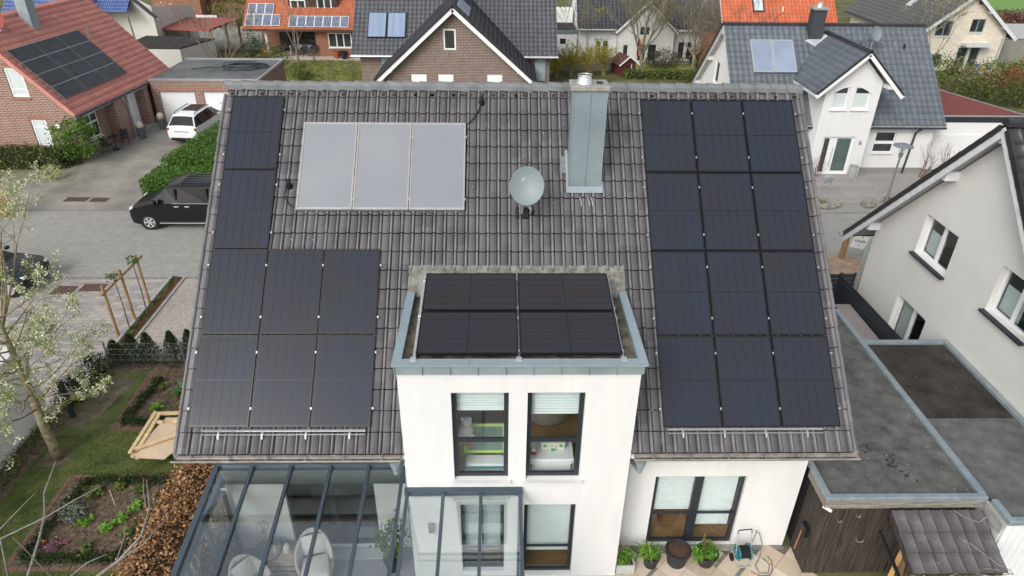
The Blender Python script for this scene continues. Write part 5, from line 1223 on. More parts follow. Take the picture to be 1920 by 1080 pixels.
# garage with red ribbed roof right of house 6
rg = thing('red_roofed_garage', 'white garage with red ribbed sheet roof and black fascia beside house 6', 'garage', (24.6, 20.5, 0))
m = MB(); q4 = [(-1.95,-1.6),(2.75,-1.6),(1.0,3.8),(-2.2,3.8)]; m.prism([(x*.985, y*.985) for x, y in q4], 0, 2.55, 'z'); m.build('wall', WHITE, rg)
m = MB(); m.prism(q4, 2.55, 2.86, 'z'); m.build('fascia', ANTH, rg)
m = MB()
for k in range(26):                                     # ribs run across the view
    y0 = -1.55+k*.205; xr = lambda y: 2.75-(y+1.6)/5.4*1.75
    if y0+.2 > 3.75: break
    m.poly([(-2.0,y0,2.865),(xr(y0)-.05,y0,2.865),(xr(y0+.1)-.05,y0+.10,2.91),(-2.0,y0+.10,2.91)]); m.poly([(-2.0,y0+.10,2.91),(xr(y0+.1)-.05,y0+.10,2.91),(xr(y0+.2)-.05,y0+.205,2.865),(-2.0,y0+.205,2.865)])
m.build('ribbed_sheet', mat('oxide_red_sheet', lin((108,62,58)), .6, .15, 3), rg)
m = MB(); m.beam((2.75,-1.6,2.88),(1.0,3.8,2.88), .07, .08); m.beam((-2.0,-1.6,2.88),(2.75,-1.6,2.88), .06, .06); m.build('edge_trim', GALV, rg)
gw = tag(MB().box(22.5, 34, 18.85, 19.0, 0, 1.9).build('garden_wall', WHITE), 'long white rendered wall right of house 6 below the red roof', 'wall')

# ---- red brick house on the left
bk = thing('red_brick_house', 'red brick house with red tiled roof and dark solar panels on the left', 'house', (-22.3, 19.5, 0), R(85))
BRK = brickmat('red_brick', lin((134,88,76)), lin((112,72,66)), lin((178,166,152)), .25, .088, .016, .85, .5, .22)
BRV = brickmat('brick_soldier', lin((128,76,64)), lin((150,98,80)), lin((170,156,140)), .085, .30, .012, .85, .4, .2, 0.0)
TRED = tilemat('red_clay_tile', lin((188,124,114)), .22, .35, .7, .10, lin((204,142,130)), .3, .10)
# gable facing the camera (wall frame turned -90 on the local axes): x = -(local y)
HB = [(-2.28,-1.42,.66,2.13), (-2.75,-1.82,3.28,4.76)]
m = MB(); facade(m, 8.6, [(-8.3,2.55),(-3.72,6.55),(0.0,2.72),(.3,2.6)], HB, 0, .1, x0=-8.3); m.build('wall', BRK, bk, (.22, 0, 0), (0, 0, R(-90)))
for i, h_ in enumerate(HB):
    w = window(bk, (.22,0,0), R(-90), *h_, PVC, CURT, .11, .05, h=(.72,) if i == 0 else (.26,), bw=.05)
    MB().box(h_[0]-.05, h_[1]+.05, -.04, .04, h_[2]-.14, h_[2]-.01).build('sill', BRV, w); MB().box(h_[0]-.12, h_[1]+.12, -.012, -.003, h_[3]+.005, h_[3]+.24).build('lintel', BRV, w)
HS = [(1.2,2.35,.75,2.1)]
m = MB(); facade(m, 9.4, [(.22,2.7),(9.6,2.7)], HS+[(4.55,5.2,.05,2.15),(5.35,6.2,.05,2.15)], 0, .12, x0=.22); m.build('wall', BRK, bk)
window(bk, (0,0,0), 0, *HS[0], PVC, DGLASS, .09, .06, v=(.45,), h=(.62,), bw=.09, sill=.08)
window(bk, (0,0,0), 0, 4.55,5.2,.05,2.15, PVC, CURT, .10, .04, name='glazed_door'); MB().box(5.35,6.2,.05,.1,.05,2.15).build('front_door', PVC, bk)
m = MB(); m.box(3.1,4.2,-.62,-.003,0,2.42); m.build('porch_pier', BRK, bk); m = MB(); m.box(6.3,6.75,-.5,-.003,0,2.42); m.build('porch_pier', BRK, bk)
MB().box(4.4,6.6,-.75,-.003,0,.14).build('door_step', GRAN, bk)
rb = roofplate(bk, -.06, 9.85, [(-.53,2.47),(3.72,6.76),(7.97,2.47)], .16, WHITE2, 'roof')
slope(rb, -.06, 9.85, (-.53,2.50), (3.72,6.80), .215, .345, TRED, curve=.022)
rcr = rcap.mesh('ridge_cap', TRED)
for i in range(27): link('ridge_cap', rcr, rb, (-.06+i*.36, 3.72, 6.82))
vtr = MB().box(-.05,.05,0,.36,-.14,.05).mesh('verge_tile', TRED); ab = math.atan2(4.3, 4.25)
for j in range(17): link('verge_tile', vtr, rb, (-.08, -.53+j*.345*math.cos(ab), 2.52+j*.345*math.sin(ab)), (ab+.03, 0, 0))
MB().tube([(-.1,-.60,2.44),(9.9,-.60,2.44)], .07, 8).build('gutter', ANTH, bk); MB().tube([(3.9,-.62,2.40),(3.95,-.72,2.2),(4.2,-.68,1.9),(4.22,-.66,0)], .045, 8).build('downpipe', ZINC, bk)
c_ = MB(); c_.box(3.45,4.05,2.9,3.5,5.6,8.3); c_ = c_.build('chimney', ZINC, bk); MB().bevbox(3.37,4.13,2.82,3.58,8.3,8.42,.01).build('chimney_cap', CONC, c_)
MB().tube([(6.42,2.0,4.9),(6.42,2.0,5.6)], .05, 8).build('vent_pipe', GALV, rb)
MB().box(-.12,.02,-.25,-.05,1.75,1.95).build('wall_lamp', PVC, bk, (.2,.9,0))
# dark panels on its roof: 4 strips of framed modules
CELLB = mat('grey_black_cells', (.030,.033,.038), .25, .25, 3, spec=.45, c2=(.042,.045,.05))
for r_ in range(4):
    for c2_ in range(3):
        w_, h_ = 1.905, .795
        t = thing('roof_solar_module', 'silver edged solar module on red roof, %s row above eaves, %s from gable' % (NUM[r_], NUM[c2_]), 'solar module', (0,0,0), 0, 'modules on the red tiled roof')
        lx, vv = .36+c2_*1.91, .94+r_*.806+(.03 if r_ > 1 else 0)
        Mx = Matrix.Translation((-22.3,19.5,0)) @ Matrix.Rotation(R(85), 4, 'Z') @ Matrix.Translation((lx, -.53+vv*math.cos(ab)-.12*math.sin(ab), 2.5+vv*math.sin(ab)+.12*math.cos(ab))) @ Matrix.Rotation(ab, 4, 'X')
        t.matrix_world = Mx
        f = MB(); b = .010; f.box(0,w_,0,b,-.04,.004); f.box(0,w_,h_-b,h_,-.04,.004); f.box(0,b,b,h_-b,-.04,.004); f.box(w_-b,w_,b,h_-b,-.04,.004); f.build('frame', mat('dull_grey_frame', (.16,.165,.17), .5), t); MB().box(.0,w_,h_-.002,h_+.012,-.03,.006).build('edge_strip', ALU, t)
        MB().box(b,w_-b,b,h_-b,-.02,-.004).build('backsheet', BACKS, t); cs = MB()
        for i in range(12):
            for j in range(6): x0_, y0_ = b+.004+i*.1562, b+.004+j*.128; cs.poly([(x0_,y0_,.0),(x0_+.150,y0_,.0),(x0_+.150,y0_+.122,.0),(x0_,y0_+.122,.0)])
        stuff(cs.build('cells', CELLB, t))
ds = thing('satellite_dish', 'dark red satellite dish on the red tiled roof at left edge', 'satellite dish', (-25.3, 21.45, 5.95)); d2 = MB().raw(vs2, fs2); d2.xf(Matrix.Translation((0,-.1,.75)) @ Matrix.Rotation(R(-15), 4, 'Z') @ Matrix.Rotation(R(68), 4, 'X') @ Matrix.Scale(1.15, 4)); d2.build('reflector', mat('brick_red_paint', lin((140,74,68)), .5), ds, smooth=True); MB().tube([(0,0,0),(0,0,.7)], .03, 8).build('mast', GALV, ds); MB().tube([(0,-.1,.4),(.1,-.5,.35)], .03, 6).build('feed_arm', PVC, ds)
# brick double garage
bg_ = thing('brick_garage', 'red brick double garage with two white doors and flat dark roof', 'garage', (-17.7, 26.3, 0))
m = MB(); facade(m, 6.5, [(-3.35,2.62),(3.15,2.62)], [(-2.93,-.82,.02,1.95),(-.32,1.8,.02,1.95)], 0, .15, x0=-3.35); m.poly([(3.15,0,0),(3.15,5.6,0),(3.15,5.6,2.62),(3.15,0,2.62)]); m.poly([(-3.35,0,0),(-3.35,5.6,0),(-3.35,5.6,2.62),(-3.35,0,2.62)]); m.poly([(3.15,5.6,0),(-3.35,5.6,0),(-3.35,5.6,2.62),(3.15,5.6,2.62)]); m.build('wall', BRK, bg_)
for (a, b) in ((-2.93,-.82), (-.32,1.8)):
    d = MB().box(a, b, .10, .14, .02, 1.95).build('garage_door', PVC, bg_); MB().box(a-.1, b+.1, -.014, -.003, 1.955, 2.2).build('lintel', BRV, bg_)
m = MB(); m.box(-3.35,3.15,.0,5.6,2.60,2.66); m.build('roof_deck', mat('wet_bitumen', (.085,.09,.088), .45, .35, .6, .3, 60, c2=(.13,.135,.13)), bg_)
m = MB(); m.box(-3.4,3.2,-.04,.06,2.6,2.72); m.box(3.1,3.2,.06,5.6,2.6,2.72); m.box(-3.4,3.2,5.55,5.65,2.6,2.74); m.build('edge_trim', GALV, bg_)
hc = thing('hose_coil', 'large loose coil of dark hose on the flat garage roof', 'hose coil', (-16.3, 29.6, 2.67)); m = MB(); g = random.Random(5)
for k in range(7):
    ra, rb_ = 1.15+g.uniform(-.2,.2), .75+g.uniform(-.15,.15); cx, cy = g.uniform(-.25,.25), g.uniform(-.15,.15)
    m.tube([(cx+ra*math.cos(2*math.pi*i/20), cy+rb_*math.sin(2*math.pi*i/20), .03+k*.03) for i in range(21)], .03, 5, caps=False)
m.tube([(-1.2,0,.04),(-1.8,-.3,.04),(-2.3,-.2,.04),(-3.2,-.7,.04)], .03, 5); m.build('hose', mat('blue_black_hose', (.035,.05,.058), .5), hc)

# ---- brick house with dark roof and big gable behind the ridge
dg = thing('dark_brick_house', 'brown brick house with dark tiled roof and white edged gable behind the ridge', 'house', (-3, 33, 0))
DBR = brickmat('brown_brick', lin((92,72,66)), lin((112,88,80)), lin((158,148,140)), .27, .095, .018, .85, .5, .22)
TDK = tilemat('dark_grey_tile', (.066,.072,.082), .30, .34, .42, .14, (.062,.064,.072), .4, .1)
ox, oy = -3.0, 33.0
m = MB(); facade(m, 9.0, [(-4.35,2.4),(.15,6.3),(4.65,2.4)], [(-.5,.28,4.05,5.30)], 0, .1, x0=-4.35); m.poly([(-4.35,0,0),(-4.35,6,0),(-4.35,6,2.4),(-4.35,0,2.4)]); m.poly([(4.65,0,0),(4.65,6,0),(4.65,6,2.4),(4.65,0,2.4)]); m.build('gable_wall', DBR, dg, (0, 28.5-oy, 0))
window(dg, (0,28.5-oy,0), 0, -.5,.28,4.05,5.30, PVC, DGLASS, .10, .04)
for k in (-2.6, -.9, 2.2): MB().box(k, k+.95, -.02, .05, 1.5, 2.55).build('roller_shutter', PVC, dg, (0, 28.5-oy, 0))
m = MB(); facade(m, 13.2, [(-6.7,2.9),(6.5,2.9)], [], 0, .1, x0=-6.7); m.poly([(-6.7,0,0),(-6.7,10,0),(-6.7,10,2.9),(-6.7,5,7.2),(-6.7,0,2.9)]); m.poly([(6.5,0,0),(6.5,10,0),(6.5,10,2.9),(6.5,5,7.2),(6.5,0,2.9)]); m.build('wall', DBR, dg, (0, .5, 0))
for (xa, xb) in ((5.45,6.2), (-5.2,-4.4)): MB().box(xa, xb, .40, .49, 1.0, 2.6).build('window', mat('pale_blue_panel', (.30,.38,.41), .5), dg)
rd = roofplate(dg, -7.2, 7.0, [(0,2.76),(5.2,7.6),(10.4,2.76)], .14, BARGE, 'roof')
slope(rd, -7.2, 7.0, (0,2.80), (5.2,7.64), .30, .37, TDK, curve=.022)
MB().tube([(-7.25,-.07,2.7),(7.05,-.07,2.7)], .075, 8).build('gutter', GALV, dg)
wg = MB(); gx = .15; gy = 28.0-oy
for (sx, xe) in ((-1, -5.05), (1, 5.35)): wg.raw([(gx,gy,6.68),(xe,gy,2.10),(xe,6,2.10),(gx,4.6,6.68),(gx,gy,6.54),(xe,gy,1.96),(xe,6,1.96),(gx,4.6,6.54)], [(0,1,2,3),(4,5,6,7),(0,1,5,4)])
wg = wg.build('wing_roof', TBLK, dg)
ag = math.atan2(6.7-2.12, 5.2); Vg, Fg = tile_shape(.30*.985, .37, .3, .026, .026, .04, 3)
tiles_joined('roof_tiles', Vg, Fg, [(i*.30, j*.37) for i in range(30) for j in range(19)], TBLK, wg, (5.35, gy, 2.12), (ag, 0, R(90)))
tiles_joined('roof_tiles', Vg, Fg, [(-(i+1)*.30, j*.37) for i in range(30) for j in range(19)], TBLK, wg, (-5.05, gy, 2.12), (ag, 0, R(-90)))
for xe in (-5.05, 5.35):
    b = MB(); b.beam((gx,gy-.01,6.50),(xe,gy-.01,1.92), .05, .30); b.build('barge_board', WHITE2, dg); b = MB(); b.beam((gx,gy-.03,6.70),(xe,gy-.03,2.12), .10, .12); b.build('verge_edge', TBLK, wg)
for xe in (-3.9, 4.2): MB().box(xe-.12, xe+.12, gy+.03, 28.5-oy, 2.75, 3.0).build('purlin_end', WHITE2, dg)
for i, nm in enumerate(('left', 'right')): collector((-9.15+i*1.34, 33.85, 3.6+.18), math.atan2(4.84, 5.2), 1.28, 2.05, 'blue ribbed collector on dark roof behind the ridge, %s of two' % nm, mat('blue_ribbed_absorber', (.19,.25,.36), .25, .18, 1.0, spec=.6, stretch=(30,.3,.3), c2=(.24,.31,.43)), ANTH, 'collectors on the dark brick house')
t = thing('roof_solar_module', 'grey module at the top of the black wing roof, cut by the upper border', 'solar module', (0,0,0)); t.matrix_world = Matrix.Translation((-3+1.05, 29.2, 5.95)) @ Matrix.Rotation(R(90), 4, 'Z') @ Matrix.Rotation(ag, 4, 'X'); MB().box(0,3.2,0,.9,0,.05).build('module_glass', BLUEG, t); MB().box(-.03,3.23,-.03,.93,-.03,.02).build('frame', ALU, t)

# ---- white house with dark roof, centre back
wh = thing('white_back_house', 'white house with black roof and tall gable behind bare trees', 'house', (12, 44, 0))
TFAR = tilemat('far_dark_tile', (.042,.046,.055), .32, .34, .5, .12, (.05,.054,.063), .35, .08)
ox, oy = 12.0, 44.0
HW = [(-.35,.55,2.0+.2,2.95),(-1.65,-1.15,.1,1.5),(-.4,.35,.1,1.55),(.45,1.25,.1,1.55)]
m = MB(); facade(m, 4.7, [(-2.1,2.5),(.2,4.7),(2.6,2.5)], HW, 0, .1, x0=-2.1); m.poly([(-2.1,0,0),(-2.1,3,0),(-2.1,3,2.5),(-2.1,0,2.5)]); m.build('gable_wall', WHITE, wh)
for h_ in HW: window(wh, (0,0,0), 0, *h_, PVC, DGLASS, .07, .05, v=(.5,) if h_[1]-h_[0] > .8 else ())
HW2 = [(-3.85,-3.35,.1,1.65),(-3.25,-2.75,.1,1.65),(3.2,3.8,.1,1.6),(3.95,4.4,.1,1.6)]
m = MB(); facade(m, 10.5, [(-5.3,2.7),(5.2,2.7)], HW2, 0, .1, x0=-5.3); m.build('wall', WHITE, wh, (0, .8, 0))
for h_ in HW2: window(wh, (0,.8,0), 0, *h_, PVC, DGLASS, .06, .05)
MB().box(-4.0,-2.6,-.06,-.003,1.75,2.05).build('awning_box', CURT, wh, (0,.8,0))
m = MB(); m.poly([(-5.3,.8,0),(-5.3,9,0),(-5.3,9,2.7),(-5.3,5,6.5),(-5.3,.8,2.7)]); m.build('wall', WHITE, wh)
rw = roofplate(wh, -5.5, 5.4, [(.35,2.62),(5.0,7.0),(9.6,2.62)], .14, BARGE, 'roof'); slope(rw, -5.5, 5.4, (.35,2.66), (5.0,7.04), .32, .34, TFAR, curve=.02)
wg = MB()
for xe in (-2.35, 2.85): wg.raw([(.2,-.3,4.92),(xe,-.3,2.5),(xe,4,2.5),(.2,3.2,4.92),(.2,-.3,4.82),(xe,-.3,2.4),(xe,4,2.4),(.2,3.2,4.82)], [(0,1,2,3),(4,5,6,7),(0,1,5,4)])
wg.build('wing_roof', TFAR, wh)
for xe in (-2.35, 2.85): MB().beam((.2,-.31,4.86),(xe,-.31,2.44), .05, .16).build('barge_board', WHITE2, wh)
MB().tube([(-2.35,-.3,2.5),(-2.35,.6,2.6),(-.8,3.0,4.7)], .09, 6).build('valley_gutter', GALV, wh); MB().tube([(-5.5,.28,2.56),(-2.3,.28,2.56)], .06, 6).build('gutter', GALV, wh)
# flat annex on its left
wa = thing('white_annex', 'low white flat roofed annex left of the white back house', 'annex', (5.0, 45.2, 0))
m = MB(); facade(m, 3.4, [(-1.8,2.15),(1.6,2.15)], [(.15,.65,1.25,1.7),(-.55,-.15,.6,1.1)], 0, .08, x0=-1.8); m.build('wall', WHITE, wa)
for h_ in ((.15,.65,1.25,1.7), (-.55,-.15,.6,1.1)): MB().box(h_[0],h_[1],.05,.07,h_[2],h_[3]).build('window', DGLASS, wa)
MB().box(-1.9,1.6,-.1,3.6,2.15,2.4).build('fascia', mat('teal_grey_fascia', (.16,.21,.22), .6), wa); MB().box(-1.8,1.5,0,3.5,2.4,2.43).build('roof_deck', BITB, wa); MB().box(-1.8,1.5,3.6,5,0,3.5).build('rear_wall', WHITE, wa)
# ---- orange tiled brick house with panels, left back
oh = thing('orange_roofed_house', 'brick house with orange roof, dark dormer and blue panels behind the lawn', 'house', (-17, 45.6, 0))
ox, oy = -17.0, 45.6
OBR = brickmat('orange_brick', lin((150,104,84)), lin((134,90,74)), lin((150,120,100)), .3, .1, .012, .85, .3, .15)
TOR = tilemat('orange_tile', lin((160,92,66)), .3, .34, .65, .14, lin((178,104,74)), .3, .12)
m = MB(); facade(m, 5.0, [(1.3,2.4),(6.3,2.4)], [(2.35,4.35,.72,1.95)], 0, .1, x0=1.3); m.poly([(1.3,0,0),(1.3,3,0),(1.3,3,2.4),(1.3,0,2.4)]); m.poly([(-4.2,3,0),(1.3,3,0),(1.3,3,2.4),(-4.2,3,2.4)]); m.build('wall', OBR, oh)
window(oh, (0,0,0), 0, 2.35,4.35,.72,1.95, PVC, DGLASS, .09, .04, v=(.36,.66), bw=.09, sill=.08)
for (xa, xb) in ((-2.6,-1.0), (-.7,.6)): MB().box(xa, xb, 2.9, 2.96, .1, 2.1).build('terrace_door', DGLASS, oh)
MB().box(-2.95,-2.75,-.1,.1,0,2.2).build('porch_post', PVC, oh); MB().box(-1.05,-.9,2.7,2.85,0,2.2).build('porch_post', PVC, oh)
ro2 = roofplate(oh, -4.55, 6.5, [(-.6,2.27),(4.0,6.2),(8.6,2.27)], .14, mat('brown_soffit', (.08,.05,.035), .8), 'roof'); slope(ro2, -4.55, 6.5, (-.6,2.30), (4.0,6.24), .30, .34, TOR, curve=.022)
dm = MB(); dm.box(-.9,3.25,1.15,4.5,3.2,5.15); dm = dm.build('dormer', mat('brown_boarding', (.055,.038,.03), .8, .2, 4, stretch=(8,1,.3)), oh)
for (xa, xb, bl) in ((-.75,.55,.42), (1.5,2.75,0.0)):
    window(dm, (0,1.14,0), 0, xa, xb, 3.62, 4.85, PVC, DGLASS, .10, -.05, v=(.5,), bw=.09)
    if bl: MB().box(xa+.05, xb-.05, -.075, -.055, 4.3, 4.80).build('roller_shutter', PVC, dm, (0, 1.14, 0))
MB().box(-1.1,3.45,.9,5,5.15,5.3).build('dormer_roof', mat('dormer_felt', (.14,.13,.12), .8), dm)
BLC = mat('blue_crystal_cells', (.055,.085,.15), .25, .3, 4, spec=.5, c2=(.10,.13,.20))
def far_module(x, v, label):
    ao = math.atan2(3.94, 4.6); t = thing('roof_solar_module', label, 'solar module', (ox+x, oy-.6+v*math.cos(ao)-.12*math.sin(ao), 2.3+v*math.sin(ao)+.12*math.cos(ao)), 0, 'blue modules on the orange roof', (ao, 0, 0))
    MB().box(0,.70,0,1.12,-.03,.0).build('frame', PVC, t); c = MB()
    for i in range(5):
        for j in range(8): c.poly([(.035+i*.127,.035+j*.132,.004),(.035+i*.127+.118,.035+j*.132,.004),(.035+i*.127+.118,.035+j*.132+.123,.004),(.035+i*.127,.035+j*.132+.123,.004)])
    stuff(c.build('cells', BLC, t))
for i in range(4): far_module(-4.35+i*.73, .28, 'blue module left on orange roof, bottom row, %s from the verge' % NUM[i])
for i in range(3): far_module(-4.28+i*.73, 1.45, 'blue module left on orange roof, upper row, %s from the verge' % NUM[i])
N7 = NUM+['fifth', 'sixth', 'seventh']
for i in range(7): far_module(-.72+i*.72, .18, 'blue silver framed module in the strip under the dormer windows, %s from left' % N7[i])
far_module(5.2, .5, 'blue silver framed module right of the strip, half hidden by dark roof')
# ---- orange roof far right back
of = thing('orange_tiled_house', 'house showing only its bright orange roof behind house 6', 'house', (20, 34, 0))
TO2 = tilemat('bright_orange_tile', lin((178,92,62)), .3, .34, .6, .12, lin((192,104,72)), .3, .1)
m = MB(); m.box(-3.7,4.0,.5,8,0,2.9); m.build('wall', OBR, of); r2 = roofplate(of, -4.05, 4.3, [(0,2.6),(5,7.6),(10,2.6)], .14, BARGE, 'roof'); slope(r2, -4.05, 4.3, (-.05,2.63), (5,7.66), .27, .32, TO2, curve=.022)
w_ = MB(); w_.box(-.42,.42,0,1.3,.02,.1); w_ = w_.build('skylight', ANTH, r2, (-1.35, 2.55, 5.2), (R(45), 0, 0)); MB().box(-.32,.32,.1,1.2,.10,.11).build('pane', CURT, w_)
MB().tube([(.4,2.6,5.2),(.4,2.6,5.6)], .05, 6).build('vent_pipe', PVC, r2)
# ---- pale brick house far right
pbh = thing('pale_brick_house', 'pale brick gabled house with grey roof and skylights at upper right', 'house', (37.5, 42, 0))
PBR = brickmat('pale_brick', lin((206,196,180)), lin((218,209,194)), lin((188,178,162)), .42, .16, .012, .85, .2, .06)
HP = [(.55,1.7,3.0,4.05),(-2.2,-.9,2.7,3.9),(-1.9,-1.0,.2,1.3),(.15,1.0,.05,1.85),(1.2,2.0,.05,1.85),(.6,1.2,5.1,5.4)]
m = MB(); facade(m, 7.2, [(-3.5,3.1),(.1,5.85),(3.7,3.0)], HP, 0, .1, x0=-3.5); m.poly([(-3.5,0,0),(-3.5,12,0),(-3.5,12,3.1),(-3.5,0,3.1)]); m.build('wall', PBR, pbh)
BLF = mat('blue_grey_frame', (.20,.30,.34), .5)
for i, h_ in enumerate(HP): window(pbh, (0,0,0), 0, *h_, BLF, DGLASS, .07, .05, v=(.5,) if i in (0,1) else (), sill=.08 if i < 3 else 0)
TGR = tilemat('grey_slate_tile', (.105,.105,.108), .4, .4, .6, .08, (.12,.12,.12), .3, .06)
wg = MB()
for xe, ze in ((-4.0,2.72), (4.3,2.62)): wg.raw([(.1,-.5,6.0),(xe,-.5,ze),(xe,13,ze),(.1,13,6.0),(.1,-.5,5.88),(xe,-.5,ze-.12),(xe,13,ze-.12),(.1,13,5.88)], [(0,1,2,3),(4,5,6,7),(0,1,5,4)])
wg = wg.build('roof', TGR, pbh); ap_ = math.atan2(6.0-2.72, 4.1); Vp, Fp = tile_shape(.40*.985, .38, .2, .012, .022, .04, 2)
tiles_joined('roof_tiles', Vp, Fp, [(-(i+1)*.4, j*.38) for i in range(33) for j in range(14)], TGR, wg, (-4.0, -.5, 2.75), (ap_, 0, R(-90)))
for xe, ze in ((-4.0,2.72), (4.3,2.62)): MB().beam((.1,-.52,5.9),(xe,-.52,ze-.1), .05, .24).build('barge_board', BARGE, pbh)
for (y, v) in ((8.2,3.3), (6.6,2.9), (5.2,2.4)):
    MB().box(-.28,.28,0,1.0,.03,.12).build('skylight', CURT, wg, (-4.0+v*math.cos(ap_), y, 2.75+v*math.sin(ap_)), (ap_, 0, R(-90)))
for (xe, ze) in ((1.6,4.5), (3.2,3.3)): MB().box(xe-.1, xe+.2, -.5, 0, ze, ze+.18).build('purlin_end', BARGE, pbh)
MB().box(.2,2.4,-.9,-.01,2.02,2.2).build('awning', mat('striped_awning', (.50,.54,.53), .8), pbh); MB().tube([(3.55,-.05,2.6),(3.45,-.05,0)], .06, 6).build('downpipe', ZINC, pbh)
ga = thing('grey_annex', 'grey rendered annex at the far right with a small window', 'annex', (44.5, 43.5, 0)); MB().box(-3.0,5,0,6,0,2.3).build('wall', mat('grey_render', lin((132,128,120)), .9, .08, 2), ga); MB().box(-3.1,5.1,-.1,6.1,2.3,2.5).build('fascia', SOFF, ga); window(ga, (0,-.002,0), 0, .5,1.6,.8,1.7, PVC, DGLASS, .08, -.03)
# ---- blue roofed white house, upper left
bh = thing('blue_roofed_house', 'white brick house with glossy blue tiled roof at the upper left', 'house', (-27.3, 42.5, 0))
TBL = tilemat('glazed_blue_tile', (.035,.075,.22), .3, .34, .28, .15, (.05,.10,.28), .5, .1)
m = MB(); m.raw([(-4.6,0,0),(-.2,0,0),(-.2,0,4.4),(-2.4,0,5.6),(-4.6,0,4.0)], [(0,1,2,3,4)]); m.poly([(-.2,0,0),(-.2,8,0),(-.2,8,3.4),(-.2,0,4.4)]); m.box(-10,-4.6,-3.5,6,0,2.8); m.build('wall', mat('white_brickwork', (.60,.58,.53), .85, .05, 3), bh)
s2 = MB(); s2.raw([(-2.2,-.6,5.9),(.3,-.6,3.6),(.3,-.2,3.6),(-2.2,-.2,5.9)], [(0,1,2,3)]); s2.raw([(-2.2,-.62,5.75),(.3,-.62,3.45),(.3,-.62,3.62),(-2.2,-.62,5.92)], [(0,1,2,3)]); s2.build('roof', ANTH, bh); MB().raw([(-2.2,-.5,5.70),(.2,-.5,3.45),(.2,0,3.45),(-2.2,0,5.70)], [(0,1,2,3)]).build('soffit', WHITE2, bh)
MB().tube([(-2.2,-.05,3.6),(-2.1,-.06,1.4)], .05, 6).build('downpipe', GALV, bh); 
r3 = MB(); r3.box(-10.4,-4.2,-3.8,6.2,2.65,2.75); r3 = r3.build('eaves', ANTH, bh); slope(r3, -10.4, -4.5, (-3.9,2.7), (2.0,8.6), .30, .34, TBL, curve=.022); 
r4 = MB(); r4.raw([(-4.8,-1.2,4.05),(-1.2,-1.2,4.15),(-2.6,2.2,6.2),(-4.8,2.2,6.2)], [(0,1,2,3)]); r4 = r4.build('wing_roof', ANTH, bh); slope(r4, -4.8, -1.6, (-1.2,4.12), (1.6,6.3), .30, .34, TBL, curve=.022)
# its flat garage and the red roofed carport
fg = thing('white_flat_garage', 'white walled garage with dark flat roof near the blue roofed house', 'garage', (-25, 38.6, 0)); m = MB(); q4 = [(-2.6,-2.4),(1.8,-2.4),(3.0,1.3),(-2.6,2.2)]; m.prism([(x*.99,y*.99) for x, y in q4], 0, 2.42, 'z'); m.build('wall', MATS['white_brickwork'], fg); MB().prism(q4, 2.42, 2.5, 'z').build('roof_deck', BITB, fg)
rc_ = thing('red_roofed_carport', 'timber carport with matt red roof beyond the flat garage', 'carport', (-25.2, 46.2, 0)); m = MB(); q4 = [(-2.4,-2.7),(1.7,-3.2),(2.4,2.4),(-2.6,2.3)]; m.prism(q4, 2.45, 2.62, 'z'); m.build('roof', mat('matt_red_sheet', lin((150,84,80)), .8, .1, 1.5), rc_)
for (x, y) in ((-2.2,-2.5), (1.6,-2.9), (2.0,-.4), (2.2,2.1), (-2.3,2.1)): MB().box(x-.07,x+.07,y-.07,y+.07,0,2.45).build('post', WOODP, rc_)
# far houses that only peek in at the top border
fb = thing('far_brick_house', 'brown brick house wall with red roof at the top left border', 'house', (-33, 62, 0)); m = MB(); m.box(-3.5,1.5,0,6,0,3.2); m.box(1.5,9,2,8,0,2.2); m.build('wall', OBR, fb); r_ = MB(); r_.raw([(1.2,1.6,2.0),(9.3,1.6,2.0),(9.3,6,5.5),(1.2,6,5.5)], [(0,1,2,3)]); r_.build('roof', TOR, fb); m = MB(); m.raw([(-4,-.4,2.9),(2,-.4,2.9),(2,4,7),(-4,4,7)], [(0,1,2,3)]); m.build('roof', TBLK, fb)
rf_ = tag(MB().box(-28, -14, 66, 66.5, 0, 1.4).build('brick_wall', mat('rust_brick_wall', lin((112,62,50)), .9, .2, 3)), 'long rust red garden wall at the top left border', 'wall')
pw = tag(MB().box(-33, -28.5, 58, 58.2, 0, 1.3).build('white_wall', WHITE2), 'short white wall behind white blossom at the top left', 'wall')
# ------------------------------------------------------------------ vehicles (front towards -x in the local frame)
def carpaint(name, c, rough=.25, coat=.0): return mat(name, c, rough, .04, 2, spec=.35, coat=coat)
CGL = mat('car_glass', (.008,.009,.011), .06, .2, 1, spec=.35)
def loft(st, hood_to, roof_from, roof_to, n_roof=2):
    """st rows: x, z_sill, z_belt, z_roof, w_sill, w_belt, w_roof. returns paint MB, side glass MB, screen MB"""
    P = MB(); G = {1: MB(), -1: MB()}; S = {hood_to: MB(), roof_to: MB()}
    def sec(s):
        x, zs, zb, zr, ws, wb, wr = s
        return [(x,0,zs),(x,ws*.92,zs),(x,ws,zs+.10),(x,wb+.015,zs+(zb-zs)*.62),(x,wb,zb),(x,wr+.03,zr-.04),(x,wr-.04,zr),(x,wr*.55,zr+.022),(x,0,zr+.03)]
    Q = [sec(s) for s in st]
    for i in range(len(st)-1):
        for k in range(8):
            for sg in (1, -1):
                q = [Q[i][k], Q[i+1][k], Q[i+1][k+1], Q[i][k+1]]; q = [(a, b*sg, c) for a, b, c in q]
                tgt = P
                if k == 4 and hood_to <= i <= roof_to: tgt = G[sg]
                if k in (6, 7) and (i == hood_to or i == roof_to): tgt = S[i]
                if k == 5 and (i == hood_to or i == roof_to): tgt = P
                tgt.poly(q if sg > 0 else q[::-1])
    for e in (0, -1): P.poly(Q[e]+[(a, -b, c) for a, b, c in reversed(Q[e][1:-1])])
    return P, G, S
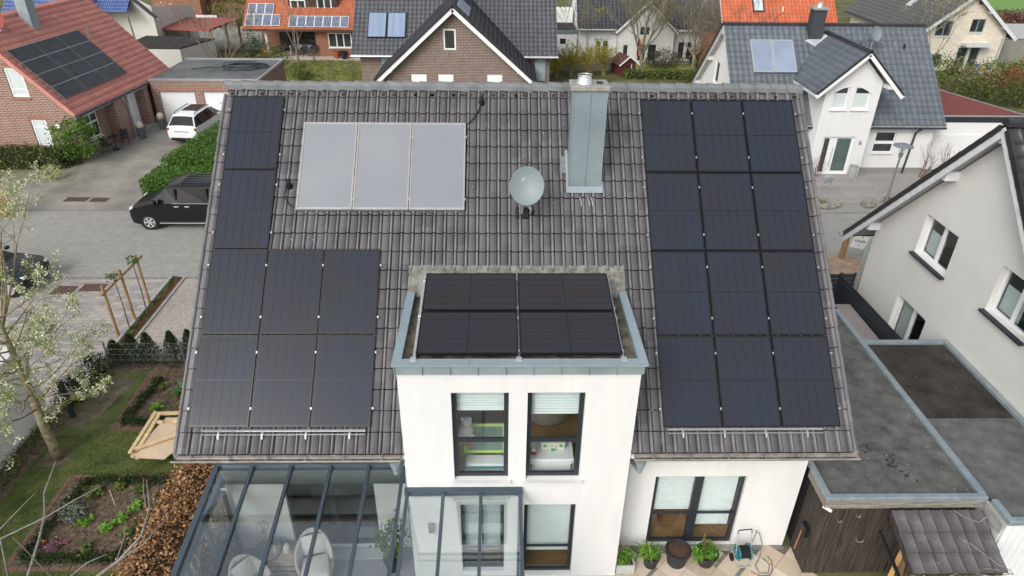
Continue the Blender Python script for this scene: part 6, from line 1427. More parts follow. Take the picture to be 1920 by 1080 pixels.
def weld(o):
    import bmesh
    bm = bmesh.new(); bm.from_mesh(o.data); bmesh.ops.remove_doubles(bm, verts=bm.verts, dist=.0006); bmesh.ops.recalc_face_normals(bm, faces=bm.faces)
    for f in bm.faces: f.smooth = True
    for e in bm.edges:
        if len(e.link_faces) == 2 and e.calc_face_angle(0) > R(38): e.smooth = False
    bm.to_mesh(o.data); bm.free(); return o
def wheel(parent, x, y, r, sg, spokes=5, w=.21):
    t = MB(); t.lathe([(r*.66,-w/2),(r*.93,-w/2),(r,-w/2+.03),(r,w/2-.03),(r*.93,w/2),(r*.66,w/2)], 24, close=False)
    Mx = Matrix.Translation((x, y, r)) @ Matrix.Rotation(R(90)*sg, 4, 'X'); t.xf(Mx); o = t.build('wheel', RUBBER, parent, smooth=True)
    m = MB(); m.lathe([(r*.67,w/2-.005),(r*.62,w/2+.0),(r*.60,w/2-.03),(r*.6,w/2-.09),(0.001,w/2-.09)], 24, close=False)
    m.xf(Mx); m.build('rim_well', BLACKP, o, smooth=True)
    m = MB(); m.lathe([(r*.68,w/2-.012),(r*.68,w/2+.006),(r*.6,w/2+.006),(r*.6,w/2-.012)], 24, close=False); m.lathe([(.05,w/2-.03),(.05,w/2+.004),(.001,w/2+.006)], 12, close=False)
    for k in range(spokes):
        a = 2*math.pi*k/spokes
        for da in (-.13, .13): m.beam((.04*math.cos(a), .04*math.sin(a), w/2-.012), (r*.63*math.cos(a+da), r*.63*math.sin(a+da), w/2-.006), .045, .02)
    m.xf(Mx); m.build('rim', ALU, o)
    a = MB(); a.lathe([(r*1.13,w/2-.03),(r*1.13,w/2-.005),(r*1.0,w/2-.012)], 24, close=False); a.xf(Matrix.Translation((x, y, r+.02)) @ Matrix.Rotation(R(90)*sg, 4, 'X')); a.build('wheel_arch', BLACKP, parent)
    return o
# black van
van = thing('van', 'black van with grey windows parked in the street before the green hedge', 'van', (-13.35, 12.1, .014), 0)
BP = carpaint('black_paint', (.010,.011,.014))
st = [(-2.45,.36,.66,.70,.70,.74,.66),(-2.38,.26,.86,.90,.86,.88,.78),(-2.2,.22,.98,1.04,.92,.94,.82),(-1.55,.22,1.14,1.20,.95,.96,.80),(-.72,.22,1.22,1.83,.95,.96,.74),(-.2,.22,1.24,1.93,.95,.96,.77),(1.0,.22,1.24,1.96,.95,.96,.78),(2.25,.22,1.24,1.94,.95,.96,.77),(2.42,.26,1.22,1.86,.93,.94,.74),(2.46,.34,1.1,1.5,.86,.88,.72)]
P, G, S = loft(st, 3, 4, 7)
weld(P.build('body', BP, van)); [q.build('side_window', CGL, van) for q in G.values()]; S[3].build('windscreen', CGL, van); S[7].build('rear_screen', CGL, van)
for sg in (-1, 1):
    for x in (-1.62, 1.55): wheel(van, x, sg*.86, .35, 1 if sg < 0 else -1, 6)
    MB().box(-1.2,1.12,sg*.965-.012,sg*.965+.012,.30,.335).build('chrome_strip', ALU, van)
    MB().box(-.5,2.3,sg*.968-.008,sg*.968+.008,1.215,1.232).build('window_trim', ALU, van)
    for x in (-.42,.02): MB().bevbox(x,x+.2,sg*.985-.018,sg*.985+.018,1.07,1.10,.008).build('door_handle', ALU, van)
    for x in (-.28,1.05): MB().box(x-.03,x+.03,sg*.905-.02,sg*.905+.02,1.26,1.86).build('pillar', BP, van)
    h = MB(); h.bevbox(-2.42,-2.16,sg*.72-.13,sg*.72+.13,.80,.98,.04); h.build('headlight', mat('headlight', (.55,.57,.58), .15, .2, 5, spec=.7), van)
    mr = MB(); mr.bevbox(-1.26,-1.08,sg*1.10-.12,sg*1.10+.12,1.18,1.42,.05); mr.build('wing_mirror', BP, van, smooth=True)
MB().bevbox(-2.47,-2.40,-.6,.6,.38,.60,.03).build('grille', BLACKP, van)
for y in (-.5,-.25,0,.25,.5): MB().box(-.15,2.2,y-.02,y+.02,1.965,1.995).build('roof_rib', BP, van)
# white estate car, tail towards the camera
suv = thing('white_car', 'white estate car with black roof rails parked before the garage doors', 'car', (-17.7, 24.3, .014), R(-94))
WPnt = carpaint('white_car_paint', (.74,.75,.75), .25)
st = [(-2.2,.40,.62,.68,.66,.68,.62),(-2.12,.26,.82,.86,.82,.82,.74),(-1.2,.22,.98,1.02,.88,.88,.76),(-.45,.22,1.02,1.52,.89,.88,.62),(.1,.22,1.03,1.62,.89,.89,.64),(1.45,.22,1.05,1.60,.89,.89,.62),(1.75,.24,1.07,1.52,.88,.87,.60),(2.12,.30,1.04,1.10,.85,.84,.76),(2.22,.42,.80,.84,.80,.80,.74)]
P, G, S = loft(st, 2, 3, 6)
weld(P.build('body', WPnt, suv)); [q.build('side_window', CGL, suv) for q in G.values()]; S[2].build('windscreen', CGL, suv); S[6].build('rear_screen', CGL, suv)
MB().box(-.3,.95,-.42,.42,1.648,1.662).build('glass_roof', CGL, suv)
for sg in (-1, 1):
    for x in (-1.35, 1.3): wheel(suv, x, sg*.80, .34, 1 if sg < 0 else -1)
    MB().tube([(-.3,sg*.60,1.63),(-.2,sg*.61,1.70),(1.3,sg*.59,1.69),(1.5,sg*.58,1.62)], .022, 6).build('roof_rail', BLACKP, suv)
    MB().bevbox(2.02,2.20,sg*.76-.07,sg*.76+.07,.74,1.0,.03).build('tail_light', mat('tail_light_red', (.28,.015,.015), .2, spec=.6), suv)
    MB().bevbox(-.62,-.5,sg*.98-.1,sg*.98+.1,1.0,1.16,.03).build('wing_mirror', WPnt, suv)
    for x in (.35,): MB().box(x-.03,x+.03,sg*.80-.02,sg*.80+.02,1.06,1.5).build('pillar', BLACKP, suv)
MB().box(2.222,2.235,-.26,.26,.60,.71).build('number_plate', PVC, suv); MB().box(2.205,2.225,-.4,.4,.78,.82).build('trim_bar', BLACKP, suv); MB().bevbox(2.16,2.25,-.7,.7,.30,.46,.03).build('rear_bumper', BLACKP, suv)
# dark hatchback at the left border, nose to the right
dc = thing('dark_car', 'dark grey car with multi spoke alloys cut by the left border', 'car', (-18.95, 6.45, .014), R(180))
GP = carpaint('graphite_paint', (.020,.025,.030))
st = [(-2.05,.40,.56,.60,.60,.62,.56),(-1.96,.26,.70,.74,.78,.80,.72),(-1.7,.22,.78,.83,.86,.87,.76),(-1.0,.20,.87,.92,.88,.89,.74),(-.1,.20,.92,1.30,.88,.88,.58),(.4,.20,.94,1.38,.88,.88,.6),(1.3,.20,.95,1.34,.88,.88,.58),(2.0,.26,.93,.98,.84,.84,.72),(2.1,.4,.78,.80,.8,.8,.7)]
P, G, S = loft(st, 3, 4, 6)
weld(P.build('body', GP, dc)); [q.build('side_window', CGL, dc) for q in G.values()]; S[3].build('windscreen', CGL, dc); S[6].build('rear_screen', CGL, dc)
for sg in (-1, 1):
    for x in (-1.42, 1.3): wheel(dc, x, sg*.82, .34, 1 if sg < 0 else -1, 9)
    MB().bevbox(-2.02,-1.72,sg*.66-.12,sg*.66+.12,.62,.74,.03).build('headlight', MATS['headlight'], dc)
    MB().bevbox(-.55,-.4,sg*.98-.09,sg*.98+.09,.98,1.12,.03).build('wing_mirror', GP, dc)
    MB().box(-.35,.9,sg*.90-.006,sg*.90+.006,.36,.39).build('chrome_strip', ALU, dc)
# ------------------------------------------------------------------ street furniture and small things
lp = thing('street_lamp', 'grey mushroom headed street lamp in front of house 6', 'street lamp', (18.25, 13.95, 0))
LG_ = mat('lamp_grey_paint', (.17,.20,.22), .45, .08, 4)
MB().tube([(0,0,0),(0,0,.7),(0,0,.72),(0,0,2.45)], [.075,.07,.05,.045], 12).build('pole', LG_, lp); MB().lathe([(.06,2.4),(.09,2.46),(.10,2.6)], 14).build('collar', LG_, lp)
MB().lathe([(.10,2.6),(.14,2.68),(.13,2.92)], 14, close=False).build('lamp_glass', glassmat('lamp_bowl', (.8,.85,.85)), lp, smooth=True); MB().lathe([(.02,2.6),(.04,2.7),(.03,2.85)], 8).build('bulb', CURT, lp)
MB().lathe([(.02,3.06),(.16,3.05),(.42,2.96),(.43,2.93),(.40,2.93),(.10,2.97)], 26).build('lamp_hood', LG_, lp, smooth=True)
mb = thing('letter_box', 'silver curved letter box on two thin legs by the steps of house 6', 'letter box', (15.55, 14.6, 0))
MB().bevbox(-.24,.24,-.12,.12,.95,1.25,.05).build('box', GALV, mb, rot=(0, 0, R(15)))
for s_ in (-1, 1): MB().tube([(s_*.18,0,0),(s_*.18,0,.96)], .015, 6).build('leg', GALV, mb)
ps = thing('wooden_post', 'short brown wooden post in the sand bed by the cream house', 'post', (13.85, 8.65, 0)); MB().bevbox(-.09,.09,-.09,.09,0,1.0,.015).build('post', WOODP, ps)
sg_ = thing('children_sign', 'white KINDER sign tilted on a thin stake by the wooden post', 'sign', (14.0, 8.05, 0), R(8))
MB().box(-.32,.32,-.012,.012,.0,.52).build('sign_board', PVC, sg_, (0,0,.78), (0, R(14), 0)); MB().tube([(.28,.02,0),(.34,.02,.8),(.36,.02,1.3)], .014, 6).build('stake', WOODP, sg_)
text_mesh('KINDER', .145, ANTH, (.05,-.014,1.03), (R(90), R(14), 0), 'lettering', sg_, .002)
def star(m, x, z, r_, k): m.poly([(x+r_*(1 if i % 2 else .55)*math.cos(2*math.pi*i/(2*k)), 0, z+r_*(1 if i % 2 else .55)*math.sin(2*math.pi*i/(2*k))) for i in range(2*k)])
m = MB(); star(m, .0, .0, .06, 6); m.build('green_mark', mat('sign_green', (.20,.36,.04), .6), sg_, (.12,-.016,1.25)); m = MB(); star(m, 0, 0, .045, 5); m.build('dark_mark', ANTH, sg_, (.02,-.016,.92))
for i, (x, y, s_, lab) in enumerate(((14.85,13.75,.26,'rounded pale boulder nearest the letter box legs'), (15.25,13.65,.22,'grey square cut stone in the row below the letter box'), (15.6,13.7,.20,'small brownish stone right of the cut stones'), (15.95,13.95,.24,'flat dark stone at the right end of the row'), (17.4,13.9,.34,'long grey stone lying by the street lamp base'))):
    t = thing('boulder', lab, 'stone', (x, y, 0), rnd.uniform(0, 3), 'stones along the pavement'); m = MB(); m.lathe([(s_*.85,0),(s_,.35*s_),(s_*.9,.8*s_),(s_*.5,1.05*s_),(.01,1.1*s_)], 9)
    for k in range(len(m.v)): v = Vector(m.v[k]); m.v[k] = tuple(v*(1+.18*math.sin(7*v.x/s_+i)+.12*math.sin(9*v.y/s_)))
    m.build('stone', mat('boulder_stone', (.26,.24,.21), .95, .3, 8, .5, 30), t)
# timber trellis by the gravel drive
tr = thing('timber_trellis', 'timber trellis of three posts and one top rail in the planting strip', 'trellis', (-12.25, 4.0, 0))
PP = [(-.25,-1.0,2.0), (-.15,-.05,2.05), (-.10,.98,2.05)]
for (x, y, z) in PP: MB().tube([(x,y,0),(x,y,z)], .05, 10).build('post', WOODP, tr)
MB().tube([(-.27,-1.15,1.72),(-.05,1.25,1.86)], .04, 8).build('top_rail', WOODP, tr)
LEAFG = leafmat('sapling_green', [lin((60,88,40)), lin((88,118,56))])
for i, (x, y, lab) in enumerate(((-12.36,3.45,'thin sapling between the first and middle trellis posts'), (-12.25,4.5,'thin sapling between the middle and last trellis posts'))):
    t = thing('sapling', lab, 'sapling', (x, y, 0), 0, 'saplings tied to the trellis'); MB().tube([(0,0,0),(.02,.02,1.0),(0,.03,2.05)], [.022,.018,.012], 6).build('trunk', BARK, t)
    leaves('crown', clumped(90, (.17,.17,.14), 40+i)+np.array([0,.03,1.95]), .085, LEAFG, t, 3+i)
# garden fence: wire mesh with dark posts
wf = thing('wire_mesh_fence', 'thin wire mesh fence in front of the dark yew shrubs', 'fence', (-9.9, 1.42, 0))
GW = mat('grey_wire', (.16,.18,.18), .5, .1, 5, metal=.3)
for z in (.1,.3,.5,.7,.9): MB().tube([(-2.1,0,z),(4.0,0,z)], .006, 4).build('wire', GW, wf)
m = MB()
for k in range(60): m.tube([(-2.1+k*.1,0,.05),(-2.1+k*.1,0,.92)], .0022, 3)
stuff(m.build('vertical_wires', GW, wf))
for x in (-2.1, .2, 2.4): MB().box(x-.02,x+.02,-.02,.02,0,.98).build('post', GW, wf)
# white boundary wall and gate post at the left
bw = tag(MB().bevbox(-13.1,-12.72,-14,-.62,0,2.3,.01).build('boundary_wall', mat('white_boundary_render', (.70,.70,.68), .9, .06, 1.5, .3, 120)), 'tall white rendered boundary wall behind the pear tree', 'wall')
gp = thing('gate_post', 'dark green gate post with hinge beside the pear trunk', 'post', (-11.95, -.85, 0)); MB().box(-.05,.05,-.05,.05,0,1.25).build('post', mat('dark_green_paint', (.02,.035,.03), .5), gp); MB().box(-.07,.07,-.07,.07,1.25,1.28).build('cap', MATS['dark_green_paint'], gp)
# timber pallet piece on the lawn
pa = thing('timber_pallet', 'fresh timber frame with plywood sheet and diagonal brace lying on the lawn', 'pallet', (-8.95, -1.95, 0), 0)
PLY = mat('plywood', (.54,.42,.29), .7, .08, 2, c2=(.58,.46,.33))
m = MB(); m.raw([(-.42,-.72,.24),(.35,-.78,.24),(.62,-.3,.26),(.5,.7,.30),(-.2,.72,.32),(-.42,-.1,.28)], [(0,1,2,3,4,5)]); m.raw([(-.42,-.72,.22),(.35,-.78,.22),(.62,-.3,.24),(.5,.7,.28),(-.2,.72,.30),(-.42,-.1,.26)], [(5,4,3,2,1,0)]); m.build('plywood_sheet', PLY, pa)
for (a, b) in (((-.58,-.62,.3),(-.52,.85,.40)), ((-.44,-.4,.27),(-.40,.80,.38)), ((-.55,.80,.38),(.75,.86,.38)), ((-.5,-.5,.32),(.8,.25,.36)), ((-.58,-.58,.12),(-.5,.8,.2)), ((-.5,.5,.33),(-.2,.52,.33)), ((-.55,.05,.30),(-.38,.05,.30))): MB().beam(a, b, .09, .055).build('batten', WOODNEW, pa)
for (x, y) in ((-.5,-.5), (.5,-.4), (.6,.7), (-.45,.7)): MB().box(x-.05,x+.05,y-.05,y+.05,0,.24).build('block', WOODNEW, pa)
MB().bevbox(.1,.32,.45,.62,.33,.42,.015).build('offcut', WOODNEW, pa)
# doorway things at the brick house: bistro set, tubs
for i, (x, y, lab) in enumerate(((-20.75,23.35,'dark tub with white flowers at the porch nearest the pier'), (-20.35,25.15,'dark tub with white flowers nearer the garage'))):
    t = thing('flower_tub', lab, 'plant tub', (x, y, .02), 0, 'tubs beside the front door'); MB().lathe([(.17,0),(.26,.62),(.28,.66),(.24,.66),(.22,.58),(.0,.58)], 18, close=False).build('tub', mat('zinc_tub', (.11,.125,.135), .6), t, smooth=True); MB().lathe([(.17,.58),(.2,.75),(.16,.92),(.05,.98)], 14).build('flower_cover', mat('straw_cover', (.48,.44,.34), .9, .2, 10), t, smooth=True)
bt = thing('bistro_table', 'small round dark bistro table against the brick wall', 'table', (-21.35, 21.4, .02)); MB().lathe([(.3,.70),(.31,.72),(.3,.74)], 18).build('table_top', ANTH, bt); MB().tube([(0,0,0),(0,0,.7)], .025, 8).build('stem', ANTH, bt); MB().lathe([(.2,0),(.2,.02),(.02,.05)], 14).build('foot', ANTH, bt)
for i, (x, y, rz_, lab) in enumerate(((-21.45,20.75,R(180),'dark bistro chair nearer the shrub'), (-21.1,22.05,R(20),'dark bistro chair nearer the porch pier'))):
    t = thing('bistro_chair', lab, 'chair', (x, y, .02), rz_, 'bistro chairs at the brick wall'); MB().box(-.2,.2,-.2,.2,.44,.46).build('seat', ANTH, t); MB().box(-.2,.2,.18,.2,.5,.9).build('backrest', ANTH, t)
    for sx in (-1,1):
        for sy in (-1,1): MB().tube([(sx*.18,sy*.18,0),(sx*.17,sy*.17,.45)], .012, 6).build('leg', ANTH, t)
# things in the far gardens
ph = thing('playhouse', 'small red playhouse with white trimmed gable in the far garden', 'playhouse', (9.9, 40.0, 0), R(18)); ph.scale = (.78, .78, .82); RP = mat('falu_red', lin((92,50,46)), .8, .1, 6)
m = MB(); m.box(-.85,.85,-.9,1.1,0,1.15); m.raw([(-.85,-.9,1.15),(.85,-.9,1.15),(0,-.9,1.75)], [(0,1,2)]); m.build('wall', RP, ph); m = MB()
for s_ in (-1,1): m.raw([(0,-1.15,1.85),(s_*1.15,-1.15,1.05),(s_*1.15,1.3,1.05),(0,1.3,1.85)], [(0,1,2,3)])
m.build('roof', mat('maroon_felt', lin((92,60,60)), .9, .1, 4), ph)
for s_ in (-1,1): MB().beam((0,-1.17,1.84),(s_*1.15,-1.17,1.04), .05, .13).build('barge_board', PVC, ph)
MB().box(-.3,.1,-.93,-.902,.45,.95).build('window', DGLASS, ph); MB().box(.3,.36,-1.0,-.94,0,1.1).build('post', PVC, ph)
fp = thing('flag_pole', 'flag pole with drooping red and gold flag by the bare tree', 'flag', (11.0, 41.2, 0)); MB().tube([(0,0,0),(0,0,2.7)], .025, 6).build('pole', PVC, fp)
fl_ = MB()
for k, mi in ((0,0),(1,1),(2,2)):
    for q in range(5): z0, z1 = 2.5-q*.26, 2.5-(q+1)*.26; xa = .02+k*.11; fl_.poly([(xa+.02*math.sin(q*1.3),.03*math.sin(q*2+k),z0),(xa+.11+.02*math.sin(q*1.3),.03*math.sin(q*2+k+1),z0-.05),(xa+.11+.02*math.sin((q+1)*1.3),.03*math.sin(q*2+2+k),z1-.05),(xa+.02*math.sin((q+1)*1.3),.03*math.sin(q*2+1+k),z1)], mi)
fl_.build('flag_cloth', [BLACKP, mat('flag_red', lin((196,60,50)), .8), mat('flag_gold', lin((226,176,70)), .8)], fp)
for (x0, x1, y, lab) in ((13.6,16.6,42.9,'low wooden paling fence before the far white house'),):
    t = thing('paling_fence', lab, 'fence', ((x0+x1)/2, y, 0)); k = -(x1-x0)/2
    while k < (x1-x0)/2: MB().box(k,k+.06,-.02,.02,0,.7).build('pale', BARKL, t); k += .16
    for z in (.2,.55): MB().box(-(x1-x0)/2,(x1-x0)/2,.021,.05,z,z+.05).build('rail', BARKL, t)
rw2 = tag(MB().box(4.9,9.2,41.0,41.2,0,1.05).build('raised_wall', mat('old_grey_wall', lin((140,136,122)), .9, .12, 3)), 'low grey garden wall among the yellow green shrubs', 'wall')
for (x, y, c, lab) in ((-13.9,45.0,(150,90,60),'terracotta pot by the terrace of the orange roofed house'), (-13.2,44.7,(40,42,44),'dark oblong trough by the terrace window')):
    t = thing('terrace_pot', lab, 'plant pot', (x, y, .02)); MB().lathe([(.22,0),(.32,.55),(.34,.6),(.28,.6),(.25,.5),(0,.5)], 14, close=False).build('pot', mat('pot_%d' % c[0], lin(c), .8), t)
gt = thing('garden_table', 'grey garden table under the covered terrace', 'table', (-17.2,46.2,.02)); MB().box(-.9,.9,-.45,.45,.70,.75).build('table_top', MATS['grey_wicker'], gt)
for sx in (-1,1):
    for sy in (-1,1): MB().box(sx*.8-.04,sx*.8+.04,sy*.38-.04,sy*.38+.04,0,.7).build('leg', MATS['grey_wicker'], gt)
for i, x in enumerate((-18.6,-17.6,-16.6,-15.8)):
    t = thing('garden_chair', 'dark garden chair under the covered terrace, %s from left' % NUM[i], 'chair', (x, 45.5+.2*(i % 2), .02), R(180), 'chairs on the covered terrace'); MB().box(-.25,.25,-.25,.25,.42,.47).build('seat', ANTH, t); MB().box(-.25,.25,.21,.25,.48,.95).build('backrest', ANTH, t)
    for sx in (-1,1):
        for sy in (-1,1): MB().box(sx*.22-.02,sx*.22+.02,sy*.22-.02,sy*.22+.02,0,.42).build('leg', ANTH, t)
wb_ = thing('washing_line', 'blue and yellow laundry pile by the pale brick house', 'laundry', (39.6, 40.9, 0)); 
for k, c in enumerate(((50,92,160),(226,206,120),(60,80,150),(230,230,226))): MB().bevbox(-.9+k*.42,-.5+k*.42,-.3,.3,.0,.75-.1*(k % 2),.05).build('cloth', mat('cloth_%d' % k, lin(c), .9), wb_)
bn = thing('wheelie_bin', 'black wheelie bin at the far street on the left', 'bin', (-20.3, 56, .02)); MB().prism([(-.28,0),(.28,0),(.34,1.0),(-.34,1.0)], -.3, .3, 'y').build('bin_body', BLACKP, bn); MB().box(-.36,.36,-.36,.36,1.0,1.08).build('lid', BLACKP, bn)
# ------------------------------------------------------------------ plants
G = lambda *c: [lin(x) for x in c]
L_HEDGE = leafmat('hedge_green', G((58,88,34),(82,118,46),(112,146,66)))
L_PRIV = leafmat('privet_olive', G((56,68,32),(80,92,44),(104,112,62)))
L_DARK = leafmat('dark_evergreen', G((26,38,24),(42,58,34),(62,80,48)))
L_BOX = leafmat('box_green', G((30,46,22),(48,68,32),(70,92,46)))
L_HERB = leafmat('bright_herb', G((70,112,34),(104,150,52),(140,182,78)))
L_MIX = leafmat('mixed_green', G((60,80,36),(92,108,52),(126,134,70)))
L_COP = leafmat('copper_beech', G((108,76,50),(156,116,78),(206,168,126),(132,98,66)))
L_YEL = leafmat('spring_yellow', G((120,118,42),(158,152,58),(184,176,88)))
L_BLOS = leafmat('white_blossom', G((178,184,150),(208,212,182),(228,228,206)), trans=.15)
L_YGRN = leafmat('young_pear_leaf', G((116,132,56),(150,164,82),(100,116,46)))
L_RUST = leafmat('rusty_twigs', G((92,60,42),(120,84,60),(138,104,76)))
L_DRY = leafmat('dry_leaf', G((110,92,66),(140,120,90),(90,76,54)))
L_GOLD = leafmat('golden_shrub', G((196,150,40),(220,180,70),(180,120,30)))
L_MAG = leafmat('pink_petals', G((128,78,104),(164,112,138),(196,158,176)))
L_GRASS = leafmat('grass_blades', G((72,94,36),(96,120,48),(122,136,66)))
TWIG = mat('twig_olive', (.15,.13,.08), .95, .3, 8); TWIGG = mat('twig_grey', (.20,.19,.18), .9, .3, 14, .5, 60)
# green clipped hedge in the middle of the left side
hedge('clipped_hedge', 'low bright green hedge along the street behind the black van', [(-16.2,13.4),(-10.5,13.4),(-10.5,15.3),(-16.1,15.3)], 1.35, L_HEDGE, 26000, .075, 11, rough=.035)
hedge('clipped_hedge', 'taller green hedge climbing from the street beside the driveway to the garage', [(-16.0,15.35),(-11,15.35),(-12,22.0),(-15.3,22.0)], 1.65, L_HEDGE, 34000, .085, 12, rough=.06)
twigbush('bare_shrub', 'bare brown twigs growing out of the hedge top beside the roof', 'shrub', (-13.9,19.6,.9), 2.0, 1.3, 14, BARKL, L_PRIV, .07, .6, 12, 2)
hedge('privet_hedge', 'olive green privet hedge in front of the red brick gable', [(-30,18.2),(-22.6,18.3),(-22.1,19.2),(-30,19.2)], .95, L_PRIV, 8000, .10, 13, rough=.07)
bush('round_shrub', 'dense round green shrub at the corner of the red brick house', 'shrub', (-22.1,19.05,.5), (1.0,.9,.95), L_HEDGE, 2600, .12, 15)
bush('pale_shrub', 'pale flowering shrub low at the left border near the driveway', 'shrub', (-22.4,16.9,0), (.45,.4,.35), leafmat('pale_flower', G((170,176,120),(200,202,160),(150,160,90))), 420, .09, 16)
bush('yellow_shrub', 'yellow and white flowering shrub cut by the left border', 'shrub', (-22.1,12.6,0), (.8,.8,.95), leafmat('yellow_white', G((190,170,60),(220,220,180),(150,150,70),(214,196,96))), 1200, .09, 17)
# copper beech hedge beside the conservatory
hedge('copper_beech_hedge', 'brown copper beech hedge beside the glass conservatory', [(-7.45,-9.3),(-6.12,-9.3),(-6.12,-2.4),(-7.15,-2.4)], 1.55, L_COP, 34000, .066, 21, core=mat('brown_core', (.035,.022,.012), 1, .4, 9), rough=.12)
# yew shrubs behind the wire fence
for i, (x, h, lab) in enumerate(((-11.9,.75,'dark yew shrub furthest left behind the wire fence'), (-11.35,.95,'dark yew shrub second from left behind the wire fence'), (-10.85,1.0,'dark yew shrub in the middle behind the wire fence'), (-10.1,1.05,'dark yew shrub second from right behind the wire fence'), (-9.55,1.1,'tall dark yew shrub at the right end near the roof edge'))):
    t = thing('yew_shrub', lab, 'shrub', (x, 1.68, 0), 0, 'yew shrubs behind the fence'); g = np.random.default_rng(50+i); n = 2200; h *= 1.12
    z = g.random(n)**.8*h; rr = (.34*(1-(z/h)**1.6)+.05)*np.sqrt(g.random(n)); a = g.random(n)*6.28; a_ = np.round(a*2.2)/2.2+g.normal(size=n)*.12
    leaves('foliage', np.c_[rr*np.cos(a_), rr*np.sin(a_), z], .07, L_DARK, t, 60+i, .3); MB().tube([(0,0,0),(0,0,h*.8)], .02, 6).build('stem', BARK, t)
# dark shrubs between pear tree and paving
for i, (x, y, h, lab) in enumerate(((-12.15,.95,.8,'dark shrub behind the pear tree nearest the wire fence'), (-12.2,.3,.75,'dark shrub behind the pear blossom, middle of the row'), (-12.25,-.3,.8,'dark shrub behind the pear trunk by the gate post'))): bush('dark_shrub', lab, 'shrub', (x, y, 0), (.35,.35,h*.5), L_DARK, 1100, .06, 70+i, 'dark shrubs behind the pear tree')
# box edging round the beds
def boxedge(name, label, pts, w, h, n, seed):
    t = thing(name, label, 'box edging', (pts[0][0], pts[0][1], 0)); g = np.random.default_rng(seed); P = []
    tot = sum(math.dist(a, b) for a, b in zip(pts, pts[1:]))
    for a, b in zip(pts, pts[1:]):
        k = int(n*math.dist(a, b)/tot); u = g.random(k); d = np.array(b)-np.array(a); nn = np.array([-d[1], d[0]])/np.linalg.norm(d)
        hh = h*(.75+.25*np.sin(u*math.dist(a, b)*9+seed)); P.append(np.c_[np.array(a)+u[:, None]*d+nn*(g.normal(size=(k, 1))*w*.35), g.random(k)**.7*hh+.02])
    P = np.concatenate(P)-np.array([pts[0][0], pts[0][1], 0]); leaves('foliage', P, .05, L_BOX, t, seed); return t
boxedge('box_edging', 'clipped box edging round the far vegetable bed', [(-10.2,.8),(-10.42,-1.15),(-8.1,-1.15)], .2, .24, 3800, 81)
boxedge('box_edging', 'clipped box edging round the near herb bed', [(-8.3,-3.3),(-10.3,-3.3),(-10.55,-5.6),(-8.4,-5.6),(-8.15,-3.4)], .22, .24, 7000, 82)
# plants in the beds
def rosette(label, loc, n, L_, m_, seed, w=.06, group=None, name='leafy_plant', flat=.5):
    t = thing(name, label, 'plant', loc, 0, group); g = random.Random(seed); b = MB()
    for k in range(n):
        a = g.uniform(0, 6.28); l = L_*g.uniform(.6, 1.1); e = g.uniform(.35, 1.0); x0, y0 = g.gauss(0, L_*.25), g.gauss(0, L_*.25); d = Vector((math.cos(a), math.sin(a), 0)); s_ = Vector((-d.y, d.x, 0))*w*g.uniform(.7, 1.2)
        p0 = Vector((x0, y0, .01)); p1 = p0+d*l*.4*flat+Vector((0,0,l*.55*e)); p2 = p0+d*l*.95*flat*1.3+Vector((0,0,l*.6*e))
        b.raw([p0-s_*.4, p0+s_*.4, p1+s_, p1-s_, p2], [(0,1,2,3),(3,2,4)])
    b.build('leaf_rosette', m_, t); return t
rosette('large leafy green clump in the far vegetable bed by the roof edge', (-9.25,.15,.02), 70, .42, leafmat('broad_leaf', G((52,96,44),(84,128,64),(110,150,84))), 31, .05)
rosette('small green seedling clump in the middle of the far bed', (-9.75,-.55,.02), 40, .25, L_HERB, 32, .04); rosette('yellowish green clump below the large leafy clump', (-9.1,-.35,.02), 40, .24, L_YEL, 33, .03); rosette('grey green herb patch in the far bed left side', (-10.0,.35,.02), 40, .22, L_MIX, 34, .04); rosette('low bright green patch at the front edge of far bed', (-9.65,-.9,.02), 30, .22, L_HERB, 35, .04)
NB = [(-8.9,-4.5,'bright green herb clump in the centre of the near bed'), (-9.15,-4.75,'bright green herb clump left of centre in the near bed'), (-8.7,-4.1,'bright green herb clump towards the beech hedge'), (-8.85,-3.6,'green herb clump at the back right of the near bed'), (-9.4,-3.5,'loose green weeds at the back of the near bed'), (-9.9,-3.7,'tall feathery green plant at the back left of the near bed'), (-9.75,-4.55,'small green sprout beside the wooden stake'), (-9.3,-5.35,'low green weeds at the front of the near bed'), (-8.55,-4.9,'green weeds by the box edging near the beech hedge')]
for i, (x, y, lab) in enumerate(NB): rosette(lab, (x, y, .02), 46, .24 if i != 5 else .34, L_HERB if i in (0,1,2,6) else L_MIX, 100+i, .035, 'plants in the near bed')
bush('lavender_bush', 'silvery grey lavender bush at the left of the near bed', 'shrub', (-10.05,-4.35,.02), (.33,.33,.16), leafmat('silver_leaf', G((110,120,104),(140,150,134),(88,100,84))), 900, .06, 120)
bush('pink_primrose', 'pink primroses at the lower left corner of the near bed', 'flower', (-10.0,-5.2,.02), (.22,.15,.06), L_MAG, 160, .06, 121); bush('pink_primrose', 'pink primroses outside the brick edging at the lower left', 'flower', (-10.5,-5.2,.02), (.2,.16,.06), L_MAG, 130, .06, 122); bush('pink_primrose', 'pink blossoms beside the lavender bush on the left edge', 'flower', (-10.45,-4.45,.02), (.2,.25,.05), L_MAG, 90, .05, 123); bush('yellow_primrose', 'single yellow primrose among the pink ones', 'flower', (-10.35,-5.1,.03), (.05,.05,.04), leafmat('yellow_petal', G((230,200,20),(240,220,60))), 26, .05, 124)
for i, (x, y, l, lab) in enumerate(((-9.3,-4.0,.42,'thin wooden stake leaning in the near bed'), (-9.85,-4.35,.22,'short pale stick near the lavender bush'))): t = thing('garden_stake', lab, 'stake', (x, y, .02)); MB().tube([(0,0,0),(-.03,.05,l)], .011, 6).build('stake', WOODNEW, t)
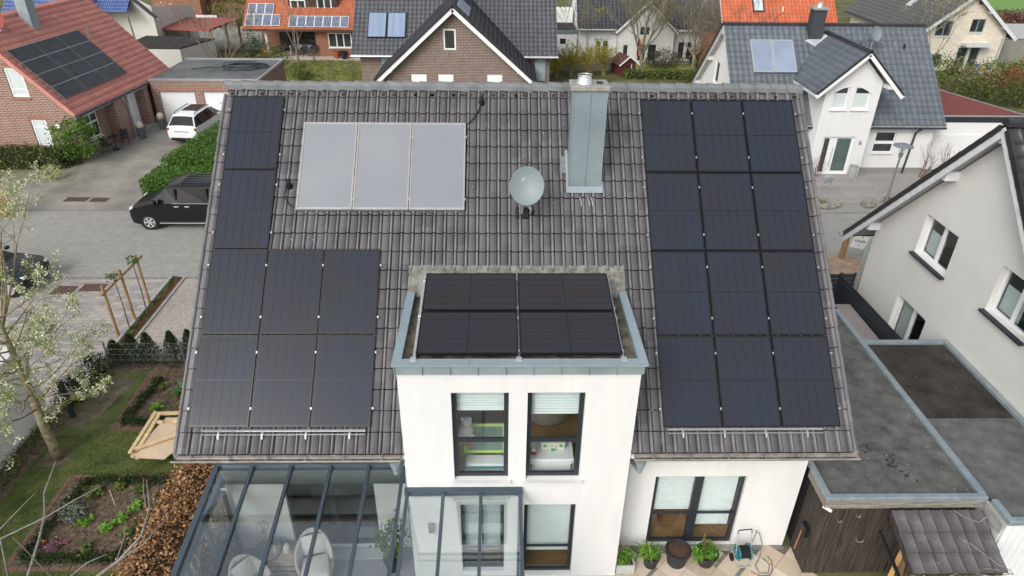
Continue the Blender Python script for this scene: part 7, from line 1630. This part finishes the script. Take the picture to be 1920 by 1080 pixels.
# debris on the soil: woodchips and dead leaves
g = np.random.default_rng(9)
for (xa, xb, ya, yb, n, lab) in ((-10.5,-8.1,-5.7,-3.2,1700,'dead leaves and chips over the near bed'), (-10.4,-8.1,-1.2,1.0,900,'dead leaves over the far bed'), (-12.34,-11.98,1.9,7.0,900,'bark chips in the planting strip')):
    P = np.c_[g.uniform(xa, xb, n), g.uniform(ya, yb, n), np.full(n, .035)+g.random(n)*.02]; stuff(tag(leaves('leaf_litter', P, .05, L_DRY if n != 900 or xa > -12 else L_RUST, None, 5, .5, up=2.5), lab, 'leaf litter'))
P = np.c_[g.uniform(-12.34,-12.14,700), g.uniform(1.9,6.9,700), .04+g.random(700)*.12]; stuff(tag(leaves('ground_cover', P, .06, L_MIX, None, 6), 'low green ground cover along the kerb of the planting strip', 'ground cover'))
P = np.c_[g.uniform(-12.7,-12.15,500), g.uniform(-3.9,-.9,500), .04+g.random(500)*.15]; stuff(tag(leaves('ground_cover', P, .08, L_MIX, None, 7), 'green ground cover at the foot of the white boundary wall', 'ground cover'))
# lawn blades
n = 52000; x = g.uniform(-12.1,-7.2,n); y = g.uniform(-8.5,1.3,n)
keep = ~(((x > -10.75) & (x < -8) & (y > -1.45)) | ((x > -10.9) & (x < -8) & (y > -5.9) & (y < -3.05)) | (x > -7.5)); bare = ((x < -10.8) & (y > -1.6) & (g.random(n) < .85)) | ((x < -11) & (y > -2.9) & (y < -1.9) & (g.random(n) < .6)); keep &= ~bare
x, y = x[keep], y[keep]; n = len(x); a = g.random(n)*6.28; h = .035+.03*g.random(n); w = .007
V = np.stack([np.c_[x-w*np.cos(a), y-w*np.sin(a), np.full(n,.006)], np.c_[x+w*np.cos(a), y+w*np.sin(a), np.full(n,.006)], np.c_[x+.03*np.sin(a), y-.03*np.cos(a), h]], 1).reshape(-1, 3)
stuff(tag(link('lawn_grass', npmesh('lawn_grass', V, np.arange(3*n).reshape(n, 3), L_GRASS)), 'short patchy lawn grass of the left garden', 'grass'))
# daffodil clump and weeds by the wall, tufts of pampas and dry grass on the right
t = twigbush('dry_grass', 'pale dry ornamental grass in the gravel behind the roof edge', 'grass', (11.5,5.6,0), .9, .9, 130, mat('straw', (.42,.33,.2), .9), None, stems=60, depth=0, lean=(0,0))
for i, (x, y, lab) in enumerate(((15.0,14.1,'mossy grass tuft around the letter box'), (19.0,14.35,'mossy grass tuft at the street lamp'))): bush('grass_tuft', lab, 'grass', (x, y, 0), (.6,.35,.1), leafmat('straw_moss', G((120,112,62),(150,140,90),(96,96,50))), 700, .07, 131+i)
for i, (x, lab) in enumerate(((16.0,'thin bare rose bush left of the door of house 6'), (21.9,'thin bare rose bush at the white wall right of house 6'), (22.9,'bare leafless shrub further right at the white wall'))): twigbush('rose_bush', lab, 'shrub', (x, 17.6 if i else 16.95, 0), 1.7 if i else 1.2, .8, 140+i, mat('reddish_twig', (.20,.12,.09), .9), L_RUST, .03, .3, 6, 2)
# pots: grass tuft, herb, planter herb
rosette('grassy green tuft growing in the smaller pot', (3.2,-5.78,.31), 90, .30, L_HERB, 150, .014, flat=.8); bush('potted_herb', 'bushy bright green herb spilling over its pot', 'plant', (4.42,-5.74,.28), (.26,.24,.13), L_HERB, 1000, .055, 151); bush('potted_herb', 'dense bright green herb filling the stone planter', 'plant', (2.68,-5.86,.2), (.2,.16,.17), L_HERB, 900, .05, 152)
twigbush('bare_sprig', 'few bare red twigs standing in the herb pot', 'plant', (4.58,-5.7,.3), .55, .15, 153, mat('red_twig', (.28,.10,.06), .9), None, stems=5, depth=0)
# conservatory plant
t = bush('potted_ficus', 'leafy ficus in the corner of the conservatory by the bay', 'plant', (-2.38,-5.85,.045), (.33,.3,.42), L_MIX, 520, .085, 154); t.children[0].location = (0,0,.55); MB().lathe([(.14,0),(.2,.3),(.18,.3),(.0,.26)], 16, close=False).build('pot', POT, t)
for ch in t.children:
    if ch.name.startswith('stem'): ch.location = (0,0,.3)
# ---- pear tree in blossom
pt_ = thing('pear_tree', 'pear tree in white blossom leaning over the left garden', 'tree', (-11.5,-2.45,0)); g = random.Random(12); segs = []; tips = []
trunk = [Vector(p) for p in ((0,0,0),(.02,.0,.5),(-.02,.02,1.2),(.03,.03,2.0),(-.02,.05,2.8),(.0,.05,3.6),(.03,.0,4.4))]; rr = [.15,.12,.105,.095,.08,.065,.04]
MB().tube(trunk, rr, 12).build('trunk', mat('lichen_bark', (.16,.135,.075), .95, .4, 9, .9, 35, c2=(.27,.24,.15)), pt_, smooth=True)
for q in range(30):
    z = 1.45+q*.098; a = q*137.5+20; L_ = g.uniform(1.0, 1.75)*(1-.06*max(0, z-3)); grow(g, (0,.03,z), (math.cos(R(a)), math.sin(R(a)), .3), L_*.72, .028, 3, segs, tips, 2, .5, .10, .58, .17, .5, .004)
for q in ((-.22,1,.8), (-.1,1,.55), (-.3,.9,1.05), (-.35,1,.6)): grow(g, (0,.03,4.0), q, 2.5, .032, 3, segs, tips, 2, .45, .05, .5, .10, .5, .004)
segs_mesh('branches', segs, mat('pear_twig', (.19,.16,.09), .95, .3, 10), pt_, n=3)
tp = np.array(tips); gg = np.random.default_rng(4); cl = tp[gg.random(len(tp)) < .19]
P = np.repeat(cl, 16, axis=0)+gg.normal(size=(len(cl)*16, 3))*.045; stuff(leaves('blossom', P, .042, L_BLOS, pt_, 8, .9)); sel = tp[gg.random(len(tp)) < .75]; P = np.repeat(sel, 4, axis=0)+gg.normal(size=(len(sel)*4, 3))*.05; stuff(leaves('young_leaves', P, .045, L_YGRN, pt_, 9, .5))
# ---- bare branches close to the camera at the lower left: crown of a tree standing below the drone
bt_ = thing('bare_tree', 'bare grey branches of a near tree reaching in at the lower left corner', 'tree', (-4.7,-12.1,0))
def bb_(pts, r0, r1): 
    q = [Vector(p)-Vector((-4.7,-12.1,0)) for p in pts]; n_ = len(q); return MB().tube(q, [(r0+(r1-r0)*i/(n_-1))*(.52 if r0 < .06 else 1) for i in range(n_)], 6)
bb_([(-4.7,-12.1,0),(-4.68,-12.1,2.5),(-4.8,-12.0,4.2),(-4.86,-11.94,5.29)], .11, .06).build('trunk', TWIGG, bt_, smooth=True)
for pts, r0, r1 in (([(-4.86,-11.94,5.29),(-5.0,-11.3,6.1),(-5.05,-10.93,6.59),(-4.85,-10.79,7.04),(-4.73,-10.73,7.33),(-4.67,-10.69,7.6),(-4.49,-10.6,7.95)], .045,.010), ([(-5.2,-11.0,6.5),(-5.33,-10.71,6.95),(-4.72,-10.74,7.31),(-4.4,-10.69,7.5),(-4.09,-10.66,7.67)], .024,.008), ([(-5.3,-11.2,7.1),(-4.92,-11.09,7.51),(-4.74,-10.99,7.67),(-4.56,-10.9,7.83)], .015,.007), ([(-5.0,-11.3,6.1),(-5.2,-11.0,6.5),(-5.3,-11.2,7.1)], .03,.016), ([(-4.86,-11.94,5.29),(-4.4,-11.6,6.3),(-3.97,-11.33,7.14),(-3.75,-11.25,7.28),(-3.53,-11.13,7.49),(-3.4,-11.06,7.81),(-3.43,-10.93,8.03)], .05,.008), ([(-3.75,-11.25,7.28),(-3.51,-11.17,7.42),(-3.26,-11.03,7.67)], .018,.007), ([(-3.77,-11.25,7.28),(-3.7,-11.14,7.46),(-3.68,-11.05,7.62)], .012,.006), ([(-3.43,-11.07,7.79),(-3.46,-10.99,7.92),(-3.46,-10.92,8.04)], .010,.006), ([(-4.6,-11.6,6.2),(-4.35,-11.19,6.96),(-4.17,-11.12,7.09),(-3.98,-11.08,7.16)], .025,.008), ([(-4.67,-11.05,6.79),(-4.93,-10.91,7.03),(-5.0,-10.9,7.2)], .012,.006), ([(-4.55,-11.5,6.1),(-4.67,-11.05,6.79)], .02,.012)): bb_(pts, r0, r1).build('branch', TWIGG, bt_, smooth=True)
# ---- far gardens
def bare_tree(label, loc, h, seed, m_, tipm=None, depth=3, r=.13, spread=.5, stems=5, name='bare_tree', s0=.6, group=None, kids=2, tipn=.5, tips_=.07):
    t = thing(name, label, 'tree', loc, 0, group); g = random.Random(seed); segs = []; tips = []
    MB().tube([(0,0,0),(.03,0,h*.12),(0,.02,h*.22)], [r,r*.85,r*.75], 8).build('trunk', m_, t)
    for i in range(stems):
        a = 6.28*i/stems+g.uniform(-.3,.3); grow(g, (0,.02,h*.2), (math.cos(a)*s0, math.sin(a)*s0, 1), h*.42, r*.5, depth, segs, tips, kids, spread, .25, .66, .14, .5, .012)
    segs_mesh('crown', segs, m_, t, n=3)
    if tipm: P = np.array([q for q in tips if g.random() < tipn]); stuff(leaves('buds', P+np.random.default_rng(seed).normal(size=P.shape)*.05, tips_, tipm, t, seed))
    return t
GTW = mat('grey_green_twig', (.22,.20,.14), .95, .25, 5)
bare_tree('bare many stemmed tree before the white gable in the far garden', (11.4,41.0,0), 6.0, 201, GTW, L_YGRN, 3, .17, .42, 8, tipn=.3, kids=3)
bare_tree('bare spreading tree further right in the far garden', (15.8,41.4,0), 5.6, 202, GTW, L_YGRN, 3, .19, .5, 6, s0=.9, tipn=.12, kids=3)
bare_tree('thin bare tree in front of the orange roofed house', (-16.3,41.5,0), 6.6, 203, GTW, None, 3, .10, .5, 4, s0=.35)
bare_tree('bare bushy tree behind the flat garage roof on the left', (-19.9,35.5,0), 5.6, 204, mat('tan_twig', (.24,.19,.12), .9), None, 3, .10, .4, 8, s0=.7)
bare_tree('bare tangled tree between the far white house and house 6', (17.6,37.0,0), 6.4, 205, GTW, L_RUST, 3, .14, .5, 6, s0=.8, tipn=.15)
bare_tree('slim tree with fresh yellow green leaves before the white annex', (6.9,40.5,0), 5.4, 206, GTW, L_YEL, 3, .06, .35, 4, s0=.25, tipn=.9, tips_=.10)
for i, (x, y, h, r_, n_, lab) in enumerate(((4.4,38.5,1.6,.9,1,'yellow green willow shrub right of the dark brick house'), (5.6,39.0,2.0,1.1,1,'yellow green willow shrub second from the dark brick house'), (7.0,38.7,1.8,1.0,1,'yellow green willow shrub left of the chimney pot'), (8.2,39.2,2.0,1.0,1,'yellow green willow shrub left of the red playhouse'), (3.4,37.6,1.3,.8,1,'small yellow green shrub beside the dark roof gutter'))): twigbush('willow_shrub', lab, 'shrub', (x, y, 0), h, r_, 210+i, mat('willow_twig', (.26,.24,.10), .9), L_YEL, .12, 2, 18, 2, 'willow shrubs')
hedge('low_hedge', 'low green hedge along the far lawn below the bare trees', [(9.8,38.2),(17.5,38.2),(17.5,39.1),(9.8,39.1)], .55, L_MIX, 2600, .14, 221); bush('grey_bush', 'dark twiggy bush between the two far bare trees', 'shrub', (13.6,42.0,0), (1.6,.9,.75), leafmat('twiggy_grey', G((70,70,50),(98,94,70),(56,60,42))), 1900, .12, 222, hollow=.3)
bush('evergreen_bush', 'dark evergreen bush at the fence before the far white house', 'shrub', (16.5,43.0,0), (1.0,.8,.7), L_DARK, 900, .13, 223); bush('brown_bush', 'brown bush behind the bare tangled tree', 'shrub', (18.5,40.5,0), (1.8,1.4,1.1), L_RUST, 1500, .14, 224); bush('brown_bush', 'olive bush left of house 6 by its rear verge', 'shrub', (14.6,33.0,0), (1.6,1.6,1.4), L_PRIV, 1900, .13, 225)
bush('pampas_grass', 'tall straw coloured grass behind the far white house', 'grass', (21.5,53.0,0), (1.6,1.2,1.8), leafmat('straw_leaf', G((176,146,98),(200,172,124),(150,120,80))), 1600, .4, 226, aspect=.12)
for i, (x, y, rad, m_, n, lab) in enumerate(((30.6,36.5,(1.6,1.4,1.0),L_RUST,1500,'reddish shrub below the pale brick house, nearest house 6'), (32.2,35.0,(1.9,1.5,1.3),L_MIX,2000,'yellow green shrub in the middle of the upper right thicket'), (34.3,34.3,(2.0,1.5,1.2),leafmat('catkin_shrub', G((126,116,84),(160,150,118),(100,96,64))),2100,'beige flowering shrub in the upper right thicket'), (37.2,34.0,(2.0,1.5,1.1),leafmat('orange_brown', G((120,84,56),(148,108,76),(96,72,48))),1900,'orange brown shrub at the right border thicket'), (37.6,36.8,(1.8,1.4,1.0),L_HEDGE,1600,'green shrub at the right border above the brown one'), (33.0,32.0,(1.5,1.2,.9),L_PRIV,1400,'olive shrub just above the red garage roof'), (36.0,31.0,(1.8,1.2,.8),L_PRIV,1500,'olive shrub above the end of the red garage roof'), (40.5,37.2,(1.8,1.5,.9),L_HEDGE,1400,'green shrub at far right below the grey annex'), (39.0,30.5,(1.5,1.2,.6),L_YEL,1000,'yellow green low shrub at the right border'), (30.0,33.0,(1.2,1.0,.8),leafmat('dry_thicket', G((120,84,70),(140,110,86),(90,70,54))),1000,'dry brown shrub touching the roof edge of house 6'))): bush('thicket_shrub', lab, 'shrub', (x, y, 0), rad, m_, n, .15, 230+i, 'shrubs of the upper right thicket')
bare_tree('thin weeping tree with pale catkins before the pale brick house', (34.0,39.5,0), 6.2, 241, GTW, leafmat('catkin', G((150,150,96),(180,176,130),(120,124,70))), 3, .09, .5, 5, s0=.5, tipn=.8, tips_=.12)
bush('heather_hedge', 'purple brown hedge before the green field at the top right', 'shrub', (52,58,0), (4,2,1.2), leafmat('purple_brown', G((96,62,62),(124,84,80),(80,60,52))), 2200, .25, 242); bush('yellow_field_bush', 'yellow bush at the top right border', 'shrub', (49,52,0), (1.8,1.4,.9), L_YEL, 1000, .2, 243)
for i, (x, y, rad, m_, n, lab) in enumerate(((-20.6,38.0,(1.2,1.0,.8),L_PRIV,1200,'olive shrub left of the bare bushy tree'), (-18.0,40.5,(1.4,1.1,.9),L_MIX,1300,'green shrub left of the covered terrace'), (-20.8,44.0,(1.2,1.0,1.1),L_DARK,1300,'dark green shrub at the corner of the orange roofed house'), (-19.6,42.8,(.8,.6,.4),L_RUST,600,'rusty low shrub by the covered terrace'), (-19.4,43.8,(.55,.4,.5),L_GOLD,420,'golden flowering shrub beside the white porch post'), (-14.9,37.6,(.8,.7,.5),L_MIX,700,'small green shrub beside the brick garage wall'), (-23.5,33.6,(1.8,1.0,.75),L_PRIV,1500,'olive hedge bush behind the flat garage roof'))): bush('garden_shrub', lab, 'shrub', (x, y, 0), rad, m_, n, .13, 250+i, 'shrubs of the left back gardens')
bush('white_blossom_shrub', 'white blossoming shrub beyond the red carport', 'shrub', (-31.5,55.0,0), (2.0,1.5,1.3), L_BLOS, 1800, .16, 260); hedge('far_hedge', 'clipped green hedge under the edge of the red carport', [(-27.5,41.6),(-22.9,41.3),(-22.9,42.5),(-27.5,42.6)], 1.6, L_HEDGE, 1800, .16, 261); bush('far_green_tree', 'dark green tree at the top left border above the red wall', 'tree', (-19.5,70,0), (5,3,2.2), L_HEDGE, 2200, .3, 262); bush('far_green_tree', 'green shrubs before the far brick house at the top left', 'tree', (-27,60,0), (2.2,1.5,1.4), L_MIX, 1500, .2, 263)
for i, (x, y, lab) in enumerate(((-15.4,43.4,'thin bare bush on the left of the mossy lawn'), (-13.0,38.6,'thin bare bush in the middle of the mossy lawn'), (-11.3,38.2,'thin bare bush beside the dark brick house'))): twigbush('bare_bush', lab, 'shrub', (x, y, 0), 1.1, .6, 270+i, GTW, L_PRIV, .06, .4, 8, 2, 'bare bushes on the mossy lawn')
P = np.c_[np.random.default_rng(77).uniform(-17,-10.4,5000), np.random.default_rng(78).uniform(36.2,43.5,5000), np.random.default_rng(79).random(5000)*.22]; stuff(tag(leaves('meadow_grass', P, .14, L_MIX, None, 80, .25), 'rough grass of the mossy lawn behind the ridge', 'grass'))
